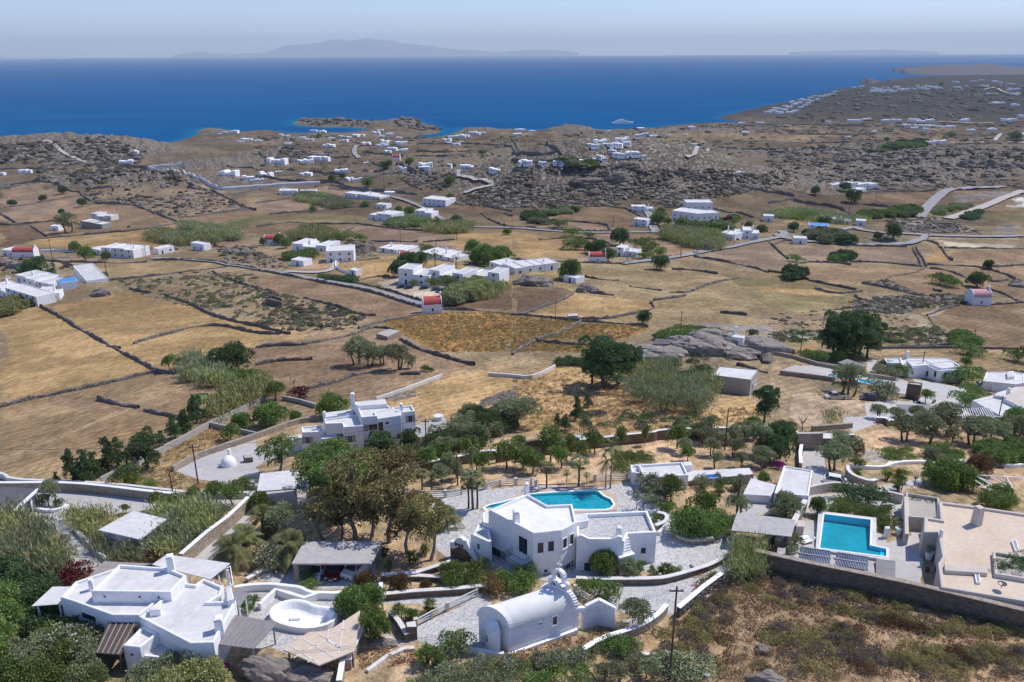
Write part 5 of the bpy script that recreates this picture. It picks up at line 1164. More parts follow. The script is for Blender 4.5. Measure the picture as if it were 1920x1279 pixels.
def iron_gate(label, s, h=1.6):
    P = [G(p) for p in px(s)]; H = empty('iron_gate', P[0], label, 'gate'); a, b = P[0], P[-1]; n = int((b - a).length / .35)
    for i in range(n + 1): p = a.lerp(b, i / n); mb = MB(); mb.beam(p, p + Vector((0, 0, h)), .05); mb.build('bar', 'frame_dark', H)
    for f in (.2, 1.0): mb = MB(); mb.beam(a + Vector((0, 0, h * f)), b + Vector((0, 0, h * f)), .06); mb.build('rail', 'frame_dark', H)
iron_gate('dark iron bar gate at the bend of the orchard lane', '7:505,850 625,865'); iron_gate('dark iron railing on the low lane wall', '7:290,905 400,875', 1.3)

# ------------------------------------------------------------------ walls of the gardens
wallrun('long brown stone orchard wall with white coping behind the olive trees', '7:-120,1020 0,1000 120,970 260,960 400,945 560,915 700,905 860,882 1050,868 1100,848 1300,838 1500,835 1870,820 2000,830', 1.9, mat='darkstone', cap='fabric', sm=1)
wallrun('stone wall with white coping running below the two storey house', '6:965,1160 1330,1080 1700,1008 1800,1000', 1.6, mat='darkstone', cap='white_trim')
wallrun('curved stone wall with white top along the lower left forecourt', '1:-100,148 0,155 350,150 600,170 860,205 1020,218', 1.5, mat='stone', cap='white_trim', sm=2)
wallrun('pale concrete wall bordering the road behind the left forecourt', '1:-100,80 20,90 60,125 350,135 650,150 900,180 1120,205 1420,200', 1.0, mat='fabric', sm=1, w=.5)
wallrun('stone wall with white coping climbing past the reeds to the upper lane', '1:1035,555 1180,430 1300,345 1390,265 1420,235', 1.9, mat='stone', cap='white_trim')
wallrun('long thin concrete block wall between the field and the dry verge', '5:755,1195 960,1095 1190,980 1380,880 1570,775 1918,615 2000,570', 1.3, mat='cement', w=.3)
wallrun('short concrete wall branching off toward the drive', '5:1570,778 1740,815 1918,855', 1.1, mat='cement', w=.3)
wallrun('rough stone wall along the curved concrete drive', '5:1290,1112 1400,1050 1500,1000 1700,935 1918,862 2010,830 2200,760 2370,730', 1.1, mat='stone', w=.6, sm=1)
wallrun('grey stone wall edging the lower side of the upper drive', '5:1690,1235 1918,1250 2050,1240', .7, mat='cement')
wallrun('low dark stone wall from the reeds to the two storey house', '6:200,580 330,605 450,640', 1.0, mat='cement', w=.4)
wallrun('thin pale wall leading up from the roofs to the earth mound', '6:900,588 1020,550 1110,520 1250,465 1395,412', .8, mat='fabric', w=.35)
wallrun('curving pale wall beside the rubbish and dark rubble', '6:1740,403 1918,415 2040,430 2150,395 2240,342', .9, mat='fabric', w=.4, sm=1)
wallrun('wavy white garden wall between the carport and the plunge pool', '2:120,735 200,722 330,715 430,728 500,735 560,768 640,765 680,770 760,760 ', .9, mat='white', sm=2)
wallrun('white L shaped wall round the plunge pool terrace', '2:262,832 355,748 420,765 520,795 610,765', .9, mat='white')
wallrun('tall white retaining wall running down past the tan roof', '2:960,712 945,775', 1.4, mat='white'); wallrun('white topped wall beside the tan roof', '2:862,960 800,1085 775,1155 740,1160 720,1279', 1.3, mat='stone', cap='white_trim')
wallrun('long low stone wall with pale coping left of the chapel yard', '2:975,778 1150,760 1400,745 1560,728', .8, mat='darkstone', cap='fabric')
wallrun('pale coping wall below the upper garden bed', '2:975,672 1180,672 1320,680', .6, mat='darkstone', cap='fabric'); wallrun('slanting stone wall rising toward the arched gable', '2:960,668 1160,655 1360,590', .8, mat='darkstone', cap='fabric')
wallrun('stepped low wall beside the carport paving', '2:190,690 290,635 420,575', .5, mat='stone', cap='fabric'); wallrun('short flight wall with dark stone cheek by the yuccas', '2:1010,870 1060,930 1110,1010', .9, mat='darkstone', cap='fabric')
H = house('stone_gatepost', 'square stone pillar at the foot of the chapel yard fence', 'pillar', '2:1130,1020'); block(H, '2:1098,935 1160,925 1165,965 1105,965', 1.7, ph=0, mat='darkstone', roof='fabric')
wallrun('long curved stone wall with pale coping below the villa', '3:855,685 950,690 1100,690 1320,688 1400,675 1587,622 1640,600 1700,565 1730,530', .8, mat='darkstone', cap='fabric', sm=1)
wallrun('white topped curved wall sweeping down to the olive tree by the chapel', '3:895,1098 990,1035 1150,985 1250,945 1330,890 1372,838', 1.1, mat='stone', cap='white_trim', sm=1)
wallrun('white coped wall climbing to the right behind the utility pole', '3:1440,858 1587,735 1690,660', 1.3, mat='drystone', cap='white_trim'); wallrun('low sunken stone kerb curving across the front slope', '3:1060,1095 1200,1110 1350,1125 1480,1180 1620,1240', .3, mat='fabric', sm=1)
wallrun('low white skirting wall in front of the chapel base', '3:210,1082 330,1098 440,1112', .5, mat='white'); wallrun('white curb of the chapel yard near the rocks', '2:880,1210 990,1130 1090,1085 1150,1080', .35, mat='fabric')
wallrun('high shaded stone retaining wall below the rectangular pool', '4:350,534 600,592 900,652 1240,722 1893,878 2100,926', 2.6, mat='darkstone', cap='stone', w=.6)
wallrun('slanted stone wall beside the grey shelter, nearer of two', '4:345,520 470,420', 1.4, mat='stone', cap='stone', w=.7); wallrun('slanted stone wall beside the grey shelter, farther of two', '4:480,470 560,395 640,250', 1.6, mat='stone', cap='fabric', w=.6)
wallrun('curved cream wall with pale coping behind the pool hedge', '4:640,180 760,155 830,150 1010,178 1060,200 1120,205 1200,225', 1.5, mat='wall_tan', sm=1); wallrun('curved stone wall round the rockery above the pool', '4:880,60 885,95 930,125 1010,150 1045,140', 1.9, mat='stone', cap='fabric', sm=1)
wallrun('wavy white garden wall across the upper right garden, left part', '8:610,1095 760,1100 870,1105 950,1070 1100,1060 1230,1065 1280,1100', .6, mat='white', sm=2); wallrun('wavy white garden wall across the upper right garden, right part', '8:1380,1055 1480,1055 1600,1075 1700,1065 1800,1095 1960,1080', .6, mat='white', sm=2)
wallrun('white wall along the left side of the right hand drive', '8:210,850 250,940 240,1010 245,1090', 1.1, mat='stone', cap='white_trim'); wallrun('stone retaining wall with white rounded end beside the olive row', '8:810,745 880,750 900,770 1090,745 1260,730', 1.2, mat='stone', cap='white_trim')
wallrun('long grey wall with arched notch at the upper right terrace', '8:1260,728 1420,740 1500,735 1700,745 1780,750', 1.8, mat='cement'); wallrun('stone wall behind the young reeds at the drive', '8:330,808 450,800 630,785', 1.1, mat='stone')
wallrun('retaining wall of the long narrow terrace with blue pools', '8:90,385 290,410 500,440', 1.2, mat='stone', w=.6); wallrun('rubble wall along the top of the narrow terrace', '8:0,225 200,270 370,320 640,372 760,410 960,440', 1.0, mat='stone', w=.6)
wallrun('low field wall behind the long white house', '8:720,210 1000,205 1400,200 1918,215 2100,220', .8, mat='drystone'); wallrun('round low white planter wall right of the villa', '3:1250,270 1310,258 1335,285 1300,300 1250,290', .6, mat='white', sm=2)
wallrun('round stone edged bed right of the villa terrace', '3:1320,310 1375,320 1375,360 1310,385', .7, mat='stone', cap='fabric', sm=2); wallrun('curved low wall bordering the large green tree', '3:1430,440 1500,470 1587,465 1640,455', .6, mat='stone', cap='fabric', sm=1)
wallrun('white stair wall right of the two parked chairs', '4:1130,20 1110,40', .5, mat='white'); wallrun('kerb wall round the planted island on the forecourt', '1:200,285 290,300 360,285 385,265', .5, mat='white', sm=2); wallrun('white diagonal wall beside the forecourt ramp', '1:440,415 510,480 610,575', .6, mat='white')
wallrun('raised white wall with steps at the pool house garden edge', '3:1330,420 1360,390 1388,350', .5, mat='white')
rail_fence('concrete rail fence beside the chapel yard steps', '2:1160,965 1340,870 1510,790'); rail_fence('concrete rail fence along the back of the pool terrace', '3:335,175 420,155 600,145 625,160')
rail_fence('concrete rail fence on the left of the pool terrace', '2:1110,215 1220,220 1330,220 1420,205 1560,170'); rail_fence('concrete rail fence right of the pool behind the palms', '7:620,1205 860,1200 960,1195')
rail_fence('white rail fence behind the chapel by the steps', '3:850,770 930,825'); rail_fence('thin rail fence above the lower steps right of the olive', '3:1205,885 1310,905', .9)
rail_fence('low metal rail along the far side of the pool', '3:640,178 760,175 880,170 965,165', .9, 2, 3.0, 'white_trim', 'metal', .1)
rail_fence('stone pillar balustrade of the upper right roof terrace', '8:1110,410 1210,440 1330,470 1420,470 1500,510', 1.0, 1, 5.0, 'stone', 'fabric', .8)

# ------------------------------------------------------------------ poles and cables
TIPS = {}
def pole(label, s, h=None, top=None, arm=True, key=None, lean=0.0, group='wooden utility poles'):
    q = G(px(s)[0]); h = h or topz(s, top)[1]; H = empty('utility_pole', q, label, 'pole', group); mb = MB(); r_ = .13 if q.length < 400 else .2
    tip = q + Vector((lean, 0, h)); mb.tube([q - Vector((0, 0, .6)), tip], [r_, r_ * .7], 7); mb.build('post', 'pole_wood', H)
    if arm:
        mb = MB(); mb.beam(tip + Vector((-.7, 0, -.5)), tip + Vector((.7, 0, -.5)), .12); mb.build('crossarm', 'pole_wood', H)
        for x in (-.6, 0, .6): mb = MB(); mb.lathe(tip + Vector((x, 0, -.43)), [(.05, 0), (.07, .12), (.04, .22), (0, .24)], 6); mb.build('insulator', 'fabric', H)
    if key: TIPS[key] = tip
pole('tall dark utility pole standing in front of the chapel on the right', '3:1390,1262', None, '3:1417,730', key='a')
pole('utility pole at the back of the orchard near the dry field', '7:1592,975', None, '7:1602,660', key='b')
pole('utility pole in front of the two storey house', '6:1281,1030', None, '6:1266,740', key='c')
pole('utility pole on the verge below the curved drive', '5:1487,1235', None, '5:1446,930', key='d')
pole('short leaning pole beside the lower lane', '1:992,215', None, '1:968,90', False)
pole('slim pole between the small white house and the olive', '4:245,330', None, '4:253,112', False)
pole('utility pole above the white pergola at the right', '8:1718,770', None, '8:1742,565', key='e'); pole('thin pole left of the white pergola', '8:1567,750', None, '8:1572,650', False)
pole('utility pole in front of the long white house', '8:1142,420', None, '8:1158,230', key='f'); pole('utility pole beside the big dark pine', '8:244,232', None, '8:250,65', key='g')
pole('thin pole in the orchard left of the palms', '6:1512,1240', None, '6:1508,1010', False)
for s, tp, lb in (('9:418,700', '9:395,430', 'slender pole near the blue domed buildings'), ('9:803,715', '9:785,590', 'pole at the right end of the blue domed buildings'), ('9:1310,500', '9:1305,440', 'pole before the oval reed bed'), ('9:1522,440', '9:1520,370', 'pole behind the oval reed bed'), ('9:1092,560', '9:1085,480', 'pole right of the lone white house at left'),
                  ('10:1084,475', '10:1075,370', 'pole in the pale field behind the hotel'), ('10:1350,530', '10:1347,455', 'pole behind the red roofed chapel and white houses'), ('10:1505,445', '10:1503,355', 'pole at the corner of the pale field'), ('10:1198,620', '10:1195,560', 'pole left of the palm trees'), ('10:585,500', '10:582,425', 'pole beside the arched window house'),
                  ('11:327,1030', '11:325,890', 'pole above the golden crop field'), ('11:1266,1075', '11:1264,975', 'pole above the reeds by the boulders'), ('11:756,340', '11:754,258', 'pole in the walled field below the hill'), ('11:860,610', '11:856,500', 'pole before the small white cottage'), ('11:1262,575', '11:1258,455', 'pole beside the sloping road, left one'), ('11:1660,480', '11:1658,390', 'pole beside the sloping road, right one'), ('11:272,345', '11:268,250', 'pole at the walled lane junction'),
                  ('12:805,155', '12:802,80', 'pole in the field before the new road'), ('12:603,255', '12:600,165', 'pole in the green gully'), ('12:428,1110', '12:425,1060', 'thin pole above the big dark pine'), ('12:1540,1190', '12:1543,1105', 'pole at the corner of the ploughed field'), ('12:585,530', '12:583,480', 'pole beside the lens shaped bush'), ('12:1195,445', '12:1190,380', 'pole at the road junction'), ('14:962,1195', '14:958,1080', 'pole by the far white cottages'), ('10:1632,220', '10:1630,140', 'pole on the brown terrace'), ('10:1860,370', '10:1858,300', 'pole at the bend of the far lane')):
    pole(lb, s, None, tp)
def cable(label, a, b, sag=1.0, r=.014):
    P = [a.lerp(b, i / 14) - Vector((0, 0, sag * 4 * (i / 14) * (1 - i / 14))) for i in range(15)]; mb = MB(); mb.tube(P, r, 4)
    setp(mb.build('power_cable', 'frame_dark'), label, 'cable', 'overhead power cables')
cable('black cable crossing in front of the two storey house', TIPS['d'], TIPS['c'], 1.2, .03); cable('black cable from the house pole to the orchard pole', TIPS['c'], TIPS['b'], 2.5, .02); cable('cable from the orchard pole to the upper right', TIPS['b'], TIPS['e'], 2.5, .02)
cable('black cable running off to the left over the field', TIPS['d'], TIPS['d'] + Vector((-70, 3, 0)), 1.5, .03)
for k in range(3): cable('%s of three thin cables crossing the chapel wall' % ('lowest', 'middle', 'uppermost')[k], TIPS['a'] + Vector((.6 * (k - 1), 0, -.3)), onz((380 + 40 * k, 1230), TIPS['a'].z + 1), 1.5, .014)

# ------------------------------------------------------------------ other vehicles and yard things
carat('silver beige pickup truck parked on the dirt lot at upper right', '8:500,590', -1.45, 'car_beige', 'pickup', 'cars at the upper right lot'); carat('dark car parked beside the pickup in tree shade', '8:755,600', -1.6, 'car_dark', 'hatch', 'cars at the upper right lot')
carat('white car half hidden behind the rockery wall', '4:820,145', 1.2, 'car_white', 'hatch', 'cars at the upper right lot'); carat('white car beyond the terrace with bougainvillea', '8:1612,505', 1.4, 'car_white', 'hatch', 'cars at the upper right lot')
for i, (s, rz, lb) in enumerate((('10:1085,800', -1.2, 'dark car parked leftmost before the hotel'), ('10:1140,805', -1.1, 'dark car parked second from left before the hotel'), ('10:1255,808', -1.0, 'dark car parked alone in the middle before the hotel'), ('10:1345,820', -1.1, 'grey car parked second from right before the hotel'), ('10:1380,832', -1.0, 'dark car parked rightmost before the hotel'))): carat(lb, s, rz, 'car_dark', 'hatch', 'cars parked before the hotel')
carat('red car driving up the sloping country road', '11:1548,518', -1.4, 'car_red', 'hatch', 'cars on the road'); carat('pale van on the sloping country road', '11:1368,545', -1.4, 'car_white', 'suv', 'cars on the road')
carat('white car parked beside the blue domed buildings', '9:60,735', .2, 'car_white', 'hatch', 'cars at left'); carat('small dark car on the dirt lot by the green frame house', '9:965,345', .6, 'car_dark', 'hatch', 'cars at left'); carat('dark car by the twin white houses near the road', '11:1680,440', 1.4, 'car_dark', 'hatch', 'cars on the road')
def moto(label, s, rz):
    q = G(px(s)[0]); H = empty('motorbike', q, label, 'motorbike', 'motorbikes on the upper right drive', rz)
    def pt(nm, mb, mat='tyre'): o = bpy.data.objects.new(nm, mb.mesh(nm, mat)); COL.objects.link(o); o.parent = H
    for y in (-.62, .62): mb = MB(); mb.tube([(-.06, y, .3), (.06, y, .3)], .3, 14); pt('wheel', mb)
    mb = MB(); mb.beam((0, -.55, .45), (0, .5, .5), .22, .3); mb.beam((0, -.62, .35), (0, -.4, 1.0), .1); pt('body', mb, 'car_dark'); mb = MB(); mb.box((0, .25, .65), (.28, .8, .14)); pt('seat', mb); mb = MB(); mb.beam((-.35, -.38, 1.0), (.35, -.38, 1.0), .05); pt('handlebar', mb, 'metal')
    mb = MB(); mb.box((0, -.5, .75), (.3, .12, .35), tap=.6); pt('fairing', mb, 'car_white')
moto('black motorbike parked left of the small bush', '8:1112,620', .6); moto('black motorbike parked right of the small bush', '8:1240,625', -.9)
# ------------------------------------------------------------------ plants
NUMW = ['zeroth', 'first', 'second', 'third', 'fourth', 'fifth', 'sixth', 'seventh', 'eighth', 'ninth', 'tenth', 'eleventh', 'twelfth', 'thirteenth', 'fourteenth', 'fifteenth', 'sixteenth', 'seventeenth', 'eighteenth', 'nineteenth', 'twentieth']
def ordw(i): return NUMW[i] if i <= 20 else ('twenty-' if i < 30 else 'thirty-' if i < 40 else 'forty-') + (NUMW[i % 10] if i % 10 else 'tenth')
def ordlabel(desc, i, n): return desc if n == 1 else desc + (', leftmost of %d' % n if i == 0 else ', rightmost of %d' % n if i == n - 1 else ', %s from left of %d' % (ordw(i + 1), n))
def unit(a): return a / (np.linalg.norm(a, axis=1)[:, None] + 1e-9)
def leaf_arrays(C, D, Lg, Wd):
    n = len(C); D = unit(D); R_ = NR.normal(size=(n, 3)); S = unit(np.cross(D, R_)); Lg = np.broadcast_to(Lg, (n,))[:, None]; Wd = np.broadcast_to(Wd, (n,))[:, None]
    return np.stack([C - D * Lg * .5, C + S * Wd * .5, C + D * Lg * .5, C - S * Wd * .5], 1).reshape(-1, 3)
def quad_mesh(name, V, mat):
    n = len(V) // 4; me = bpy.data.meshes.new(name); me.vertices.add(n * 4); me.vertices.foreach_set('co', V.astype(np.float32).ravel())
    me.loops.add(n * 4); me.loops.foreach_set('vertex_index', np.arange(n * 4, dtype=np.int32)); me.polygons.add(n)
    me.polygons.foreach_set('loop_start', np.arange(0, n * 4, 4, dtype=np.int32)); me.polygons.foreach_set('loop_total', np.full(n, 4, dtype=np.int32))
    for m_ in (mat if isinstance(mat, (list, tuple)) else [mat]): me.materials.append(MAT[m_])
    me.update(calc_edges=True); return me
def lobes_leaves(lobes, dens, ls, up=.25, droop=0.0, ragged=.25):
    """leaf faces spread through the outer shell of every lobe"""
    out = []
    for cx, cy, cz, rx, ry, rz in lobes:
        n = int(dens * 4 * (rx * ry + ry * rz + rx * rz)); d = unit(NR.normal(size=(n, 3))); d[:, 2] = np.where(d[:, 2] < -.35, -d[:, 2], d[:, 2])
        k = 1 + ragged * (np.abs(vnoise(d[:, 0] * 2.4 + cx * 3 + 9, d[:, 1] * 2.4 + d[:, 2] * 1.7 + cy + 9, int(abs(cz) * 97) % 50)) - .5) * 1.4
        rr = (NR.uniform(.62, 1.06, n) ** .6) * k; C = np.stack([cx + d[:, 0] * rx * rr, cy + d[:, 1] * ry * rr, cz + d[:, 2] * rz * rr], 1)
        D = d + NR.normal(size=(n, 3)) * .75; D[:, 2] += up - droop; s = ls * NR.uniform(.6, 1.35, n); out.append(leaf_arrays(C, D, s, s * .55))
    return np.concatenate(out)
def limbs(lobes, h, r, z0=.0, split=.35, mat='trunk', stems=1, lean=.1):
    mb = MB()
    for s_ in range(stems):
        a = RND.uniform(0, 6.28); off = .12 * h * (stems > 1); b = Vector((off * math.cos(a), off * math.sin(a), -.3)); sp = Vector((off * 1.6 * math.cos(a) + RND.uniform(-lean, lean) * h * .4, off * 1.6 * math.sin(a) + RND.uniform(-lean, lean) * h * .4, h * split))
        mid = b.lerp(sp, .5) + Vector((RND.uniform(-.04, .04) * h, RND.uniform(-.04, .04) * h, 0)); rr = r / (1 + .35 * (stems - 1)); mb.tube([b, mid, sp], [rr * 1.25, rr, rr * .75], 7)
        for L_ in lobes[s_::stems]:
            e = Vector(L_[:3]); m_ = sp.lerp(e, .5) + Vector((RND.uniform(-.05, .05) * h, RND.uniform(-.05, .05) * h, .03 * h)); mb.tube([sp, m_, e], [rr * .6, rr * .4, rr * .12], 5)
    return mb.mesh('trunk', mat)
def lob(n, R0, z0, z1, rx, rz, jit=.3):
    out = []
    for i in range(n):
        a = 2.4 * i + RND.uniform(-.4, .4); q = R0 * math.sqrt((i + .3) / n); out.append((q * math.cos(a), q * math.sin(a), RND.uniform(z0, z1), rx * RND.uniform(1 - jit, 1 + jit), rx * RND.uniform(1 - jit, 1 + jit), rz * RND.uniform(1 - jit, 1 + jit)))
    return out
def palm_mesh(nf, Lf, droop, fan=False):
    out = []
    for i in range(nf):
        a = 2.4 * i + RND.uniform(-.2, .2); el = math.radians(RND.uniform(-25, 80) if not fan else RND.uniform(-30, 75)); l = Lf * RND.uniform(.85, 1.1); m = 9; P = []
        for j in range(m + 1):
            s = j / m; rad_ = l * (math.cos(el) * s + .1 * s * s); z = l * (math.sin(el) * s) - droop * l * s * s * (.6 + .5 * math.cos(el)); P.append((rad_ * math.cos(a), rad_ * math.sin(a), z))
        P = np.array(P); side = np.array((-math.sin(a), math.cos(a), 0))
        if fan:
            k0 = P[5]; n = 13
            for t_ in range(n):
                b = -1.2 + 2.4 * t_ / (n - 1); d = (P[6] - P[5]); d = d / np.linalg.norm(d) * math.cos(b) + side * math.sin(b); d[2] -= .25 * abs(b); e = k0 + d * l * .42; w = side * .05 if abs(b) < .6 else np.array((math.cos(a), math.sin(a), 0)) * .05
                out += [k0, (k0 + e) / 2 + w, e, (k0 + e) / 2 - w]
            w = side * .03; out += [P[0] - w, P[0] + w, P[5] + w, P[5] - w]
        else:
            for j in range(m):
                for sg in (-1, 1):
                    for q in (0.0, .5):
                        p = P[j] * (1 - q) + P[j + 1] * q; d = side * sg * .8 + (P[j + 1] - P[j]) * (.9 / (l / m)); d = d / np.linalg.norm(d); ll = l * .26 * math.sin(math.pi * (.12 + .85 * (j + q) / m)); e = p + d * ll + np.array((0, 0, -.25 * ll)); w = (P[j + 1] - P[j]) * .22
                        out += [p - w, e - w * .3, e + w * .3, p + w]
    return np.array(out)
PROTO = {}
def make_proto(kind, v):
    P = []
    if kind == 'olive':
        lb = lob(11, 1.3, 1.2, 3.1, .85, .8, .42); P = [('trunk', limbs(lb, 4, .17, stems=2), None), ('crown', quad_mesh('crown', lobes_leaves(lb, 34, .22), 'lf_olive'), None)]; h = 4.0
    elif kind in ('orchard', 'round'):
        lb = lob(7, .8, 1.35, 2.4, .8, .75, .4) + [(0, 0, 2.1, .95, .95, .95)]; P = [('trunk', limbs(lb[:4], 3, .10), None), ('crown', quad_mesh('crown', lobes_leaves(lb, 42, .2), 'lf_olive' if kind == 'orchard' and v % 3 == 1 else 'lf_green'), None)]; h = 3.1
    elif kind in ('dome', 'domedark', 'domerust', 'domeolive'):
        lb = lob(12, 1.6, .6, 1.5, .9, .9) + [(0, 0, 1.4, 1.5, 1.5, 1.1)]; mt = {'dome': 'lf_green', 'domedark': 'lf_dark', 'domerust': 'lf_rust', 'domeolive': 'lf_olive'}[kind]; P = [('trunk', limbs(lb[:5], 2.6, .16), None), ('crown', quad_mesh('crown', lobes_leaves(lb, 34, .24), mt), None)]; h = 2.7
    elif kind == 'pine':
        lb = lob(20, 2.8, 1.9, 7.2, 1.35, 1.2, .4) + [(0, 0, 6.8, 2.0, 2.0, 1.5)]; P = [('trunk', limbs(lb[:8], 8, .3, split=.3), None), ('crown', quad_mesh('crown', lobes_leaves(lb, 19, .36), 'lf_dark'), None)]; h = 8.3
    elif kind in ('euca', 'eucagreen'):
        lb = lob(22, 3.2, 4.2, 9.4, 1.2, 1.1, .4); P = [('trunk', limbs(lb[:12], 10, .28, split=.35, mat='trunk_pale', lean=.25), None), ('crown', quad_mesh('crown', lobes_leaves(lb, 14, .38, droop=.6, ragged=.5), 'lf_euca' if kind == 'euca' else 'lf_green'), None)]; h = 10.4
    elif kind == 'juniper':
        lb = [(RND.uniform(-.9, 1.2) * (1 - i / 18), RND.uniform(-.8, .8) * (1 - i / 18), .7 + 4.2 * i / 14, .95 - .045 * i, .95 - .045 * i, .7) for i in range(14)]; P = [('trunk', limbs(lb[::3], 4, .14), None), ('crown', quad_mesh('crown', lobes_leaves(lb, 30, .28, up=.6, ragged=.6), 'lf_dark'), None)]; h = 5.3
    elif kind in ('bush', 'bushdark', 'bushrust', 'busholive', 'bushred', 'bushbright', 'bushmagenta', 'oleander'):
        mt = {'bush': 'lf_green', 'bushdark': 'lf_dark', 'bushrust': 'lf_rust', 'busholive': 'lf_olive', 'bushred': 'lf_red', 'bushbright': 'lf_bright', 'bushmagenta': 'lf_magenta', 'oleander': 'lf_olive'}[kind]
        lb = lob(8, .8, .45, .95, .55, .55); P = [('branches', limbs(lb[:5], 1.2, .05, split=.2), None), ('foliage', quad_mesh('foliage', lobes_leaves(lb, 60, .15), mt), None)]; h = 1.5
        if kind == 'oleander': P.append(('flowers', quad_mesh('flowers', lobes_leaves([(a, b, c + .04, d * 1.03, e * 1.03, f * 1.04) for a, b, c, d, e, f in lb], 11, .11), 'lf_flower'), None))
    elif kind == 'datepalm':
        mb = MB(); mb.tube([(0, 0, -.3), (.05, 0, .9), (0, .04, 2.0)], [.34, .28, .34], 10); q = palm_mesh(44, 2.7, .75); q[:, 2] += 2.0; P = [('trunk', mb.mesh('trunk', 'trunk'), None), ('fronds', quad_mesh('fronds', q, 'lf_palm'), None)]; h = 3.9
    elif kind == 'fanpalm':
        mb = MB(); mb.tube([(0, 0, -.3), (.06, 0, 2.2), (0, .1, 4.9)], [.2, .15, .17], 8); mb.lathe((0, .1, 3.9), [(.17, 0), (.34, .3), (.36, .8), (.2, 1.1)], 8); q = palm_mesh(30, 1.7, .35, True); q[:, 2] += 5.0; P = [('trunk', mb.mesh('trunk', 'trunk'), None), ('fronds', quad_mesh('fronds', q, 'lf_palm'), None)]; h = 6.2
    elif kind == 'feather':
        mb = MB(); mb.tube([(0, 0, -.3), (.1, 0, 3.0), (0, .1, 6.4)], [.2, .14, .15], 8); q = palm_mesh(18, 2.6, .6); q[:, 2] += 6.4; P = [('trunk', mb.mesh('trunk', 'trunk_pale'), None), ('fronds', quad_mesh('fronds', q, 'lf_palm'), None)]; h = 8.0
    elif kind == 'yucca':
        mb = MB(); out = []
        for i in range(5 + v % 3):
            a = RND.uniform(0, 6.28); b = Vector((.15 * math.cos(a), .15 * math.sin(a), -.1)); t_ = Vector((RND.uniform(.1, .7) * math.cos(a), RND.uniform(.1, .7) * math.sin(a), RND.uniform(.5, 1.5))); mb.tube([b, t_], [.08, .05], 6)
            n = 60; d = unit(NR.normal(size=(n, 3))); d[:, 2] = np.abs(d[:, 2]) * 1.2 - .25; d = unit(d); C = np.array(t_)[None, :] + d * .33; out.append(leaf_arrays(C, d, .66, .07))
        P = [('stems', mb.mesh('stems', 'trunk'), None), ('leaves', quad_mesh('leaves', np.concatenate(out), 'lf_green'), None)]; h = 2.0
    elif kind == 'spiky':      # tall many stemmed yucca tree
        mb = MB(); out = []
        for i in range(16):
            a = 2.4 * i; r0 = 1.9 * math.sqrt((i + .5) / 16); t_ = Vector((r0 * math.cos(a), r0 * math.sin(a), RND.uniform(2.6, 4.6) - r0 * .3)); mb.tube([(0.2 * math.cos(a), .2 * math.sin(a), -.3), (r0 * .3 * math.cos(a), r0 * .3 * math.sin(a), 1.3), t_], [.13, .09, .06], 6)
            for zz in (0, -.5, -1.0):
                n = 80; d = unit(NR.normal(size=(n, 3))); d[:, 2] = np.abs(d[:, 2]) - .35; d = unit(d); C = np.array(t_)[None, :] + d * .45 + np.array((0, 0, zz)); out.append(leaf_arrays(C, d, .85, .1))
        P = [('trunk', mb.mesh('trunk', 'trunk'), None), ('leaves', quad_mesh('leaves', np.concatenate(out), 'lf_green'), None)]; h = 5.2
    elif kind == 'bare':
        lb = lob(9, 1.0, 1.6, 2.8, .1, .1); P = [('trunk', limbs(lb, 3, .08, mat='trunk_pale'), None)]; h = 3.0
    return P, h
KNAME = {'olive': ('olive_tree', 'olive tree'), 'orchard': ('fruit_tree', 'tree'), 'round': ('round_tree', 'tree'), 'dome': ('dome_tree', 'tree'), 'domedark': ('carob_tree', 'tree'), 'domerust': ('large_shrub', 'shrub'), 'domeolive': ('large_shrub', 'shrub'), 'pine': ('pine_tree', 'tree'), 'euca': ('eucalyptus_tree', 'tree'), 'eucagreen': ('tall_tree', 'tree'), 'juniper': ('juniper_tree', 'tree'), 'oleander': ('oleander_bush', 'bush'), 'bushmagenta': ('bougainvillea', 'bougainvillea'), 'bushred': ('red_bush', 'bush'), 'datepalm': ('date_palm', 'palm tree'), 'fanpalm': ('fan_palm', 'palm tree'), 'feather': ('tall_palm', 'palm tree'), 'yucca': ('yucca_plant', 'yucca'), 'spiky': ('yucca_tree', 'yucca'), 'bare': ('bare_tree', 'tree')}
def pl(kind, desc, s, group=None):
    P = px(s); P.sort(key=lambda p: p[0]); nm, cat = KNAME.get(kind, ('bush', 'bush'))
    for i, p in enumerate(P):
        nv = 2 if kind in ('pine', 'euca', 'eucagreen', 'olive') else 3
        v = RND.randrange(nv)
        if (kind, v) not in PROTO: PROTO[kind, v] = make_proto(kind, v)
        parts, h0 = PROTO[kind, v]; q = G(p[:2]); k = (p[2] if len(p) > 2 else h0) / h0; w = (p[3] if len(p) > 3 else 1.0) * (.66 if kind[:4] == 'dome' else 1)
        H = empty(nm, (q.x, q.y, q.z - .08), ordlabel(desc, i, len(P)), cat, (group or desc) if len(P) > 1 else None, RND.uniform(0, 6.28)); H.scale = (k * w, k * w, k)
        for n_, me, _ in parts: o = bpy.data.objects.new(n_, me); COL.objects.link(o); o.parent = H
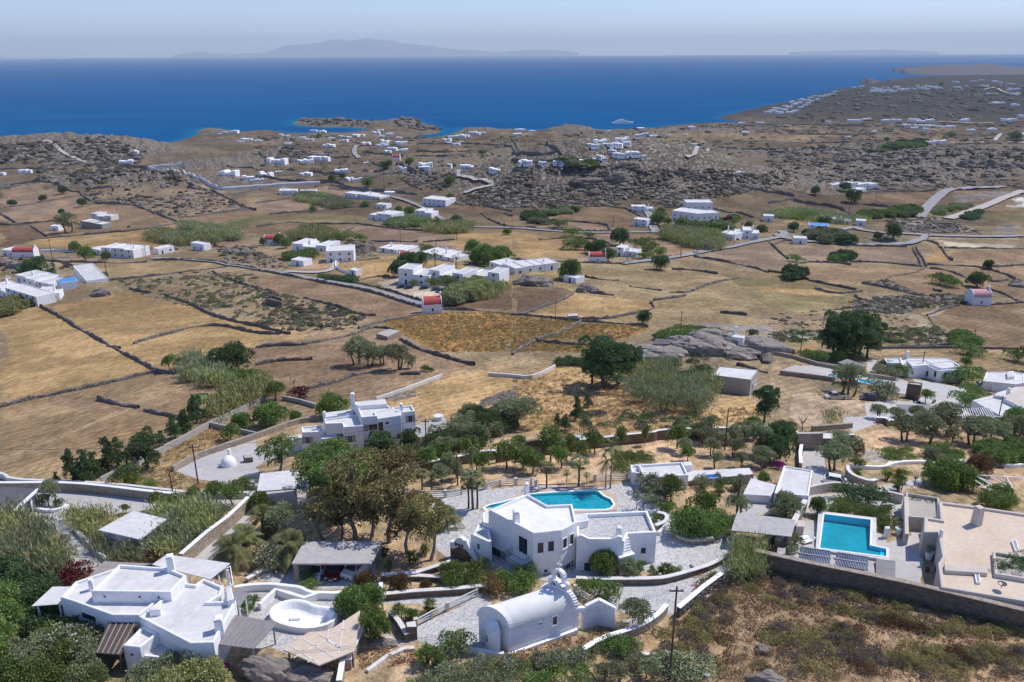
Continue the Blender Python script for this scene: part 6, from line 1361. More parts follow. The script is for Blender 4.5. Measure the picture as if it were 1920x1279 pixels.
def mass(name, desc, cat, s, h, mats, sp=1.3, ls=.24, dens=24, reed=False, flat=False, lift=.5, dark=None):
    """a hedge, thicket or reed bed grown over a whole patch"""
    P0 = px(s); c = G((sum(p[0] for p in P0) / len(P0), sum(p[1] for p in P0) / len(P0)))
    P = [tuple(onz(p, G(p).z + 0))[:2] for p in P0]; P = []
    for p in P0:
        g = G(p); k = math.hypot(g.x, g.y); d = h * lift / math.tan(-math.asin(ray(p).z)); P.append((g.x * (k - d) / k, g.y * (k - d) / k))
    xs, ys = [p[0] for p in P], [p[1] for p in P]; area = abs(sum(P[i][0] * P[(i + 1) % len(P)][1] - P[(i + 1) % len(P)][0] * P[i][1] for i in range(len(P)))) / 2
    m = int(max(3, area / (sp * sp)) * 1.0); ex = (max(xs) - min(xs)) * (max(ys) - min(ys)); X = NR.uniform(min(xs), max(xs), int(m * ex / area * 1.1) + 9); Y = NR.uniform(min(ys), max(ys), len(X)); k = inside(X, Y, P); X, Y = X[k], Y[k]
    if len(X) == 0: X, Y = np.array([c.x]), np.array([c.y])
    Z = land_h(X, Y); mx, my = float(X.mean()), float(Y.mean()); H = empty(name, (mx, my, hz(mx, my)), desc, cat)
    mats = mats if isinstance(mats, (list, tuple)) else [mats]; cols = {mt: [] for mt in mats}
    for x, y, z in zip(X, Y, Z):
        mt = mats[min(len(mats) - 1, int(vnoise(np.array([x / (3 * sp)]), np.array([y / (3 * sp)]), 4)[0] * len(mats) * 1.2))]; hh = h * RND.uniform(.72, 1.12)
        if reed:
            n = int(dens * 2.2 * max(1, sp)); b = np.stack([x + NR.normal(0, sp * .5, n), y + NR.normal(0, sp * .5, n), np.full(n, z)], 1); ln = NR.normal(0, .16, (n, 2)); ln[:, 0] -= .08; f = NR.uniform(.25, 1.0, n); D = np.stack([ln[:, 0], ln[:, 1], np.full(n, 1.0)], 1)
            C = b + D * (hh * f)[:, None]; D2 = D + NR.normal(0, .35, (n, 3)); cols[mt].append(leaf_arrays(C, D2, ls * 3.0 * NR.uniform(.7, 1.2, n), ls * .42))
        else:
            r_ = sp * RND.uniform(.75, 1.1); lbs = [(x, y, z + hh - min(r_, hh * .55), r_, r_, min(r_, hh * .55))]
            if hh > 1.6 * r_: lbs.append((x + RND.uniform(-.3, .3), y + RND.uniform(-.3, .3), z + hh * .4, r_ * .9, r_ * .9, hh * .4))
            cols[mt].append(lobes_leaves(lbs, dens, ls, ragged=.4))
    og = np.array(ORG[H.name])
    for mt, L_ in cols.items():
        if L_: o = bpy.data.objects.new('canes' if reed else 'foliage', quad_mesh('foliage', np.concatenate(L_) - og[None, :], mt)); COL.objects.link(o); o.parent = H
    return H
# --- the tall trees between the carport and the villa
pl('euca', 'tall olive brown eucalyptus behind the carport', '2:640,465,8 815,470,11.5 1010,480,11 1240,585,10,.8 1110,540,8.5 900,470,9 730,455,7')
pl('euca', 'rusty brown eucalyptus below the two storey house', '6:800,1279,6.5,1.2 930,1290,7,1.2 1100,1300,7,1.2')
pl('eucagreen', 'leafy green tree between the white canopy and carport trees', '2:590,290,8 700,330,9 800,360,10 640,240,8')
pl('eucagreen', 'broad green tree below the two storey house', '6:180,1150,6.6,1.3 400,1140,4.4,1.2 570,1160,6.4,1.2 700,1180,6.2,1.2 820,1150,4.6,1.2', group='green trees below the house')
pl('pine', 'dense dark tree against the front of the two storey house', '6:960,1090,6,1.15 1150,1000,4.6'); pl('bushrust', 'small rusty flowering shrub beside the house door', '6:880,980,2.5')
pl('olive', 'rounded grey olive tree in the lower left garden', '2:395,425,5.2 '); pl('dome', 'round pale green shrub beside the stone ramp', '2:268,290,3.2')
pl('datepalm', 'shaggy date palm in the lower left garden', '2:125,600,5,1.05 185,530,4.6 292,415,4.6 445,590,5.2')
pl('datepalm', 'date palm at the left edge of the villa terrace', '2:1345,385,3.6'); pl('oleander', 'white flowering oleander in front of the date palms', '2:330,620,3.0,1.1'); pl('yucca', 'small yucca clump at the foot of the carport trees', '2:1010,640,1.6 1130,600,2.2 1215,545,1.6 980,560,1.6')
pl('bush', 'round clipped bush in front of the carport', '2:540,700,1.5 557,748,1.5,1.1'); pl('domerust', 'wide mounded shrub right of the carport', '2:870,735,2.4,1.1 1070,755,2.6 1215,748,1.5'); pl('yucca', 'spiky plant beside the low house awning', '1:1430,860,2.2,1.2')
pl('spiky', 'big many stemmed yucca tree by the stone steps', '2:935,1045,4.6,.8'); pl('dome', 'silvery green shrub behind the yucca tree', '2:800,890,4.0 900,850,3.4'); pl('yucca', 'yucca clump in the bed above the stone steps', '2:1065,915,2.2 1110,925,2.0 1160,925,1.6 1240,880,2.2')
pl('bush', 'round green shrub on the gravel by the chapel apse', '3:168,1095,2.2,1.25'); pl('yucca', 'yucca at the left of the front hedge', '3:0,1180,2.6 45,1190,2.4 95,1200,1.6')
pl('olive', 'small grey olive tree beside the chapel courtyard', '3:1190,962,4.2,.95'); pl('bush', 'clipped round bush behind the chapel', '3:918,765,2.0 1035,798,2.3,1.05 1000,820,1.0'); pl('dome', 'large green shrub against the villa wing', '3:1000,665,3.6,1.0'); pl('domeolive', 'paler shrub right of the large one at the villa wing', '3:1155,680,2.8,.9')
pl('yucca', 'spiky plant at the villa wing corner', '3:1215,645,1.8 1360,665,2.0 1285,640,.9 1515,640,1.0'); pl('bushbright', 'low bright shrub on the long curved bed', '3:1300,670,.9 1425,665,1.3 1390,670,1.0'); pl('dome', 'large dense dark green tree right of the villa terrace', '3:1495,445,4.8,1.05')
pl('round', 'round headed small tree beyond the villa terrace', '3:1395,250,4.6,.8'); pl('bush', 'green shrub on the villa terrace edge', '3:1375,305,1.8 1305,360,1.2 1330,250,2.4 1570,300,3.0'); pl('oleander', 'white flowering oleander beside the pool terrace', '3:1285,205,3.6,.9 1300,270,2.6'); pl('feather', 'small bent palm by the end of the swimming pool', '3:1200,290,3.2,1.0')
pl('fanpalm', 'fan palm in the white planter left of the pool', '3:240,285,5.4 265,290,6.6 290,285,5.6'); pl('feather', 'tall feathery palm right of the swimming pool', '7:735,1262,9.0,.7 700,1262,6.0,.8'); pl('fanpalm', 'broad fan palm behind the pool railing', '7:258,1262,4.8,1.1 498,1250,5.4,1.2 410,1220,2.2,1.1 560,1230,2.2')
pl('fanpalm', 'low fan palm left of the pool terrace', '2:1195,190,4.0,1.2 1250,180,3.2,1.2'); pl('feather', 'thin tall palm in the olive orchard', '6:1625,1230,8.0,.5 1508,1240,6,.4')
pl('orchard', 'small round tree in the front rows of the orchard', '7:65,1005,3.6 290,1062,6.0,.8 362,1112,4.0,1.0 505,1065,3.6,1.0 440,1000,3.6 610,1005,4.2 815,968,4.2,.6 995,942,4.0,.5 1240,965,4.6,.95 1290,1010,3.2 1310,1060,3.0 80,1110,4.0,1.1 150,1150,4.2,1.1')
pl('olive', 'grey leaved tree at the right end of the orchard', '7:1450,930,4.2 1490,1020,4.2,.85 1532,1112,3.6,.7 1680,1030,4.2,.8 1710,1108,3.6,.75 1470,890,4.8 1830,1010,6.0,.95 1790,890,4.4 1870,1100,4.6 1650,920,3.6 1380,880,3.6')
pl('orchard', 'dark round tree behind the orchard wall', '7:1245,868,3.8,.7 1465,838,3.0,.8 1790,850,3.6 640,940,2.0'); pl('oleander', 'white flowering oleander near the orchard pole', '7:1555,930,3.0 1640,900,2.6')
pl('orchard', 'small orchard tree left of the gateway', '6:1090,1150,3.8 1182,1140,4.4 1285,1130,4.0 1400,1080,3.8,1.0 1440,1150,3.6 1385,1215,3.0,1.2 1610,1040,4.4,1.1 1645,1130,3.6 1700,1140,3.4 1480,1030,3.2 1870,1110,4.4,1.1 1500,1190,3.0 1320,1090,3.6')
mass('vegetable_patch', 'leafy green vegetable bed behind the pool palms', 'plants', '7:760,1010 900,990 1060,1000 1050,1060 880,1080 850,1150 760,1170', .8, 'lf_green', .8, .2, 26)
pl('busholive', 'small shrub in the bare bed below the white platform', '7:1430,1260,2.2,1.0 1550,1230,1.8 1700,1270,2.2'); pl('yucca', 'spiky plant below the blue plunge pool', '7:1540,1279,1.6')
mass('hedge', 'dense dark thicket behind the pole right of the house', 'thicket', '6:1270,830 1400,800 1500,850 1500,740 1620,690 1760,700 1918,640 1918,800 1700,860 1700,940 1500,980 1280,980', 3.2, ['lf_dark', 'lf_olive'], 1.8, .3, 15)
# --- lower left
mass('reed_bed', 'tall pale reeds and bamboo filling the left edge', 'reeds', '1:0,320 100,300 260,380 330,470 395,560 400,640 300,720 150,640 0,640', 3.6, ['lf_reed', 'lf_olive'], 1.2, .3, 30, True)
mass('shrubbery', 'dark green shrubs below the left reeds', 'shrubs', '1:0,620 150,640 290,720 290,800 150,850 0,760', 3.4, 'lf_dark', 1.4, .26, 20); mass('shrubbery', 'yellow green bushy tree at the far left edge', 'shrubs', '1:-40,760 90,790 105,1000 60,1130 -40,1120', 5, ['lf_bright', 'lf_green'], 1.4, .28, 20)
mass('shrubbery', 'dark shrubs under the wall of the low white house', 'shrubs', '1:80,870 380,850 570,930 545,1040 300,1060 100,1040', 2.4, ['lf_dark', 'lf_green'], 1.2, .24, 22); mass('shrubbery', 'green shrubs along the bottom left corner', 'shrubs', '1:-20,1120 120,1060 420,1030 570,1170 560,1300 -20,1300', 3.0, ['lf_green', 'lf_olive'], 1.3, .25, 20)
pl('oleander', 'large white flowering oleander at the lower left corner', '1:400,1160,3.8,1.1 500,1100,3.0 330,1100,3.0'); pl('yucca', 'spiky yucca by the dark pergola', '1:520,1270,3.0,1.2'); mass('olive_thicket', 'pale olive bushes in front of the low white house', 'shrubs', '1:720,1330 790,1240 920,1190 1090,1110 1250,1160 1310,1340 700,1360', 2.6, ['lf_reed', 'lf_olive'], 1.2, .25, 22)
pl('bushred', 'dark red bougainvillea behind the white awning', '1:430,715,2.6,1.2 905,590,2.4'); pl('bushmagenta', 'magenta flowers on the slope below the grey pergola', '1:1275,1215,.9'); pl('busholive', 'silvery bush at the right of the forecourt reeds', '1:330,560,2.8,1.1 370,610,2.4')
mass('reed_bed', 'light reeds beside the flat garage roof, left side', 'reeds', '1:350,300 480,290 640,330 700,330 560,400 540,450 460,400 400,370', 2.4, 'lf_reed', 1.2, .26, 26, True); mass('reed_bed', 'light reeds below the flat garage roof', 'reeds', '1:535,430 700,440 860,490 880,590 620,590 545,520', 2.6, ['lf_reed', 'lf_olive'], 1.2, .26, 28, True)
mass('reed_bed', 'tall feathery reeds between garage roof and stone wall', 'reeds', '1:880,300 1010,270 1300,290 1200,400 1040,540 900,570 860,450', 3.2, ['lf_reed', 'lf_olive'], 1.2, .3, 32, True); pl('round', 'small umbrella shaped tree by the lower lane', '1:722,315,1.6 905,290,3.0 1010,290,2.8 1110,250,2.6 1240,250,3.6 1330,270,3.6'); pl('olive', 'small tree on the planted forecourt island', '1:300,265,4.4,.8'); pl('bushdark', 'dark shrubs on the forecourt island', '1:240,275,1.8 340,270,1.2')
pl('bush', 'green bush beside the white metal canopy', '1:1390,185,2.4,1.2 1220,215,2.0')
# --- left fields
pl('domedark', 'large dark dome shaped tree at the edge of the golden field', '5:1740,380,8.0,1.3'); pl('round', 'small round dark tree on the field wall', '5:1275,388,4.8,.9 1350,375,3.4')
mass('reed_bed', 'grey green reed bed below the dome shaped tree', 'reeds', '5:1365,330 1450,300 1560,320 1640,370 1750,440 1740,510 1600,490 1400,440', 4.2, ['lf_reed', 'lf_olive'], 1.8, .42, 22, True); mass('reed_bed', 'long light green reed bed along the concrete wall', 'reeds', '5:1560,700 1600,620 1750,540 1918,470 2010,440 2040,500 2030,570 1700,710 1600,750', 4.0, 'lf_reed', 1.8, .42, 22, True); mass('shrubbery', 'green bramble bank between the two reed beds', 'shrubs', '5:1720,430 1918,400 1940,480 1760,530', 2.6, 'lf_green', 1.8, .35, 14)
pl('juniper', 'wind shaped juniper along the concrete wall', '5:1215,945,3.5 1310,890,5.4 1400,835,5.0 1470,770,6.6 1380,820,4.4 1500,730,5.4'); pl('juniper', 'wind shaped juniper on the lower field edge', '5:820,1140,7.0 900,1100,6.0 560,1210,6.4 660,1215,6.4 720,1190,5.4 610,1215,4 430,1225,2.4')
pl('pine', 'broad rounded pine at the end of the block wall', '5:1100,1110,6.6,1.15'); pl('bush', 'green bush on the dry verge', '5:940,1230,3.2 1730,900,3.4,.9 1010,1230,1.8 1120,1250,1.2,1.4'); pl('dome', 'rounded green shrub beyond the drive wall', '5:1820,820,4.0,1.1'); pl('dome', 'broad green tree behind the two storey house', '6:570,730,5.4,1.25'); pl('dome', 'broad green shrub left of the two storey house', '6:110,790,5.4,1.2 300,760,2.6')
pl('round', 'green tree by the corner of the low wall', '6:150,600,4.6,1.2'); pl('bare', 'leafless grey tree beside the low wall', '6:285,510,3.6 125,430,2.6'); pl('bushred', 'dark red shrub by the low wall', '6:325,590,2.8,1.2')
pl('olive', 'large grey olive tree in the mown field', '6:760,335,8.0 850,350,7.2,.9 1045,375,8.6,.95 1160,362,3.6 960,330,6.2'); pl('bushdark', 'small dark bush right of the olive group', '6:1265,385,1.6 1305,390,1.4')
# --- centre
pl('pine', 'big dark tree between the crop field and reeds', '7:680,520,12.5,1.0 800,480,10,.9 600,480,9,.8 880,430,8'); mass('reed_bed', 'large grey green reed thicket in the dry field', 'reeds', '7:845,470 1000,370 1160,320 1185,380 1150,450 1300,500 1470,440 1540,430 1520,580 1400,665 1150,640 900,580 850,520', 4.6, ['lf_reed', 'lf_olive', 'lf_olive'], 1.9, .42, 24, True)
mass('vegetable_garden', 'green vegetable garden enclosed by the reeds', 'plants', '7:1160,450 1230,400 1460,390 1400,480 1290,500', 1.4, ['lf_green', 'lf_dark'], 1.4, .3, 16); pl('bushdark', 'dark shrub in the reed garden', '7:1180,380,3.6,1.2 1410,440,3.8 1370,510,2.6')
pl('olive', 'grey green tree at the left of the dry grass', '7:80,800,7.0,1.15 10,800,5.4'); pl('juniper', 'small dark tree in the dry grass above the lane', '7:565,655,3.6 480,750,5.6,.8 400,830,3.6,1.2 340,790,2.8'); mass('cactus_hedge', 'dark green prickly hedge at the head of the field', 'hedge', '7:330,310 440,298 600,300 590,345 340,340', 1.6, 'lf_dark', 1.2, .3, 16)
pl('pine', 'tall rounded tree right of the grey box building', '7:1890,770,8,.75'); mass('shrubbery', 'bright green scrub beside the boulder outcrop', 'shrubs', '7:1085,140 1240,60 1380,70 1450,90 1380,130 1200,145', 2.0, ['lf_reed', 'lf_green'], 2.2, .45, 12); pl('bushdark', 'dark shrub near the small house by the boulders', '7:1530,145,3.6 1640,165,2.6,1.5 1800,130,2.8')
# --- upper right compound
pl('pine', 'group of tall dark pines above the long white house', '8:480,280,12.5,.8 560,290,13 640,295,14.5,.9 740,285,12,.8 520,260,10 690,270,12'); pl('bush', 'green bush at the foot of the tall pines', '8:360,305,3.2,1.2 280,285,2.6,1.4 600,300,3.6,1.3 500,310,3.4'); pl('olive', 'dark tree between the two blue pools', '8:600,565,8.0,.9 545,540,6'); pl('oleander', 'white oleander beside the dark parked car', '8:880,590,4.2,1.1 820,560,3.8 830,400,3.0 920,440,3.0')
pl('bush', 'green shrub before the long white house', '8:980,420,3.6,1.2 860,380,3.2 1440,480,4.6,1.4 1390,440,3.4'); pl('round', 'small palm like tree at the upper right terrace', '8:1178,620,3.4,1.0 1475,370,3.6'); pl('bush', 'green bush at the upper right field edge', '8:1580,410,2.4 1510,260,3.4,1.8 1870,310,4.6,1.3 1895,500,4.8 1550,590,3.4,1.4 1480,650,3.8,1.3'); mass('oval_thicket', 'oval green thicket at the corner of the ploughed field', 'shrubs', '8:1390,110 1480,100 1580,160 1560,190 1400,180', 3.0, 'lf_green', 2.2, .4, 12)
pl('olive', 'dark olive tree in the upper right garden', '8:820,740,4.0 950,770,4.2 1035,905,6.2,1.1 1190,915,6.2,1.05 1110,760,4.4 1300,850,6.6,1.1 1365,935,3.8 1545,935,6.6,1.1 1700,930,6.0,1.0 1850,920,6.0 1620,850,4.6 1230,830,5.0'); pl('dome', 'yellow green tree at the right edge garden', '8:1840,860,6.6,.9')
mass('hedge', 'big leafy green hedge at the right edge', 'hedge', '8:1550,970 1700,930 1960,940 1960,1060 1700,1070 1600,1020', 2.4, 'lf_green', 1.3, .28, 20); mass('shrubbery', 'mixed green shrubs in the rockery garden', 'shrubs', '8:1180,950 1350,940 1370,1000 1460,1030 1340,1070 1200,1020', 1.8, ['lf_green', 'lf_olive'], 1.2, .25, 22); mass('ground_cover', 'bright green carpet of succulents in the rock garden', 'plants', '8:785,965 1080,955 1130,1045 880,1050', .3, ['lf_bright', 'lf_green'], .8, .2, 26, lift=0)
mass('ground_cover', 'yellow flowering patches in the rockery', 'plants', '8:820,1190 880,1120 960,1110 1070,1130 1060,1160 960,1200', .35, 'lf_yellow', .9, .18, 14, lift=0)
pl('domerust', 'large brownish round shrub behind the white garden wall', '8:1575,1160,4.2,1.1'); pl('dome', 'very large dense green tree above the pool hedge', '8:1350,1250,5.4,1.15 1460,1260,4.6,1.1 1260,1245,4.2,1.1'); pl('olive', 'wide green tree by the right hand drive', '8:500,1120,6.0,1.0 530,1010,4.6'); pl('oleander', 'white oleander at the bend of the right hand drive', '8:540,970,3.6,1.2'); pl('domerust', 'brown shrub beside the rock garden', '8:660,1000,3.0,1.0')
pl('domedark', 'dark tree left of the right hand drive', '8:90,930,5.0,1.1 50,1060,5.4 130,880,3.6'); pl('bare', 'twiggy tree beside the drive wall', '8:250,830,4.4 1095,1240,3.2'); pl('yucca', 'dark spiky shrub in the rockery', '8:980,1210,2.6 880,1200,2.2 660,1100,2.6,1.2 985,1279,2.4 1200,1110,2.0 670,1180,2.0'); mass('young_reeds', 'young green reeds on the dirt lot edge', 'reeds', '8:420,730 470,700 580,700 570,740 430,770', 2.6, 'lf_bright', 1.4, .25, 12, True)
# --- right pool garden
pl('bushmagenta', 'magenta bougainvillea at the corner of the small white house', '4:490,60,1.4 350,195,1.0 400,200,1.4,1.2 450,185,1.4'); pl('dome', 'green shrub draped over the terrace of the small white house', '4:400,140,2.2,1.0'); pl('dome', 'rounded dark green bush in the bare bed', '4:70,300,2.8,1.0'); pl('olive', 'grey olive tree left of the grey shelter', '4:245,330,4.2,.9'); pl('yucca', 'small round plant in the bare bed', '4:60,185,1.6 140,210,1.8,1.2 145,160,1.4 250,185,1.6')
mass('shrubbery', 'dark green shrubs left of the grey shelter', 'shrubs', '4:-10,310 130,310 210,370 220,420 130,430 0,430', 2.2, 'lf_green', 1.1, .24, 22); pl('domeolive', 'big round olive green shrub beside the small white house', '4:525,330,4.2,1.05'); pl('dome', 'upright green shrub at the pool corner', '4:710,320,3.2,.8'); pl('bushdark', 'dark shrub behind the pool hedge', '4:870,235,2.6,1.2 1000,260,2.8,1.4')
mass('hedge', 'clipped green hedge maze behind the rectangular pool, left block', 'hedge', '4:778,240 940,262 932,312 778,300', 1.2, 'lf_green', .7, .16, 40); mass('hedge', 'clipped L shaped green hedge right of the rectangular pool', 'hedge', '4:945,270 1135,290 1130,405 1055,400 1050,335 940,318', 1.2, 'lf_green', .7, .16, 40)
mass('hedge', 'low brown green hedge in the grey planter box', 'hedge', '4:1230,222 1388,240 1378,278 1228,262', 2.6, 'lf_olive', .6, .16, 34, lift=1.0); mass('hedge', 'dark green hedge growing in the cream villa roof planter', 'hedge', '4:1742,540 2050,590 2050,700 1742,610', 4.4, 'lf_dark', .7, .18, 30, lift=1.0)
mass('reed_clump', 'tall pale reed clump at the foot of the stone wall corner', 'reeds', '4:205,560 270,480 400,500 405,620 320,680 200,670', 3.2, ['lf_reed'], 1.0, .26, 34, True); mass('vine', 'bright green vine climbing over the white beam pergola', 'vine', '4:1650,200 1800,160 1870,290 1660,245', 2.6, 'lf_bright', .8, .22, 18, lift=.9); pl('busholive', 'small shrub on the terrace behind the solar panels', '4:570,500,2.0 1185,400,1.6 550,540,1.4')
# --- villa hedges and front slope
mass('hedge', 'glossy green shrubs below the arched gable', 'shrubs', '2:1330,640 1400,600 1555,600 1560,700 1500,735 1330,730', 1.8, 'lf_green', 1.0, .2, 28); pl('yucca', 'yucca at the left of the glossy shrubs', '2:1320,680,2.2'); mass('rusty_hedge', 'rust tinged bougainvillea bank behind the chapel vault', 'shrubs', '3:350,760 355,690 480,650 610,640 625,700 500,760 390,790', 2.0, ['lf_rust', 'lf_green'], 1.0, .2, 28)
mass('hedge', 'long mixed oleander hedge along the bottom of the picture', 'hedge', '3:-150,1270 50,1220 300,1165 550,1160 700,1135 900,1125 960,1190 900,1330 -150,1330', 1.2, ['lf_olive', 'lf_green', 'lf_olive'], 1.0, .19, 30); mass('hedge', 'grey green bushes at the bottom right of the chapel', 'hedge', '3:990,1060 1100,1030 1200,1060 1180,1110 1000,1110', 1.5, ['lf_olive', 'lf_green'], .9, .19, 28)
pl('oleander', 'white flowering oleander in the bottom hedge', '3:130,1250,1.7 300,1230,1.7 480,1210,1.8 650,1195,1.7 760,1180,1.9 880,1170,1.6'); pl('olive', 'small olive tree at the bottom right of the hedge', '3:1080,1275,2.7 1270,1265,2.6 1000,1265,2.2'); pl('busholive', 'low bush along the sunken stone kerb', '3:1180,1120,1.6 1330,1180,1.8 1200,1200,1.8 1400,1200,1.6 945,1120,1.4 1500,1262,2.4,1.5')
# --- farther trees
pl('domedark', 'dark bush in the pale brown left fields', '9:100,185,7,1.3 320,150,7,1.2 615,190,9,1.0 465,250,6 475,95,10 665,75,5'); pl('olive', 'big grey tree beside the green frame house', '9:510,385,16,1.2'); pl('dome', 'green tree left of the lone white house', '9:565,530,8 640,590,9 800,590,6 700,575,5'); pl('domedark', 'dark tree above the blue domed buildings', '9:255,750,13,1.0 380,735,6 330,720,4 730,750,5,1.8')
mass('reed_bed', 'long curved reed bed in the left fields, upper arm', 'reeds', '9:1365,310 1600,340 1780,390 1780,430 1700,430 1600,390 1370,350', 5, ['lf_reed', 'lf_olive'], 4, .9, 14, True); mass('reed_bed', 'long curved reed bed in the left fields, lower arm', 'reeds', '9:1100,425 1200,375 1310,380 1340,415 1500,410 1690,420 1600,460 1300,470', 5, ['lf_olive', 'lf_reed'], 4, .9, 14, True); mass('olive_hedge', 'row of grey bushes beneath the blue domed buildings', 'shrubs', '9:-20,900 60,890 190,880 210,920 60,1000 -20,1000', 4, 'lf_reed', 2.5, .5, 12)
mass('reed_bed', 'reed bed behind the brown field with farmhouses', 'reeds', '10:290,95 450,90 640,130 700,180 600,200 430,160 290,125', 5, ['lf_reed', 'lf_olive'], 5, 1.0, 12, True); mass('reed_bed', 'pale reed mound above the arched window house', 'reeds', '10:240,420 400,345 560,375 660,420 500,440', 5, 'lf_reed', 4.5, .9, 14, True); mass('reed_bed', 'reed thicket beside the lane bend', 'reeds', '10:1270,345 1450,310 1630,320 1600,375 1300,385', 5, ['lf_olive', 'lf_reed'], 4.5, .9, 12, True); mass('shrubbery', 'green scrub below the terraced white house', 'shrubs', '10:960,310 1150,265 1300,290 1200,340 1000,330', 3.5, ['lf_green', 'lf_olive'], 4, .8, 8); mass('reed_bed', 'grey green bushes right of the hotel car park', 'shrubs', '10:1410,900 1500,810 1650,750 1730,780 1680,870 1500,910', 5, ['lf_olive', 'lf_reed'], 3, .6, 12)
mass('reed_bed', 'green reed strip right of the hotel', 'reeds', '10:1680,850 1850,760 1870,780 1800,860 1700,880', 3, 'lf_reed', 3, .6, 12, True)
pl('domedark', 'dark tree behind the hotel roofs', '10:1070,715,9,1.1 1130,650,9,1.1 1240,630,8,1.1 1180,640,7'); pl('fanpalm', 'dark palm tree behind the hotel', '10:1345,670,11,.9 1500,660,8,1.1'); pl('dome', 'dark green tree right of the hotel palms', '10:1620,540,9,1.0 1700,620,12,1.1 1840,610,10,1.3 1650,620,7 1750,640,7'); pl('bush', 'shrub against the front of the hotel', '10:1250,760,5 1180,785,3 1340,790,4,1.3 1450,800,6 1550,770,5 1740,760,3.6,1.5')
pl('dome', 'tree among the farmhouses above the hotel', '10:1150,260,9,1.1 1070,240,7 1450,150,8 430,230,6 820,190,6,1.4 1500,330,9 1350,360,8 1880,400,5,1.2 175,480,8 225,500,7 60,480,6'); mass('shrubbery', 'green bank left of the arched window house', 'shrubs', '10:210,560 420,530 440,570 230,585', 3.5, 'lf_green', 3, .6, 9); mass('shrubbery', 'dark green ivy patch above the lower road', 'shrubs', '10:480,710 720,720 760,750 560,740', 2.2, 'lf_dark', 2.6, .5, 9); pl('bush', 'green clump beside the arched window house', '10:540,490,7,1.2 660,440,6,1.5 780,450,5,1.4 1280,545,6,1.1')
pl('domedark', 'large dark tree in the middle fields', '11:810,480,12,1.0 720,600,8,1.1 1110,660,8,1.1 980,1065,5 640,550,9,1.1 590,540,7,1.1'); pl('dome', 'green tree by the white sheds on the outcrop', '11:440,740,11,.9 400,730,7'); mass('shrubbery', 'green scrub line at the foot of the rocky hill', 'shrubs', '11:70,250 200,230 250,310 140,300', 4, ['lf_olive', 'lf_dark'], 5, 1.0, 7); mass('shrubbery', 'green bushes under the rocky hill', 'shrubs', '11:200,240 350,190 480,190 500,215 300,240', 4.5, ['lf_olive', 'lf_dark'], 5, 1.0, 7)
pl('bush', 'green bush along the middle lanes', '11:450,410,6,1.5 580,430,5 350,345,6,1.6 470,510,7,1.6 520,490,6 970,510,8,1.2 1040,530,6,1.2 1110,560,5 1000,580,4,1.8 1010,540,5'); mass('reed_bed', 'large grey green reed thicket above the sloping road', 'reeds', '11:1105,400 1200,360 1400,370 1550,410 1570,495 1450,510 1250,460', 6, ['lf_olive', 'lf_reed'], 4.5, .9, 16, True); mass('shrubbery', 'row of dark trees before the large white estate', 'trees', '11:1240,330 1500,340 1650,350 1600,385 1300,375', 7, ['lf_olive', 'lf_green'], 5, 1.0, 9); pl('dome', 'tree on the white estate drive', '11:1090,330,12,1.0 1110,260,8 1170,325,6 1770,350,6 1870,380,6,1.3'); mass('bush_bed', 'dark red flowering bank at the estate corner', 'shrubs', '11:1600,290 1640,260 1700,270 1690,310 1620,310', 3, ['lf_red', 'lf_green'], 3, .6, 8)
mass('reed_bed', 'bright green gully vegetation at the right', 'reeds', '12:0,215 300,225 700,275 720,300 560,310 200,280 0,250', 4, ['lf_bright', 'lf_reed', 'lf_olive'], 6, 1.2, 9, True); mass('reed_bed', 'green gully bushes below the new road', 'shrubs', '12:660,240 850,225 1000,190 1150,190 1100,230 1000,265 700,265', 4.5, ['lf_dark', 'lf_bright'], 6, 1.1, 7); mass('tree_row', 'row of round dark olives in the roadside garden', 'trees', '12:290,395 460,390 620,420 640,445 430,440 300,425', 5, ['lf_dark', 'lf_olive'], 4.5, .9, 10)
pl('domedark', 'dark tree at the right hand farms', '12:625,160,14,1.0 940,430,11,1.0 820,440,6 190,380,8 420,340,9,1.2 1640,660,6 1560,790,8,1.2 350,100,9 570,75,10,1.2 1080,215,6,1.3'); mass('lens_thicket', 'lens shaped green thicket on the mown field', 'shrubs', '12:480,590 520,550 600,535 640,560 600,590', 3.5, ['lf_green', 'lf_dark'], 3.5, .8, 9); mass('thicket', 'dark green thicket on the field corner wall', 'shrubs', '12:140,690 200,670 270,700 260,735 150,735', 5, 'lf_dark', 3.5, .8, 9); pl('bush', 'bush at the foot of the right hand slope', '12:1290,770,6,1.4 1360,790,5,1.5 210,605,4,1.8')
mass('shrubbery', 'green strip beside the quarry road', 'shrubs', '12:1240,210 1400,170 1530,180 1350,220 1260,260', 2.5, ['lf_bright', 'lf_olive'], 5, 1, 6); mass('shrubbery', 'scrubby dark bank right of the quarry road', 'shrubs', '12:1460,270 1540,225 1600,220 1540,280', 3, 'lf_dark', 4.5, .9, 7)
mass('tree_belt', 'dark green tree belt before the far white villa', 'trees', '16:830,890 930,830 1130,815 1170,840 1000,880', 7, ['lf_dark', 'lf_green'], 9, 2, 5); mass('tree_belt', 'green belt below the far white village', 'trees', '15:360,885 450,865 620,880 640,910 430,910', 6, ['lf_green', 'lf_olive'], 9, 2, 5); pl('dome', 'dark tree in the far coastal farms', '14:840,1160,11,1.2 570,1120,9 650,1100,8 475,800,12 1000,1010,9 960,1020,9,1.3 1150,990,9,1.2 870,670,8 1700,920,9,1.6 1450,1150,10', group='far coastal trees'); pl('dome', 'dark clump in the far right farms', '16:410,680,12 890,820,10 1370,790,14,1.6 1850,810,20,1.3 1300,405,20 330,650,9')
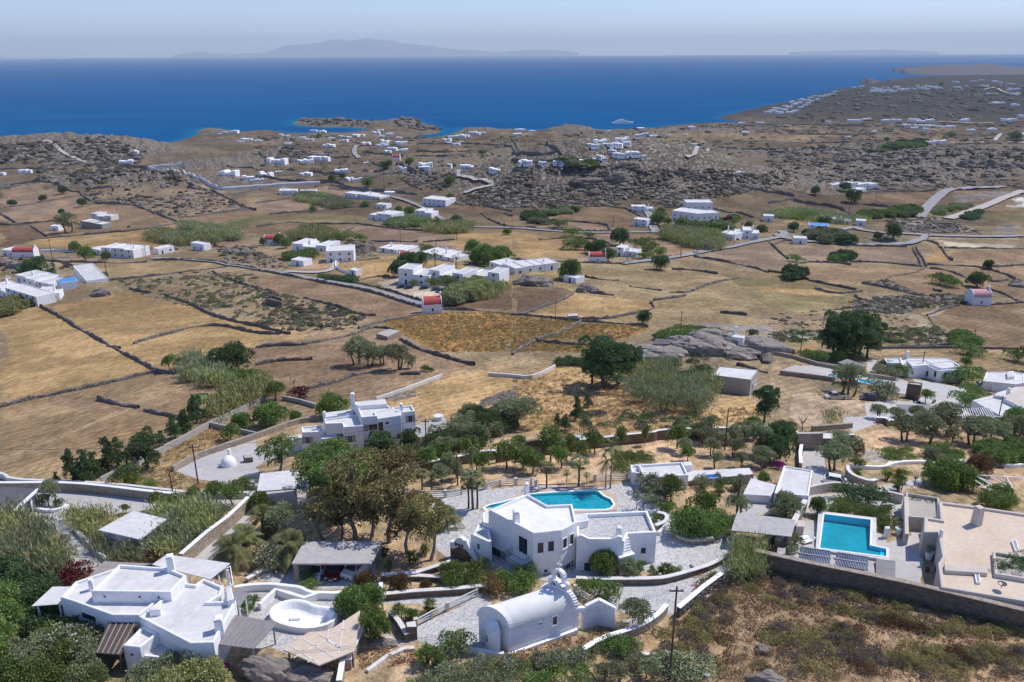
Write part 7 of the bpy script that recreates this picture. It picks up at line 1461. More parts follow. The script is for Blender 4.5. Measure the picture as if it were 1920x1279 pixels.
# ------------------------------------------------------------------ dry stone field walls
def dwall(desc, s, h=1.05, w=.75, mat='drystone', lab=None):
    runs = [r if ':' in r else s.split(':')[0] + ':' + r for r in s.split(';')]; runs = [r.strip() for r in runs]
    runs.sort(key=lambda r: sum(p[0] for p in px(r)) / len(px(r)))
    for i, r in enumerate(runs):
        P = [GT(p, h * .6)[:2] for p in px(r)]; d0 = math.hypot(*P[0]); P = resamp(smooth_line(P, 1), max(1.6, d0 / 260)); A_ = np.array(P)
        hh = h * (1 + min(1.0, max(0, d0 - 350) / 900)); ww = w * (1 + min(1.5, max(0, d0 - 350) / 600)); Z = land_h(A_[:, 0], A_[:, 1]); n = len(P); V = []
        T = np.gradient(A_, axis=0); T = unit(T); Nn = np.stack([-T[:, 1], T[:, 0]], 1); jt = hh * np.ones(n) if mat != 'drystone' else hh * NR.uniform(.6, 1.15, n) * np.clip(.25 + 1.9 * vnoise(A_[:, 0] * .09, A_[:, 1] * .09, 3), .12, 1.15); sh = (vnoise(A_[:, 0] * .5, A_[:, 1] * .5, 8) - .5) * .7
        for k in range(n):
            p = A_[k] + Nn[k] * sh[k]; 
            for o_, z_ in ((-.55, -.8), (-.42, .72), (-.1, 1.02), (.32, .9), (.55, -.8)): q = p + Nn[k] * o_ * ww; V.append((q[0], q[1], Z[k] + (z_ * jt[k] if z_ > 0 else z_)))
        F = [(5 * k + j, 5 * k + j + 1, 5 * k + j + 6, 5 * k + j + 5) for k in range(n - 1) for j in range(4)]; mb = MB(); mb.add(V, F)
        o = mb.build('dry_stone_wall', mat, org=(P[n // 2][0], P[n // 2][1], Z[n // 2])); setp(o, ordlabel(desc, i, len(runs)), 'wall', 'dry stone field walls' if len(runs) > 1 else None)
dwall('dry stone wall across the golden fields at the left', '5:500,0 640,80 760,150 870,210 1000,280 1180,385;5:0,645 200,595 500,532 850,462 1060,402 1180,388;5:1190,388 1290,398 1400,390;5:730,590 850,620 1040,650;5:1080,668 1200,695 1380,745;9:300,930 450,1010 560,1080 650,1130 770,1195;9:790,1225 900,1248;9:1000,1212 1150,1165 1330,1120 1450,1082 1620,1072 1750,1090 1918,1135 2100,1140;9:970,795 1120,830;9:1240,850 1450,920 1560,990 1700,1030 1918,1080;9:1600,680 1750,740 1900,790;9:1000,500 1330,510')
dwall('dark dry stone wall in the mown fields above the white house', '6:0,208 120,190 220,185 330,185 500,152 750,102 850,52 1000,58 1060,100;6:0,332 200,297 420,290;6:370,512 600,462 750,402 960,370;6:1080,142 1240,222 1450,282 1640,332;6:1080,400 1230,400;6:0,38 120,70 250,102;10:360,870 600,930 800,1000 900,1000;10:770,1100 900,1055 1100,1020 1270,985;10:0,660 200,694 600,772 850,820 1080,892 1260,945;10:640,745 850,770 1100,845 1275,905;10:1400,955 1700,965 1918,990')
dwall('dry stone wall around the golden crop fields', '7:0,252 170,152 400,80 520,2;7:170,152 500,182 900,192;11:0,990 300,1020 500,1045;11:520,1045 800,1060 1020,1090;11:0,1000 100,990 280,920 400,880 470,825;11:480,822 560,830 760,850;11:500,1030 700,1028 860,998 1080,952 1040,905;11:490,702 640,730 800,740;11:880,782 1120,815;11:1180,827 1330,832 1480,762 1700,720;11:1060,890 1300,855;11:1560,980 1760,1000;11:1200,657 1400,667 1540,692;7:1680,325 1780,340 1918,385;7:1700,130 1918,185')
dwall('dry stone wall in the far left fields', '9:0,52 270,6 340,0 460,32 520,72 600,78;9:600,78 630,122 750,168;9:750,160 1000,168 1120,222 1260,272 1340,308;9:610,70 680,48 830,27 850,60;9:30,195 300,160 560,112;9:0,322 120,320 330,302 430,292;9:0,242 110,305;9:225,330 290,370 350,412;9:220,437 370,422 700,392 1030,367 1330,312;9:1340,272 1640,232 1860,205;9:1720,100 1918,70;9:1150,590 1560,585 1918,655;9:470,612 580,640;9:820,742 1090,712 1330,682 1500,662 1700,640;9:-20,590 240,575 640,605 1100,600;9:270,575 520,570;9:1400,2 1590,68 1700,125 1830,190 1918,215')
dwall('dry stone wall among the fields behind the hotel', '10:0,340 200,310 250,305;10:250,303 480,320 760,315;10:765,315 1000,350 1270,372;10:640,378 740,348;10:860,450 1210,452;10:1250,452 1490,437;10:0,160 250,125;10:100,248 400,222 580,205 850,182;10:600,30 870,95;10:1690,237 1800,310 1918,350;10:1530,120 1918,222;10:560,25 720,60 960,102;10:1560,600 1640,610;10:760,590 920,575;10:760,740 880,712 1000,712;10:1520,140 1620,175;10:1860,240 1918,260;10:480,455 620,425 710,410;10:1150,30 1240,60')
dwall('dark stone wall around the fields below the rocky hill', '11:-60,340 250,352 560,378 890,378;11:240,290 460,296 720,322 728,358;11:740,185 880,202 1010,285;11:0,580 400,602 850,612;11:870,608 1100,578 1360,538 1640,480 1918,428;11:200,437 380,425 550,420 750,470;11:880,450 1130,425 1250,470 1500,510;11:1360,562 1600,600 1800,640 1918,680;11:1090,380 1240,378;11:1050,345 1240,350;11:1145,190 1300,185;11:1510,200 1640,235 1690,225 1810,270;11:1550,270 1640,310;11:1720,320 1820,280;11:1860,370 1918,375;11:1000,375 1100,392')
dwall('dark stone wall across the right hand fields', '12:0,440 60,500 150,580;12:160,645 250,602 500,608 620,625;12:620,602 900,607 1150,637;12:1085,490 1120,560 1150,637;12:1110,488 1150,560 1190,640;12:1190,622 1500,632 1650,652 1800,702 1900,760;12:1190,447 1300,490 1340,560 1380,592;12:0,672 150,690 400,762 660,812;12:700,760 880,790 1130,852;12:890,742 910,705 1080,690 1190,642;12:1210,652 1340,662 1480,717;12:1640,732 1700,755 1800,737;12:1640,802 1750,832 1890,902;12:1190,1002 1290,960 1400,932;12:1205,1012 1260,1090 1330,1140 1400,1182;12:1640,922 1918,905;12:350,800 500,842 700,822;12:655,860 700,890 900,900;12:1320,497 1918,502;12:330,455 700,480 1040,485;12:450,605 600,600;12:60,470 120,440 230,445;12:1240,810 1300,825;12:1660,640 1918,625;12:780,1240 1100,1235 1440,1215;12:1480,830 1600,870;12:420,960 620,950 700,920')
dwall('dark terrace wall below the far houses at the right', '12:30,70 200,102;12:190,132 300,160 500,182 640,242;12:0,155 180,125 300,92;12:640,152 800,182 1000,190;12:690,85 900,68 1260,66;12:100,220 200,190;15:1330,1060 1600,1130 1918,1190;15:1100,1000 1330,1060;15:1300,972 1420,902 1540,862;15:1540,862 1918,880;16:0,700 300,692 740,700;16:170,762 500,770 800,765;16:200,830 620,825 900,812;16:0,895 150,890;16:0,855 180,830;16:200,870 500,880 640,870;16:630,870 800,890 860,900;16:500,975 760,962 1030,955 1290,920;16:1290,830 1500,790 1918,760;16:1000,885 1300,845 1700,830;16:1180,1190 700,1170;16:1480,835 1300,860;16:1750,770 1918,740;16:0,1190 200,1215;16:300,1000 480,985;16:560,1095 760,1080 1180,1090', 1.6)
dwall('dark field wall near the far coastal villages', '15:0,795 250,840 370,890;15:0,860 250,852 440,800;15:0,915 200,900 330,880;15:0,960 200,955 480,905;15:0,1020 160,1005;14:1200,840 1600,835 1918,860;14:1200,895 1500,905 1918,850;14:1180,930 1400,935 1560,915;14:800,900 1100,930;14:0,1080 220,1110 520,1130;14:230,1140 560,1110 780,1180;14:560,1140 900,1190 1200,1210;14:130,1150 30,1180;14:870,1090 960,1050 1200,1060;14:380,900 700,940;14:400,1050 640,1070;14:1080,1010 1300,1030 1500,1080;14:880,980 1100,1000 1200,1040;14:20,900 100,960;13:0,1100 280,1090 450,1115 640,1070;13:0,1240 280,1190 460,1225;13:480,1160 730,1180;13:870,1075 1110,1095;13:610,1260 900,1225;13:1400,1240 1600,1270;13:1900,1090 1700,1080', 1.6)
dwall('long white topped boundary wall running to the far left farm', '13:1110,1095 1590,1262 1918,1240 2400,1215', 1.8, 1.0, 'fabric'); dwall('white boundary wall on the far left ridge', '13:1120,1098 1365,1068', 1.8, 1.0, 'fabric'); dwall('white wall curving to the small cube shed', '10:600,600 590,640 640,670 700,690', 1.3, .6, 'white'); dwall('white wall below the long white farm', '9:305,530 450,520 560,530', 1.6, .8, 'fabric')

# ------------------------------------------------------------------ houses of the plain
def bh(label, s, h=4, dep=9, n=3, name='white_house', cat='house', mat='white', roof='roof_white', win='glass', group=None, off=1.0, seed=0):
    rr = random.Random(seed or len(label)); a, b = [Vector(tuple(G(p))) for p in px(s)[:2]]; z = (a.z + b.z) / 2; a.z = b.z = z; u = (b - a); Lw = u.length; u.normalize(); v = Vector((-u.y, u.x, 0)); v = v if v.y > 0 else -v
    H = empty(name, (a + b) / 2, label, cat, group); WALLS[H.name] = []; x = 0; ws = [rr.uniform(.7, 1.3) for _ in range(n)]; t = sum(ws)
    for i, w in enumerate(ws):
        w = w / t * Lw; o = rr.uniform(-1, 1) * off if n > 1 else 0; hh = h * (rr.choice((.68, .85, 1.0, 1.06)) if n > 1 else 1); d = dep * rr.uniform(.8, 1.2); p0 = a + u * (x + (.02 if i else 0)) + v * (o + .03 * i); p1 = a + u * (x + w) + v * (o + .03 * i)
        P = [tuple(q)[:2] for q in (p0, p1, p1 + v * d, p0 + v * d)]; block(H, None, hh, ph=.3, pw=.3, poly=P, mat=mat, roof=roof); m = max(1, int(w / 4.5)); pr_ = Lw / max(1, n)
        if win:
            for j in range(m):
                for lv in range(1 if hh < 4.6 else 2):
                    c = p0 + u * (w * (j + .5) / m) - v * .04; wd = .9; dr = (j + i) % 3 == 0 and lv == 0
                    mb = MB(); mb.box((c.x, c.y, z + (.0 if dr else 1.0) + lv * 2.9), (wd + .1, .1, (2.1 if dr else 1.15)), math.atan2(u.y, u.x)); o_ = mb.build('door' if dr else 'window', win, H)
        x += w
    if n > 1 and name == 'white_house': c = a + u * Lw * rr.uniform(.2, .8) + v * dep * .5; mb = MB(); mb.box((c.x, c.y, z + h * .6), (.8, .8, h * .75)); mb.build('chimney', mat, H)
    return H
def vault_chapel(label, s, w=4.5, L_=7, h=2.8, red='red_roof', rz=None):
    q = G(px(s)[0]); H = empty('small_chapel', q, label, 'chapel', 'red roofed chapels'); rz = rz or 0.0; c, s_ = math.cos(rz), math.sin(rz); T = lambda x, y, z: (q.x + x * c - y * s_, q.y + x * s_ + y * c, q.z + z)
    P = [T(-L_ / 2, 0, 0), T(L_ / 2, 0, 0), T(L_ / 2, w, 0), T(-L_ / 2, w, 0)]; mb = MB(); mb.prism([p[:2] for p in P], q.z - 1, q.z + h); n = 10
    for x in (-L_ / 2, L_ / 2 - .3):
        V_ = [T(x + e, w / 2 - w / 2 * math.cos(math.pi * i / n), h + w * .5 * math.sin(math.pi * i / n)) for e in (0, .3) for i in range(n + 1)]
        mb.add(V_, [tuple(range(n + 1)), tuple(range(2 * n + 1, n, -1))] + [(i, i + 1, n + 2 + i, n + 1 + i) for i in range(n)])
    mb.box(T(L_ / 2 - .2, w / 2, h + w * .45), (.5, 1.3, 1.5), rz); mb.build('walls', 'white', H); mb = MB()
    V_ = [T(x, w / 2 - w * .48 * math.cos(math.pi * i / n), h + .02 + w * .46 * math.sin(math.pi * i / n)) for x in (-L_ / 2 + .25, L_ / 2 - .28) for i in range(n + 1)]
    mb.add(V_, [(i, i + 1, n + 2 + i, n + 1 + i) for i in range(n)]); mb.build('vault', red, H, smooth=True); mb = MB(); mb.box(T(0, -.03, .8), (.6, .1, 1.1), rz); mb.build('window', 'glass', H)
B = [('white cubic hotel, tall left wing with terraces', '10:1070,772 1300,782', 7.2, 11, 2), ('white cubic hotel, middle wing behind the parked cars', '10:1295,770 1540,792', 6.2, 11, 3), ('white cubic hotel, right wing stepping down', '10:1545,755 1820,775', 5.4, 11, 3),
 ('white house with arched windows above the road loop', '10:530,612 735,602', 6.4, 14, 1), ('long white flat house left of the arched window house', '10:270,522 520,528', 4, 14, 3), ('small beige topped shed on the road loop', '10:265,632 358,638', 3.2, 6, 1), ('tiny white cube at the end of the curved wall', '10:700,702 748,708', 2.8, 4, 1),
 ('white walled house with bright courtyard among mown fields', '10:845,288 1020,300', 5.6, 14, 3), ('white house right of the courtyard house behind shrubs', '10:1190,268 1315,275', 5, 12, 2), ('white box house on the brown terrace', '10:1250,180 1422,190', 6, 14, 1), ('pair of white farm cottages, left', '10:665,126 750,131', 5, 12, 1), ('pair of white farm cottages, right', '10:755,131 930,136', 5.2, 14, 2), ('long white farm at the end of the white wall', '10:175,102 310,98', 5, 14, 2), ('low white shed in the reeds of the farm', '10:330,98 450,98', 4, 8, 1), ('small pale hut above the courtyard house', '10:900,205 975,208', 4, 8, 1),
 ('low white house left of the little red chapel', '10:925,532 1118,545', 3.6, 12, 3), ('white house right of the little red chapel', '10:1240,572 1495,602', 4, 13, 3), ('long white house on the boulder outcrop, left part', '10:1745,655 1918,690', 3.6, 11, 2), ('long white house on the boulder outcrop, right part', '11:20,695 345,668', 3.6, 11, 4), ('white canopy shed under the tree on the outcrop', '11:385,752 480,766', 2.8, 6, 1),
 ('lone white house with tower like block in the left fields', '9:770,575 1000,578', 5.6, 14, 3), ('white terrace wing of the lone left house', '9:690,548 790,556', 3.4, 9, 1), ('low white shed left of the large rocks', '9:1190,548 1310,528', 3.6, 6, 1), ('small white barn behind the pole', '9:1435,515 1530,520', 4.4, 6, 1), ('white cottage beside the red roofed barn', '9:20,560 110,563', 4, 8, 1),
 ('white courtyard house at the left edge, front block', '9:60,900 285,938', 5.4, 8, 1), ('white houses under the blue roof, middle block', '9:290,905 455,885', 5, 9, 2), ('white houses at the left edge, rear blocks', '9:-40,850 70,868', 5, 10, 2), ('pale flat roofed house right of the blue roof', '9:570,760 652,765', 5, 9, 1), ('long flat pale roofs behind the left edge houses', '9:120,800 440,790', 4.2, 10, 4),
 ('small shed beside the big grey tree', '9:378,372 440,374', 4, 6, 1), ('small white cottage beside the sloping road', '11:778,560 925,572', 4.8, 9, 2), ('large white estate house, left block', '11:1195,298 1370,312', 8, 14, 1), ('large white estate house, right block', '11:1372,312 1545,318', 8, 14, 1), ('large white estate house, rear block', '11:1300,235 1500,240', 9, 12, 1),
 ('twin white house by the road, left one', '11:1548,432 1660,445', 6, 12, 2), ('twin white house by the road, right one', '11:1665,428 1850,438', 6, 12, 3), ('little white gatehouse beside the estate lane', '11:905,333 1010,340', 5, 9, 1), ('white outbuilding at the top of the estate lane', '11:895,228 1060,235', 4.6, 10, 3), ('white shed in the field right of the estate', '11:1880,300 1960,302', 4.5, 8, 1),
 ('blue and white house among the roadside olives', '12:300,378 450,388', 5, 12, 1), ('small flat roofed hut by the road bend', '12:190,470 290,474', 4, 8, 1), ('white modern house in front of the rocky slope', '12:670,50 815,55', 6, 14, 2), ('pale walled block left of the modern house', '12:480,30 665,48', 4, 10, 2), ('dark garage below the modern house', '12:640,88 730,92', 4, 8, 1), ('white walls beside the gully reeds', '12:405,310 620,322', 4, 8, 4), ('white shed at the roadside garden', '12:655,330 730,335', 4, 8, 1)]
for l_, s_, h_, d_, n_ in B: bh(l_, s_, h_, d_, n_, 'white_hotel' if 'hotel' in l_ else 'white_house', 'hotel' if 'hotel' in l_ else 'house', roof='blue_paint' if 'blue and' in l_ else 'roof_grey' if ('hotel' in l_ or 'pale' in l_) else 'roof_white')
bh('unfinished green framed concrete house, front part', '9:612,350 768,356', 5, 10, 3, 'unfinished_house', 'building', 'shutter', 'fabric', 'frame_dark'); bh('unfinished green framed concrete house, rear part with rebar', '9:680,290 830,296', 5, 10, 3, 'unfinished_house', 'building', 'fabric', 'roof_grey', 'frame_dark')
H = house('blue_roof_chapel', 'bright blue roofed white building at the left edge village', 'building', '9:520,775'); block(H, '9:420,740 560,712 580,745 470,758', 3.6, ph=0, roof='blue_paint')
vault_chapel('red roofed white chapel where the road meets the hotel lane', '10:1325,990', 5.5, 7, 3.2, rz=.2); vault_chapel('small red roofed chapel behind the hotel', '10:1115,590', 4.5, 6, 2.2); vault_chapel('white chapel with red roof beside the lane junction bushes', '11:640,610', 5, 9, 3.0); vault_chapel('red roofed barn chapel at the far left edge', '9:175,572', 6, 14, 3.4); vault_chapel('red roofed chapel beside dark trees left of the flat house', '10:120,480', 5.5, 10, 3.6); vault_chapel('pink domed chapel at the edge of the ploughed field', '12:1597,930', 6, 8, 3.4, 'pink_roof'); vault_chapel('far red roofed chapel on the plain', '14:1050,965', 9, 12, 5)
mat_plain('far_white', (0.90, 0.90, 0.89), (0.84, 0.84, 0.83), 0.05, 0.8, .3)
def fh(desc, group, s):
    P = sorted(px(s), key=lambda p: p[0])
    for i, p in enumerate(P):
        q = G(p[:2]); D = q.xy.length; W_ = p[2] / 3.996 * (D / FPX) * .9; mb = MB(); rz = RND.uniform(-.4, .4); n = 2 + (p[2] > 40) + (p[2] > 90) * 2; hb_ = min(7, max(3.4, W_ * .30)); dk = MB()
        for k in range(n):
            x = (k - (n - 1) / 2) * W_ / n; hh = hb_ * RND.uniform(.7, 1.1); dd = RND.uniform(.5, 1.0) * min(14, W_ * .7); yo = RND.uniform(-2, 4); c = (q.x + x * math.cos(rz), q.y + x * math.sin(rz) + yo, q.z - 2); mb.box(c, (W_ / n * 1.08, dd, hh + 2), rz)
            for j in range(2): e = (c[0] + (j - .5) * W_ / n * .5 * math.cos(rz) + (dd / 2 + .05) * math.sin(rz), c[1] + (j - .5) * W_ / n * .5 * math.sin(rz) - (dd / 2 + .05) * math.cos(rz), q.z + .9); dk.box(e, (.8, .12, 1.1), rz)
        H = empty('distant_house', q, ordlabel(desc, i, len(P)), 'house', group); mb.build('walls', 'far_white', H); dk.build('windows', 'glass', H)['kind'] = 'stuff'
fh('distant white villa on the coast by the left bay', 'villas by the left bay', '14:430,748,60 500,752,55 235,785,40 345,800,50 405,815,55 470,795,30 565,805,50 640,790,40 690,800,60 745,785,60 790,780,50 660,825,70 825,845,70 20,825,60 240,850,60 185,775,40')
fh('distant white villa in the village behind the two coves', 'villas behind the coves', '14:545,865,90 945,790,50 1000,775,60 900,765,60 1075,800,50 960,830,70 1000,825,50 950,860,90 1090,845,90 1020,890,80 1100,900,80 985,905,60 1480,800,90 1430,820,70 1500,850,60 1560,790,80 1640,770,90 1700,765,50 1540,830,40 1440,840,50 930,745,50')
fh('distant white house on the left half of the plain', 'houses of the far plain', '14:160,985,150 370,985,120 480,965,170 75,1085,110 170,1060,50 30,1120,50 375,1080,90 640,1060,110 700,1110,60 760,1115,70 825,990,45 1100,1035,60 1270,1010,110 1260,1030,90 1580,1030,110 1790,1050,90 1450,1010,40 1000,1220,80 13:1700,1150,60'.replace(' 13:1700,1150,60', ''))
fh('distant white farm on the far left plain', 'far left farms', '13:1720,1160,140 1860,1185,90 1900,1205,50 190,1140,80 20,1150,50 1640,850,30 1690,840,40 1760,835,60 1850,900,80 1010,985,60 940,1070,90 1800,910,40')
fh('distant white building behind the rocky hill', 'buildings behind the rocky hill', '15:100,990,110 230,1000,60 350,985,90 420,990,50 470,970,60 520,985,80 600,975,70 660,950,60 750,905,60 800,935,90 900,925,110 990,950,40 690,965,40 370,1025,50')
fh('distant white building on the plain above the rocky hill', 'buildings above the rocky hill', '15:665,835,100 825,820,110 610,865,90 720,860,80 790,855,80 860,850,60 960,735,70 1000,770,50 1060,790,60 1350,725,60 1300,775,40 1370,850,50 950,790,60 1750,765,60 1720,690,50 1860,690,50 40,775,70 60,745,80 150,750,50 1690,1075,60 720,750,40 1180,780,40')
fh('tiny white house of the village lining the far headland shore', 'village on the headland shore', '16:0,610,60 40,600,60 90,615,60 60,580,50 120,590,60 160,610,50 200,600,50 160,570,50 130,560,40 200,550,50 245,570,40 230,540,50 280,555,40 300,540,40 250,515,50 290,520,50 330,525,40 320,500,40 370,510,30 400,490,40 440,480,40 480,470,40 510,455,40 350,485,30 180,530,40 15:1790,585,40'.replace(' 15:1790,585,40', ''))
fh('tiny white house on the crest of the far headland', 'houses on the headland crest', '16:650,420,40 700,415,40 790,450,50 830,440,60 850,455,60 900,440,60 940,450,60 990,440,50 1030,435,50 880,425,50 960,420,50 800,430,50 1090,430,30 1150,425,60 1190,415,60 1240,420,60 1280,425,50 1200,435,60 1410,380,50 1420,420,60 1490,410,30 1540,375,40 1620,410,70 1600,365,40 1700,375,40 1820,395,50 1840,435,80 1850,470,60 1740,385,30 1120,405,30')
fh('distant white house on the slope of the headland', 'houses on the headland slope', '16:1725,540,90 1690,545,60 1850,555,60 1660,470,40 1900,640,60 1780,670,60 1830,665,50')
fh('distant white house of the resort below the headland', 'resort houses below the headland', '16:645,675,90 735,665,60 880,675,60 960,670,60 1100,670,90 1140,680,60 1210,670,60 1470,670,80 1040,710,60 1130,715,60 1200,715,60 1260,715,50 1310,720,50 1370,720,60 1100,730,50 1180,735,50 1520,745,60 1680,740,60 450,680,40 800,755,40 600,795,40 1200,835,60 1260,830,60 1310,830,60 1900,780,60 420,670,30')
# ------------------------------------------------------------------ yachts
def yacht(label, s, Ln, rz):
    q = G(px(s)[0]); q.z = 0; H = empty('motor_yacht', q, label, 'yacht', 'yachts anchored off the coast', rz)
    def pt(nm, secs, mat):
        mb = MB(); V_ = []
        for x, w, z0, z1 in secs: V_ += [(x * Ln, -w * Ln * .85, z0 * Ln), (x * Ln, w * Ln * .85, z0 * Ln), (x * Ln, w * Ln, z1 * Ln), (x * Ln, -w * Ln, z1 * Ln)]
        m = len(secs); mb.add(V_, [(3, 2, 1, 0), tuple(4 * (m - 1) + j for j in range(4))] + [(4 * i + j, 4 * i + (j + 1) % 4, 4 * i + 4 + (j + 1) % 4, 4 * i + 4 + j) for i in range(m - 1) for j in range(4)]); o = bpy.data.objects.new(nm, mb.mesh(nm, mat)); COL.objects.link(o); o.parent = H
    pt('hull', [(-.5, .07, -.02, .07), (-.2, .09, -.02, .075), (.25, .085, -.02, .09), (.42, .045, 0, .1), (.5, .004, .03, .105)], 'white_trim'); pt('lower_deck', [(-.38, .07, .07, .12), (.2, .07, .08, .125), (.3, .05, .085, .1)], 'white_trim'); pt('window_band', [(-.3, .0705, .09, .11), (.18, .0705, .09, .11)], 'glass'); pt('upper_deck', [(-.28, .055, .12, .165), (.1, .055, .12, .165), (.18, .04, .12, .13)], 'white_trim'); pt('flybridge', [(-.18, .04, .165, .195), (.02, .035, .165, .2)], 'white_trim'); pt('mast', [(-.1, .012, .195, .26), (-.07, .012, .195, .26)], 'metal')
yacht('large white motor yacht anchored off the coast', '15:830,688', 62, .1); yacht('white yacht half hidden behind the coastal rocks at left', '15:235,740', 75, .3); yacht('yacht in the small bay below the headland', '15:1735,690', 55, -.6)
# ------------------------------------------------------------------ rocks and low scrub
def ico(n=1):
    import bmesh
    bm = bmesh.new(); bmesh.ops.create_icosphere(bm, subdivisions=n, radius=1); v = np.array([tuple(a.co) for a in bm.verts]); f = [tuple(a.index for a in x.verts) for x in bm.faces]; bm.free(); return v, np.array(f)
mat_plain('rock', (0.28, 0.24, 0.20), (0.13, 0.11, 0.09), .5, .95, 2.5, .15); mat_plain('rock_dark', (0.20, 0.17, 0.14), (0.10, 0.083, 0.065), .4, .95, 1.5, .15)
def rocks(name, polys, n, smin, smax, mat, label=None, flat=.55):
    v0, f0 = ico(1); VV, FF = [], []; k = 0
    for s, wgt in polys:
        P = [tuple(G(p))[:2] for p in px(s)]; xs, ys = [p[0] for p in P], [p[1] for p in P]; m = int(n * wgt); X = NR.uniform(min(xs), max(xs), m * 3); Y = NR.uniform(min(ys), max(ys), m * 3); q = inside(X, Y, P) & (vnoise(X / 14, Y / 14, 5) + vnoise(X / 50, Y / 50, 6) > NR.uniform(.5, 1.3, m * 3)); X, Y = X[q][:m], Y[q][:m]; Z = land_h(X, Y); D = np.hypot(X, Y)
        for x, y, z, d in zip(X, Y, Z, D):
            s_ = (smin + (smax - smin) * RND.random() ** 3) * max(1, d / 420) ; a = RND.uniform(0, 3.14); jit = 1 + NR.uniform(-.28, .28, (len(v0), 1)); w = v0 * jit * np.array((s_ * RND.uniform(.8, 1.6), s_ * RND.uniform(.6, 1.0), s_ * flat * RND.uniform(.6, 1.2))); c, t_ = math.cos(a), math.sin(a)
            VV.append(np.stack([x + w[:, 0] * c - w[:, 1] * t_, y + w[:, 0] * t_ + w[:, 1] * c, z + w[:, 2]], 1)); FF.append(f0 + k); k += len(v0)
    V_ = np.concatenate(VV); F = np.concatenate(FF); me = bpy.data.meshes.new(name); me.from_pydata(V_.tolist(), [], F.tolist()); me.materials.append(MAT[mat]); o = bpy.data.objects.new(name, me); COL.objects.link(o); return setp(o, label, 'plants' if mat[:2] == 'lf' else 'rocks', kind='stuff')
RZ0 = [('9:640,90 830,30 1400,15 1590,70 1860,200 1270,270 1120,220 1000,165 760,160', .4), ('9:850,740 1640,660 1918,700 1918,1070 1560,985 1440,915 960,800', .3), ('9:0,570 280,590 600,660 640,740 0,700', .5), ('9:1600,480 1918,490 1918,620 1700,600', .2), ('9:600,30 500,-60 1200,-80 1400,0 830,30', .7), ('10:0,530 260,600 240,660 0,650', .2),
      ('10:700,440 880,460 900,560 760,580 600,520', .3), ('11:-480,170 -200,60 60,-60 300,-100 700,-120 1100,-90 1918,-40 1918,60 1300,180 700,190 300,200 -100,200', 3.6), ('12:0,-90 500,-60 1200,-200 1918,-200 1918,0 1200,50 500,20 0,60', 2.2), ('12:640,900 900,870 1200,850 1600,850 1640,920 1200,930 1000,990 640,980', .6), ('7:900,180 1300,120 1918,170 1918,330 1500,320 950,280', .25),
      ('14:1100,1100 1250,1000 1500,1080 1400,1180 1200,1150', .8), ('14:90,960 200,860 350,880 420,960 250,980', .6), ('13:600,900 760,860 1100,980 1000,1100 500,1080 0,1060 0,920', 1.2), ('13:280,1090 900,1100 1000,1180 600,1220 300,1200', .7), ('14:300,660 900,690 830,710 400,700', .4), ('14:1050,690 1200,660 1380,745 1200,750', .4), ('16:0,900 700,870 1918,850 1918,1180 1000,1180 0,1150', 2.4), ('12:880,290 1300,270 1600,390 1000,390', .6), ('12:700,760 900,740 1130,850 900,800', .15)]
RZ = RZ0; rocks('rock_scatter', RZ, 480, .25, 1.7, 'rock'); rocks('rock_scatter', RZ, 280, .4, 2.6, 'rock_dark')
rocks('scrub_scatter', RZ + [('10:0,790 350,880 820,1010 700,1110 300,1130 0,1070', .6)], 700, .5, 2.0, 'lf_scrub', 'low dark heath shrubs between the rocks', .7); rocks('scrub_scatter', RZ + [('10:0,790 350,880 820,1010 700,1110 300,1130 0,1070', .7), ('12:0,960 900,960 1150,1050 1350,1210 400,1100 0,1100', .5)], 200, .4, 1.5, 'lf_scrub', 'low grey green shrubs between the rocks', .7); rocks('scrub_scatter', [('14:0,780 1918,780 1918,1150 0,1150', 1), ('15:0,780 500,760 1918,660 1918,960 0,1000', 1), ('16:0,690 1918,670 1918,900 0,900', 1), ('16:200,600 600,440 1918,400 1918,660 0,680', 1)], 900, .5, 1.9, 'lf_scrub', 'dark shrubs dotting the coastal plain', .6)
def boulder(label, s, rx, ry, rz, mat='rock', a=0.0):
    v, f = ico(4); q = G(px(s)[0]); n = fbm(v[:, 0] * 1.2 + q.x, v[:, 1] * 1.2 + v[:, 2] * .9 + q.y, .8, 4, 13) - .44; n2 = np.abs(fbm(v[:, 0] + v[:, 2] + q.x, v[:, 1] * 3 + v[:, 2] * 2, .5, 3, 29) - .44); w = v * (1 + n[:, None] * .9 - n2[:, None] * .35) * np.array((rx, ry, rz)); c, t_ = math.cos(a), math.sin(a)
    mb = MB(); mb.add(np.stack([q.x + w[:, 0] * c - w[:, 1] * t_, q.y + w[:, 0] * t_ + w[:, 1] * c, q.z + w[:, 2]], 1).tolist(), f.tolist()); setp(mb.build('boulder', mat, smooth=False), label, 'rock', 'large boulders')
for i, (s, a_, b_, c_) in enumerate((('7:1290,215', 6.5, 4.5, 3.2), ('7:1430,235', 7, 4.5, 3.6), ('7:1640,250', 7, 4, 2), ('7:1120,245', 7, 4, 1.8), ('7:1500,165', 8, 4, 3.6), ('7:1780,190', 7, 4, 3), ('7:1020,260', 8, 4, 1.8), ('7:1890,210', 7, 4, 3))): boulder(ordlabel('huge smooth grey boulder on the outcrop behind the box building', i, 8), s, a_, b_, c_, 'granite', a=-.2)
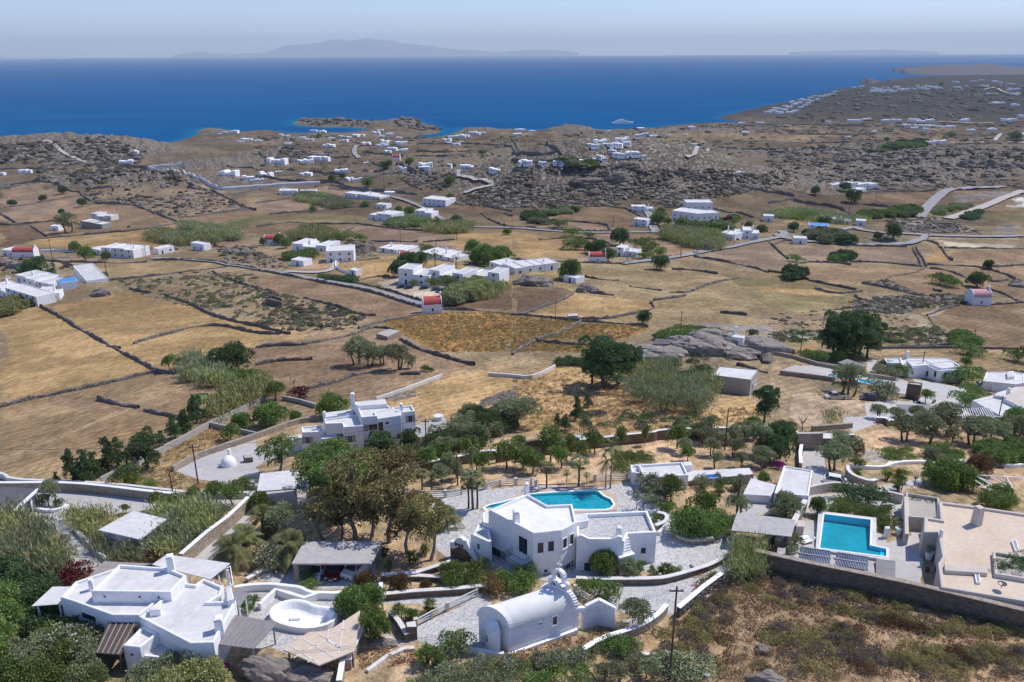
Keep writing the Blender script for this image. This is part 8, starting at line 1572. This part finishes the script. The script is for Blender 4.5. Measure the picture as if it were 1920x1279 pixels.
boulder('craggy brown rock under the grey pergola and tan roof', '2:330,1230', 3.2, 1.7, 1.9, a=-.25); boulder('craggy brown rock below the tan roof corner', '2:560,1240', 2.8, 1.6, 1.2); boulder('brown rock beside the yucca tree', '2:970,1065', 1.5, .9, .9); boulder('brown rock beside the bush left of the chapel', '3:125,1120', 1.2, .9, .9); boulder('small brown rock right of the apse bush', '2:1360,1105', 1.2, .8, .9); boulder('pale rock sticking out of the dry front slope', '4:395,1100', .9, .7, .6); boulder('dark rock at the bottom of the dry slope', '4:420,1270', 1.9, 1.0, .9)
for i, s in enumerate(('10:1790,700 ', '11:120,770', '11:200,780', '9:100,640', '9:30,620', '9:190,650', '9:760,850', '9:1750,540', '9:1850,545', '10:820,500', '11:570,830', '12:1880,790')): boulder(('grey boulder left of the long outcrop house', 'big rounded boulder under the outcrop house, left', 'big rounded boulder under the outcrop house, right', 'dark boulder above the blue roofed village, right', 'dark boulder above the blue roofed village, left', 'boulder above the blue roofed village, at its right end', 'dark boulder at the top of the golden field', 'flat grey outcrop right of the small barn, left part', 'flat grey outcrop right of the small barn, right part', 'boulder heap behind the arched window house', 'dark boulder at the dark ploughed plot', 'pale boulder at the right edge field wall')[i], s, *((7, 4, 4) if i < 3 else (5, 3, 3)), mat='rock')
for i, (s, a_, c_) in enumerate((('16:1500,1010', 30, 16), ('16:1640,1000', 34, 17), ('16:1780,1020', 30, 14), ('16:1880,1010', 26, 12), ('15:780,1110', 32, 14), ('15:560,1130', 34, 10), ('15:620,1210', 16, 9), ('15:880,1010', 24, 9), ('12:1640,-130', 20, 8))): boulder(ordlabel('massive grey rock slab on the far rocky ridge', i, 9), s, a_ * .45, a_ * .25, c_ * .5, 'rock_dark', .3)
rocks('rubble_heap', [('6:960,590 1010,530 1100,515 1180,540 1240,565 1160,580 1020,620', .5)], 420, .25, .7, 'rock', 'heap of loose grey stones behind the two storey house'); rocks('rubble_heap', [('6:1660,660 1700,590 1918,530 1960,560 1918,610 1760,640', .6)], 420, .3, .9, 'rock_dark', 'dark rubble heap in the dry grass'); rocks('rubble_heap', [('5:740,590 850,600 1050,640 1030,662 850,630', .4), ('5:1080,665 1130,660 1400,740 1340,750 1150,700', .4)], 420, .2, .5, 'rock', 'tumbled stones of two broken field walls'); rocks('rubble_heap', [('8:280,480 400,480 510,510 480,560 320,530', .3), ('12:960,290 1200,300 1580,390 1050,385', 1)], 420, .25, .7, 'rock', 'pale rubble and rock spoil')
# low cushion shrubs on the dry slopes near the camera
def cushions(name, label, polys, mats, rmin, rmax, ls=.16, dens=40, hf=.6):
    cols = {m: [] for m in mats}
    for s, m in polys:
        P = [tuple(G(p))[:2] for p in px(s)]; xs, ys = [p[0] for p in P], [p[1] for p in P]; X = NR.uniform(min(xs), max(xs), m * 3); Y = NR.uniform(min(ys), max(ys), m * 3); q = inside(X, Y, P); X, Y = X[q][:m], Y[q][:m]; Z = land_h(X, Y)
        for x, y, z in zip(X, Y, Z): r_ = RND.uniform(rmin, rmax); cols[mats[int(vnoise(np.array([x / 2.5]), np.array([y / 2.5]), 7)[0] * .999 * len(mats))]].append(lobes_leaves([(x, y, z + r_ * .1, r_ * RND.uniform(.8, 1.4), r_, r_ * hf)], dens, ls, ragged=.3))
    for m, L_ in cols.items():
        if L_: o = bpy.data.objects.new(name, quad_mesh(name, np.concatenate(L_), m)); COL.objects.link(o); setp(o, label, 'plants', kind='stuff')
mat_leaf('lf_heath', [(.13, .105, .08), (.23, .185, .14), (.33, .275, .22)]); mat_leaf('lf_moss', [(.18, .155, .06), (.29, .25, .10), (.42, .36, .16)])
cushions('cushion_scrub', 'low cushion shrubs on the dry front slope', [('4:60,700 420,610 760,700 1240,800 1893,900 1893,950 1500,960 1000,960 700,880 400,840 200,860', 190), ('4:780,850 1000,860 1500,990 1893,940 1893,1010 1400,1010 1100,960', 110), ('4:350,990 500,960 950,980 940,1060 420,1060', 60), ('4:450,1040 900,1080 1400,1180 1380,1220 1000,1180 640,1120', 70), ('4:1200,1080 1893,1100 1893,1200 1500,1190', 90), ('4:0,820 200,800 200,1060 0,1060', 60), ('4:0,1060 1893,1200 1893,1279 0,1279', 50), ('3:1240,1000 1587,880 1587,1150 1400,1130', 50)], ['lf_heath', 'lf_moss', 'lf_heath', 'lf_moss', 'lf_rust'], .35, .95, .14, 62, .8)
cushions('grass_tuft', 'dry straw coloured grass tufts', [('4:0,650 760,700 1893,920 1893,1279 0,1279', 1500), ('7:0,440 560,380 880,560 1480,680 1870,650 1870,820 1300,830 500,860 0,830', 1500), ('5:1190,1000 1560,790 1900,870 1290,1110', 260), ('5:750,1220 1240,1100 1480,1220 1700,1240 1400,1279', 220), ('3:460,1130 1060,960 1060,1010 500,1190', 120), ('2:870,1080 1400,1140 850,1200', 60)], ['lf_straw'], .2, .5, .22, 14, .9)
cushions('crop_rows', 'golden dried crop plants in the middle fields', [('10:960,1050 1400,970 1918,990 1918,1279 1380,1279 1080,1100', 900), ('11:0,1010 500,1045 160,1190 0,1279', 500), ('11:190,1180 520,1060 1020,1090 780,1190', 450), ('11:30,1240 170,1200 880,1215 780,1279 0,1279', 250)], ['lf_straw', 'lf_moss'], .3, .6, .4, 6, .9)
cushions('field_scrub', 'scattered low shrubs in the dry grass', [('7:450,700 1400,700 1300,830 600,840', 60), ('10:0,790 820,1010 700,1110 0,1070', 160), ('9:850,740 1918,700 1918,1070 960,800', 260), ('7:1200,130 1918,160 1918,330 1200,330', 90), ('8:0,90 1300,60 1400,180 0,160', 260), ('12:600,900 1640,860 1640,920 700,980', 160)], ['lf_olive', 'lf_dark', 'lf_heath'], .5, 1.4, .4, 12)
# bare beams of the white pergola by the big tree
H = empty('beam_pergola', G(px('4:1760,230')[0]), 'white beam pergola fanning out behind the big dense tree', 'pergola'); z = ORG[H.name].z + 2.6
for s in ('4:1610,95 1730,165', '4:1640,110 1780,165', '4:1700,105 1790,150', '4:1615,125 1700,185', '4:1620,95 1893,110', '4:1795,110 1830,170', '4:1640,190 1800,215', '4:1630,160 1720,180'):
    P = [onz(p, z) for p in px(s)]; mb = MB(); mb.beam(P[0], P[1], .12); mb.build('beam', 'white_trim', H)
for s in ('4:1620,100', '4:1795,110', '4:1640,190', '4:1830,170'): q = onz(px(s)[0], z); mb = MB(); mb.beam((q.x, q.y, z - 3), (q.x, q.y, z), .14); mb.build('post', 'white_trim', H)
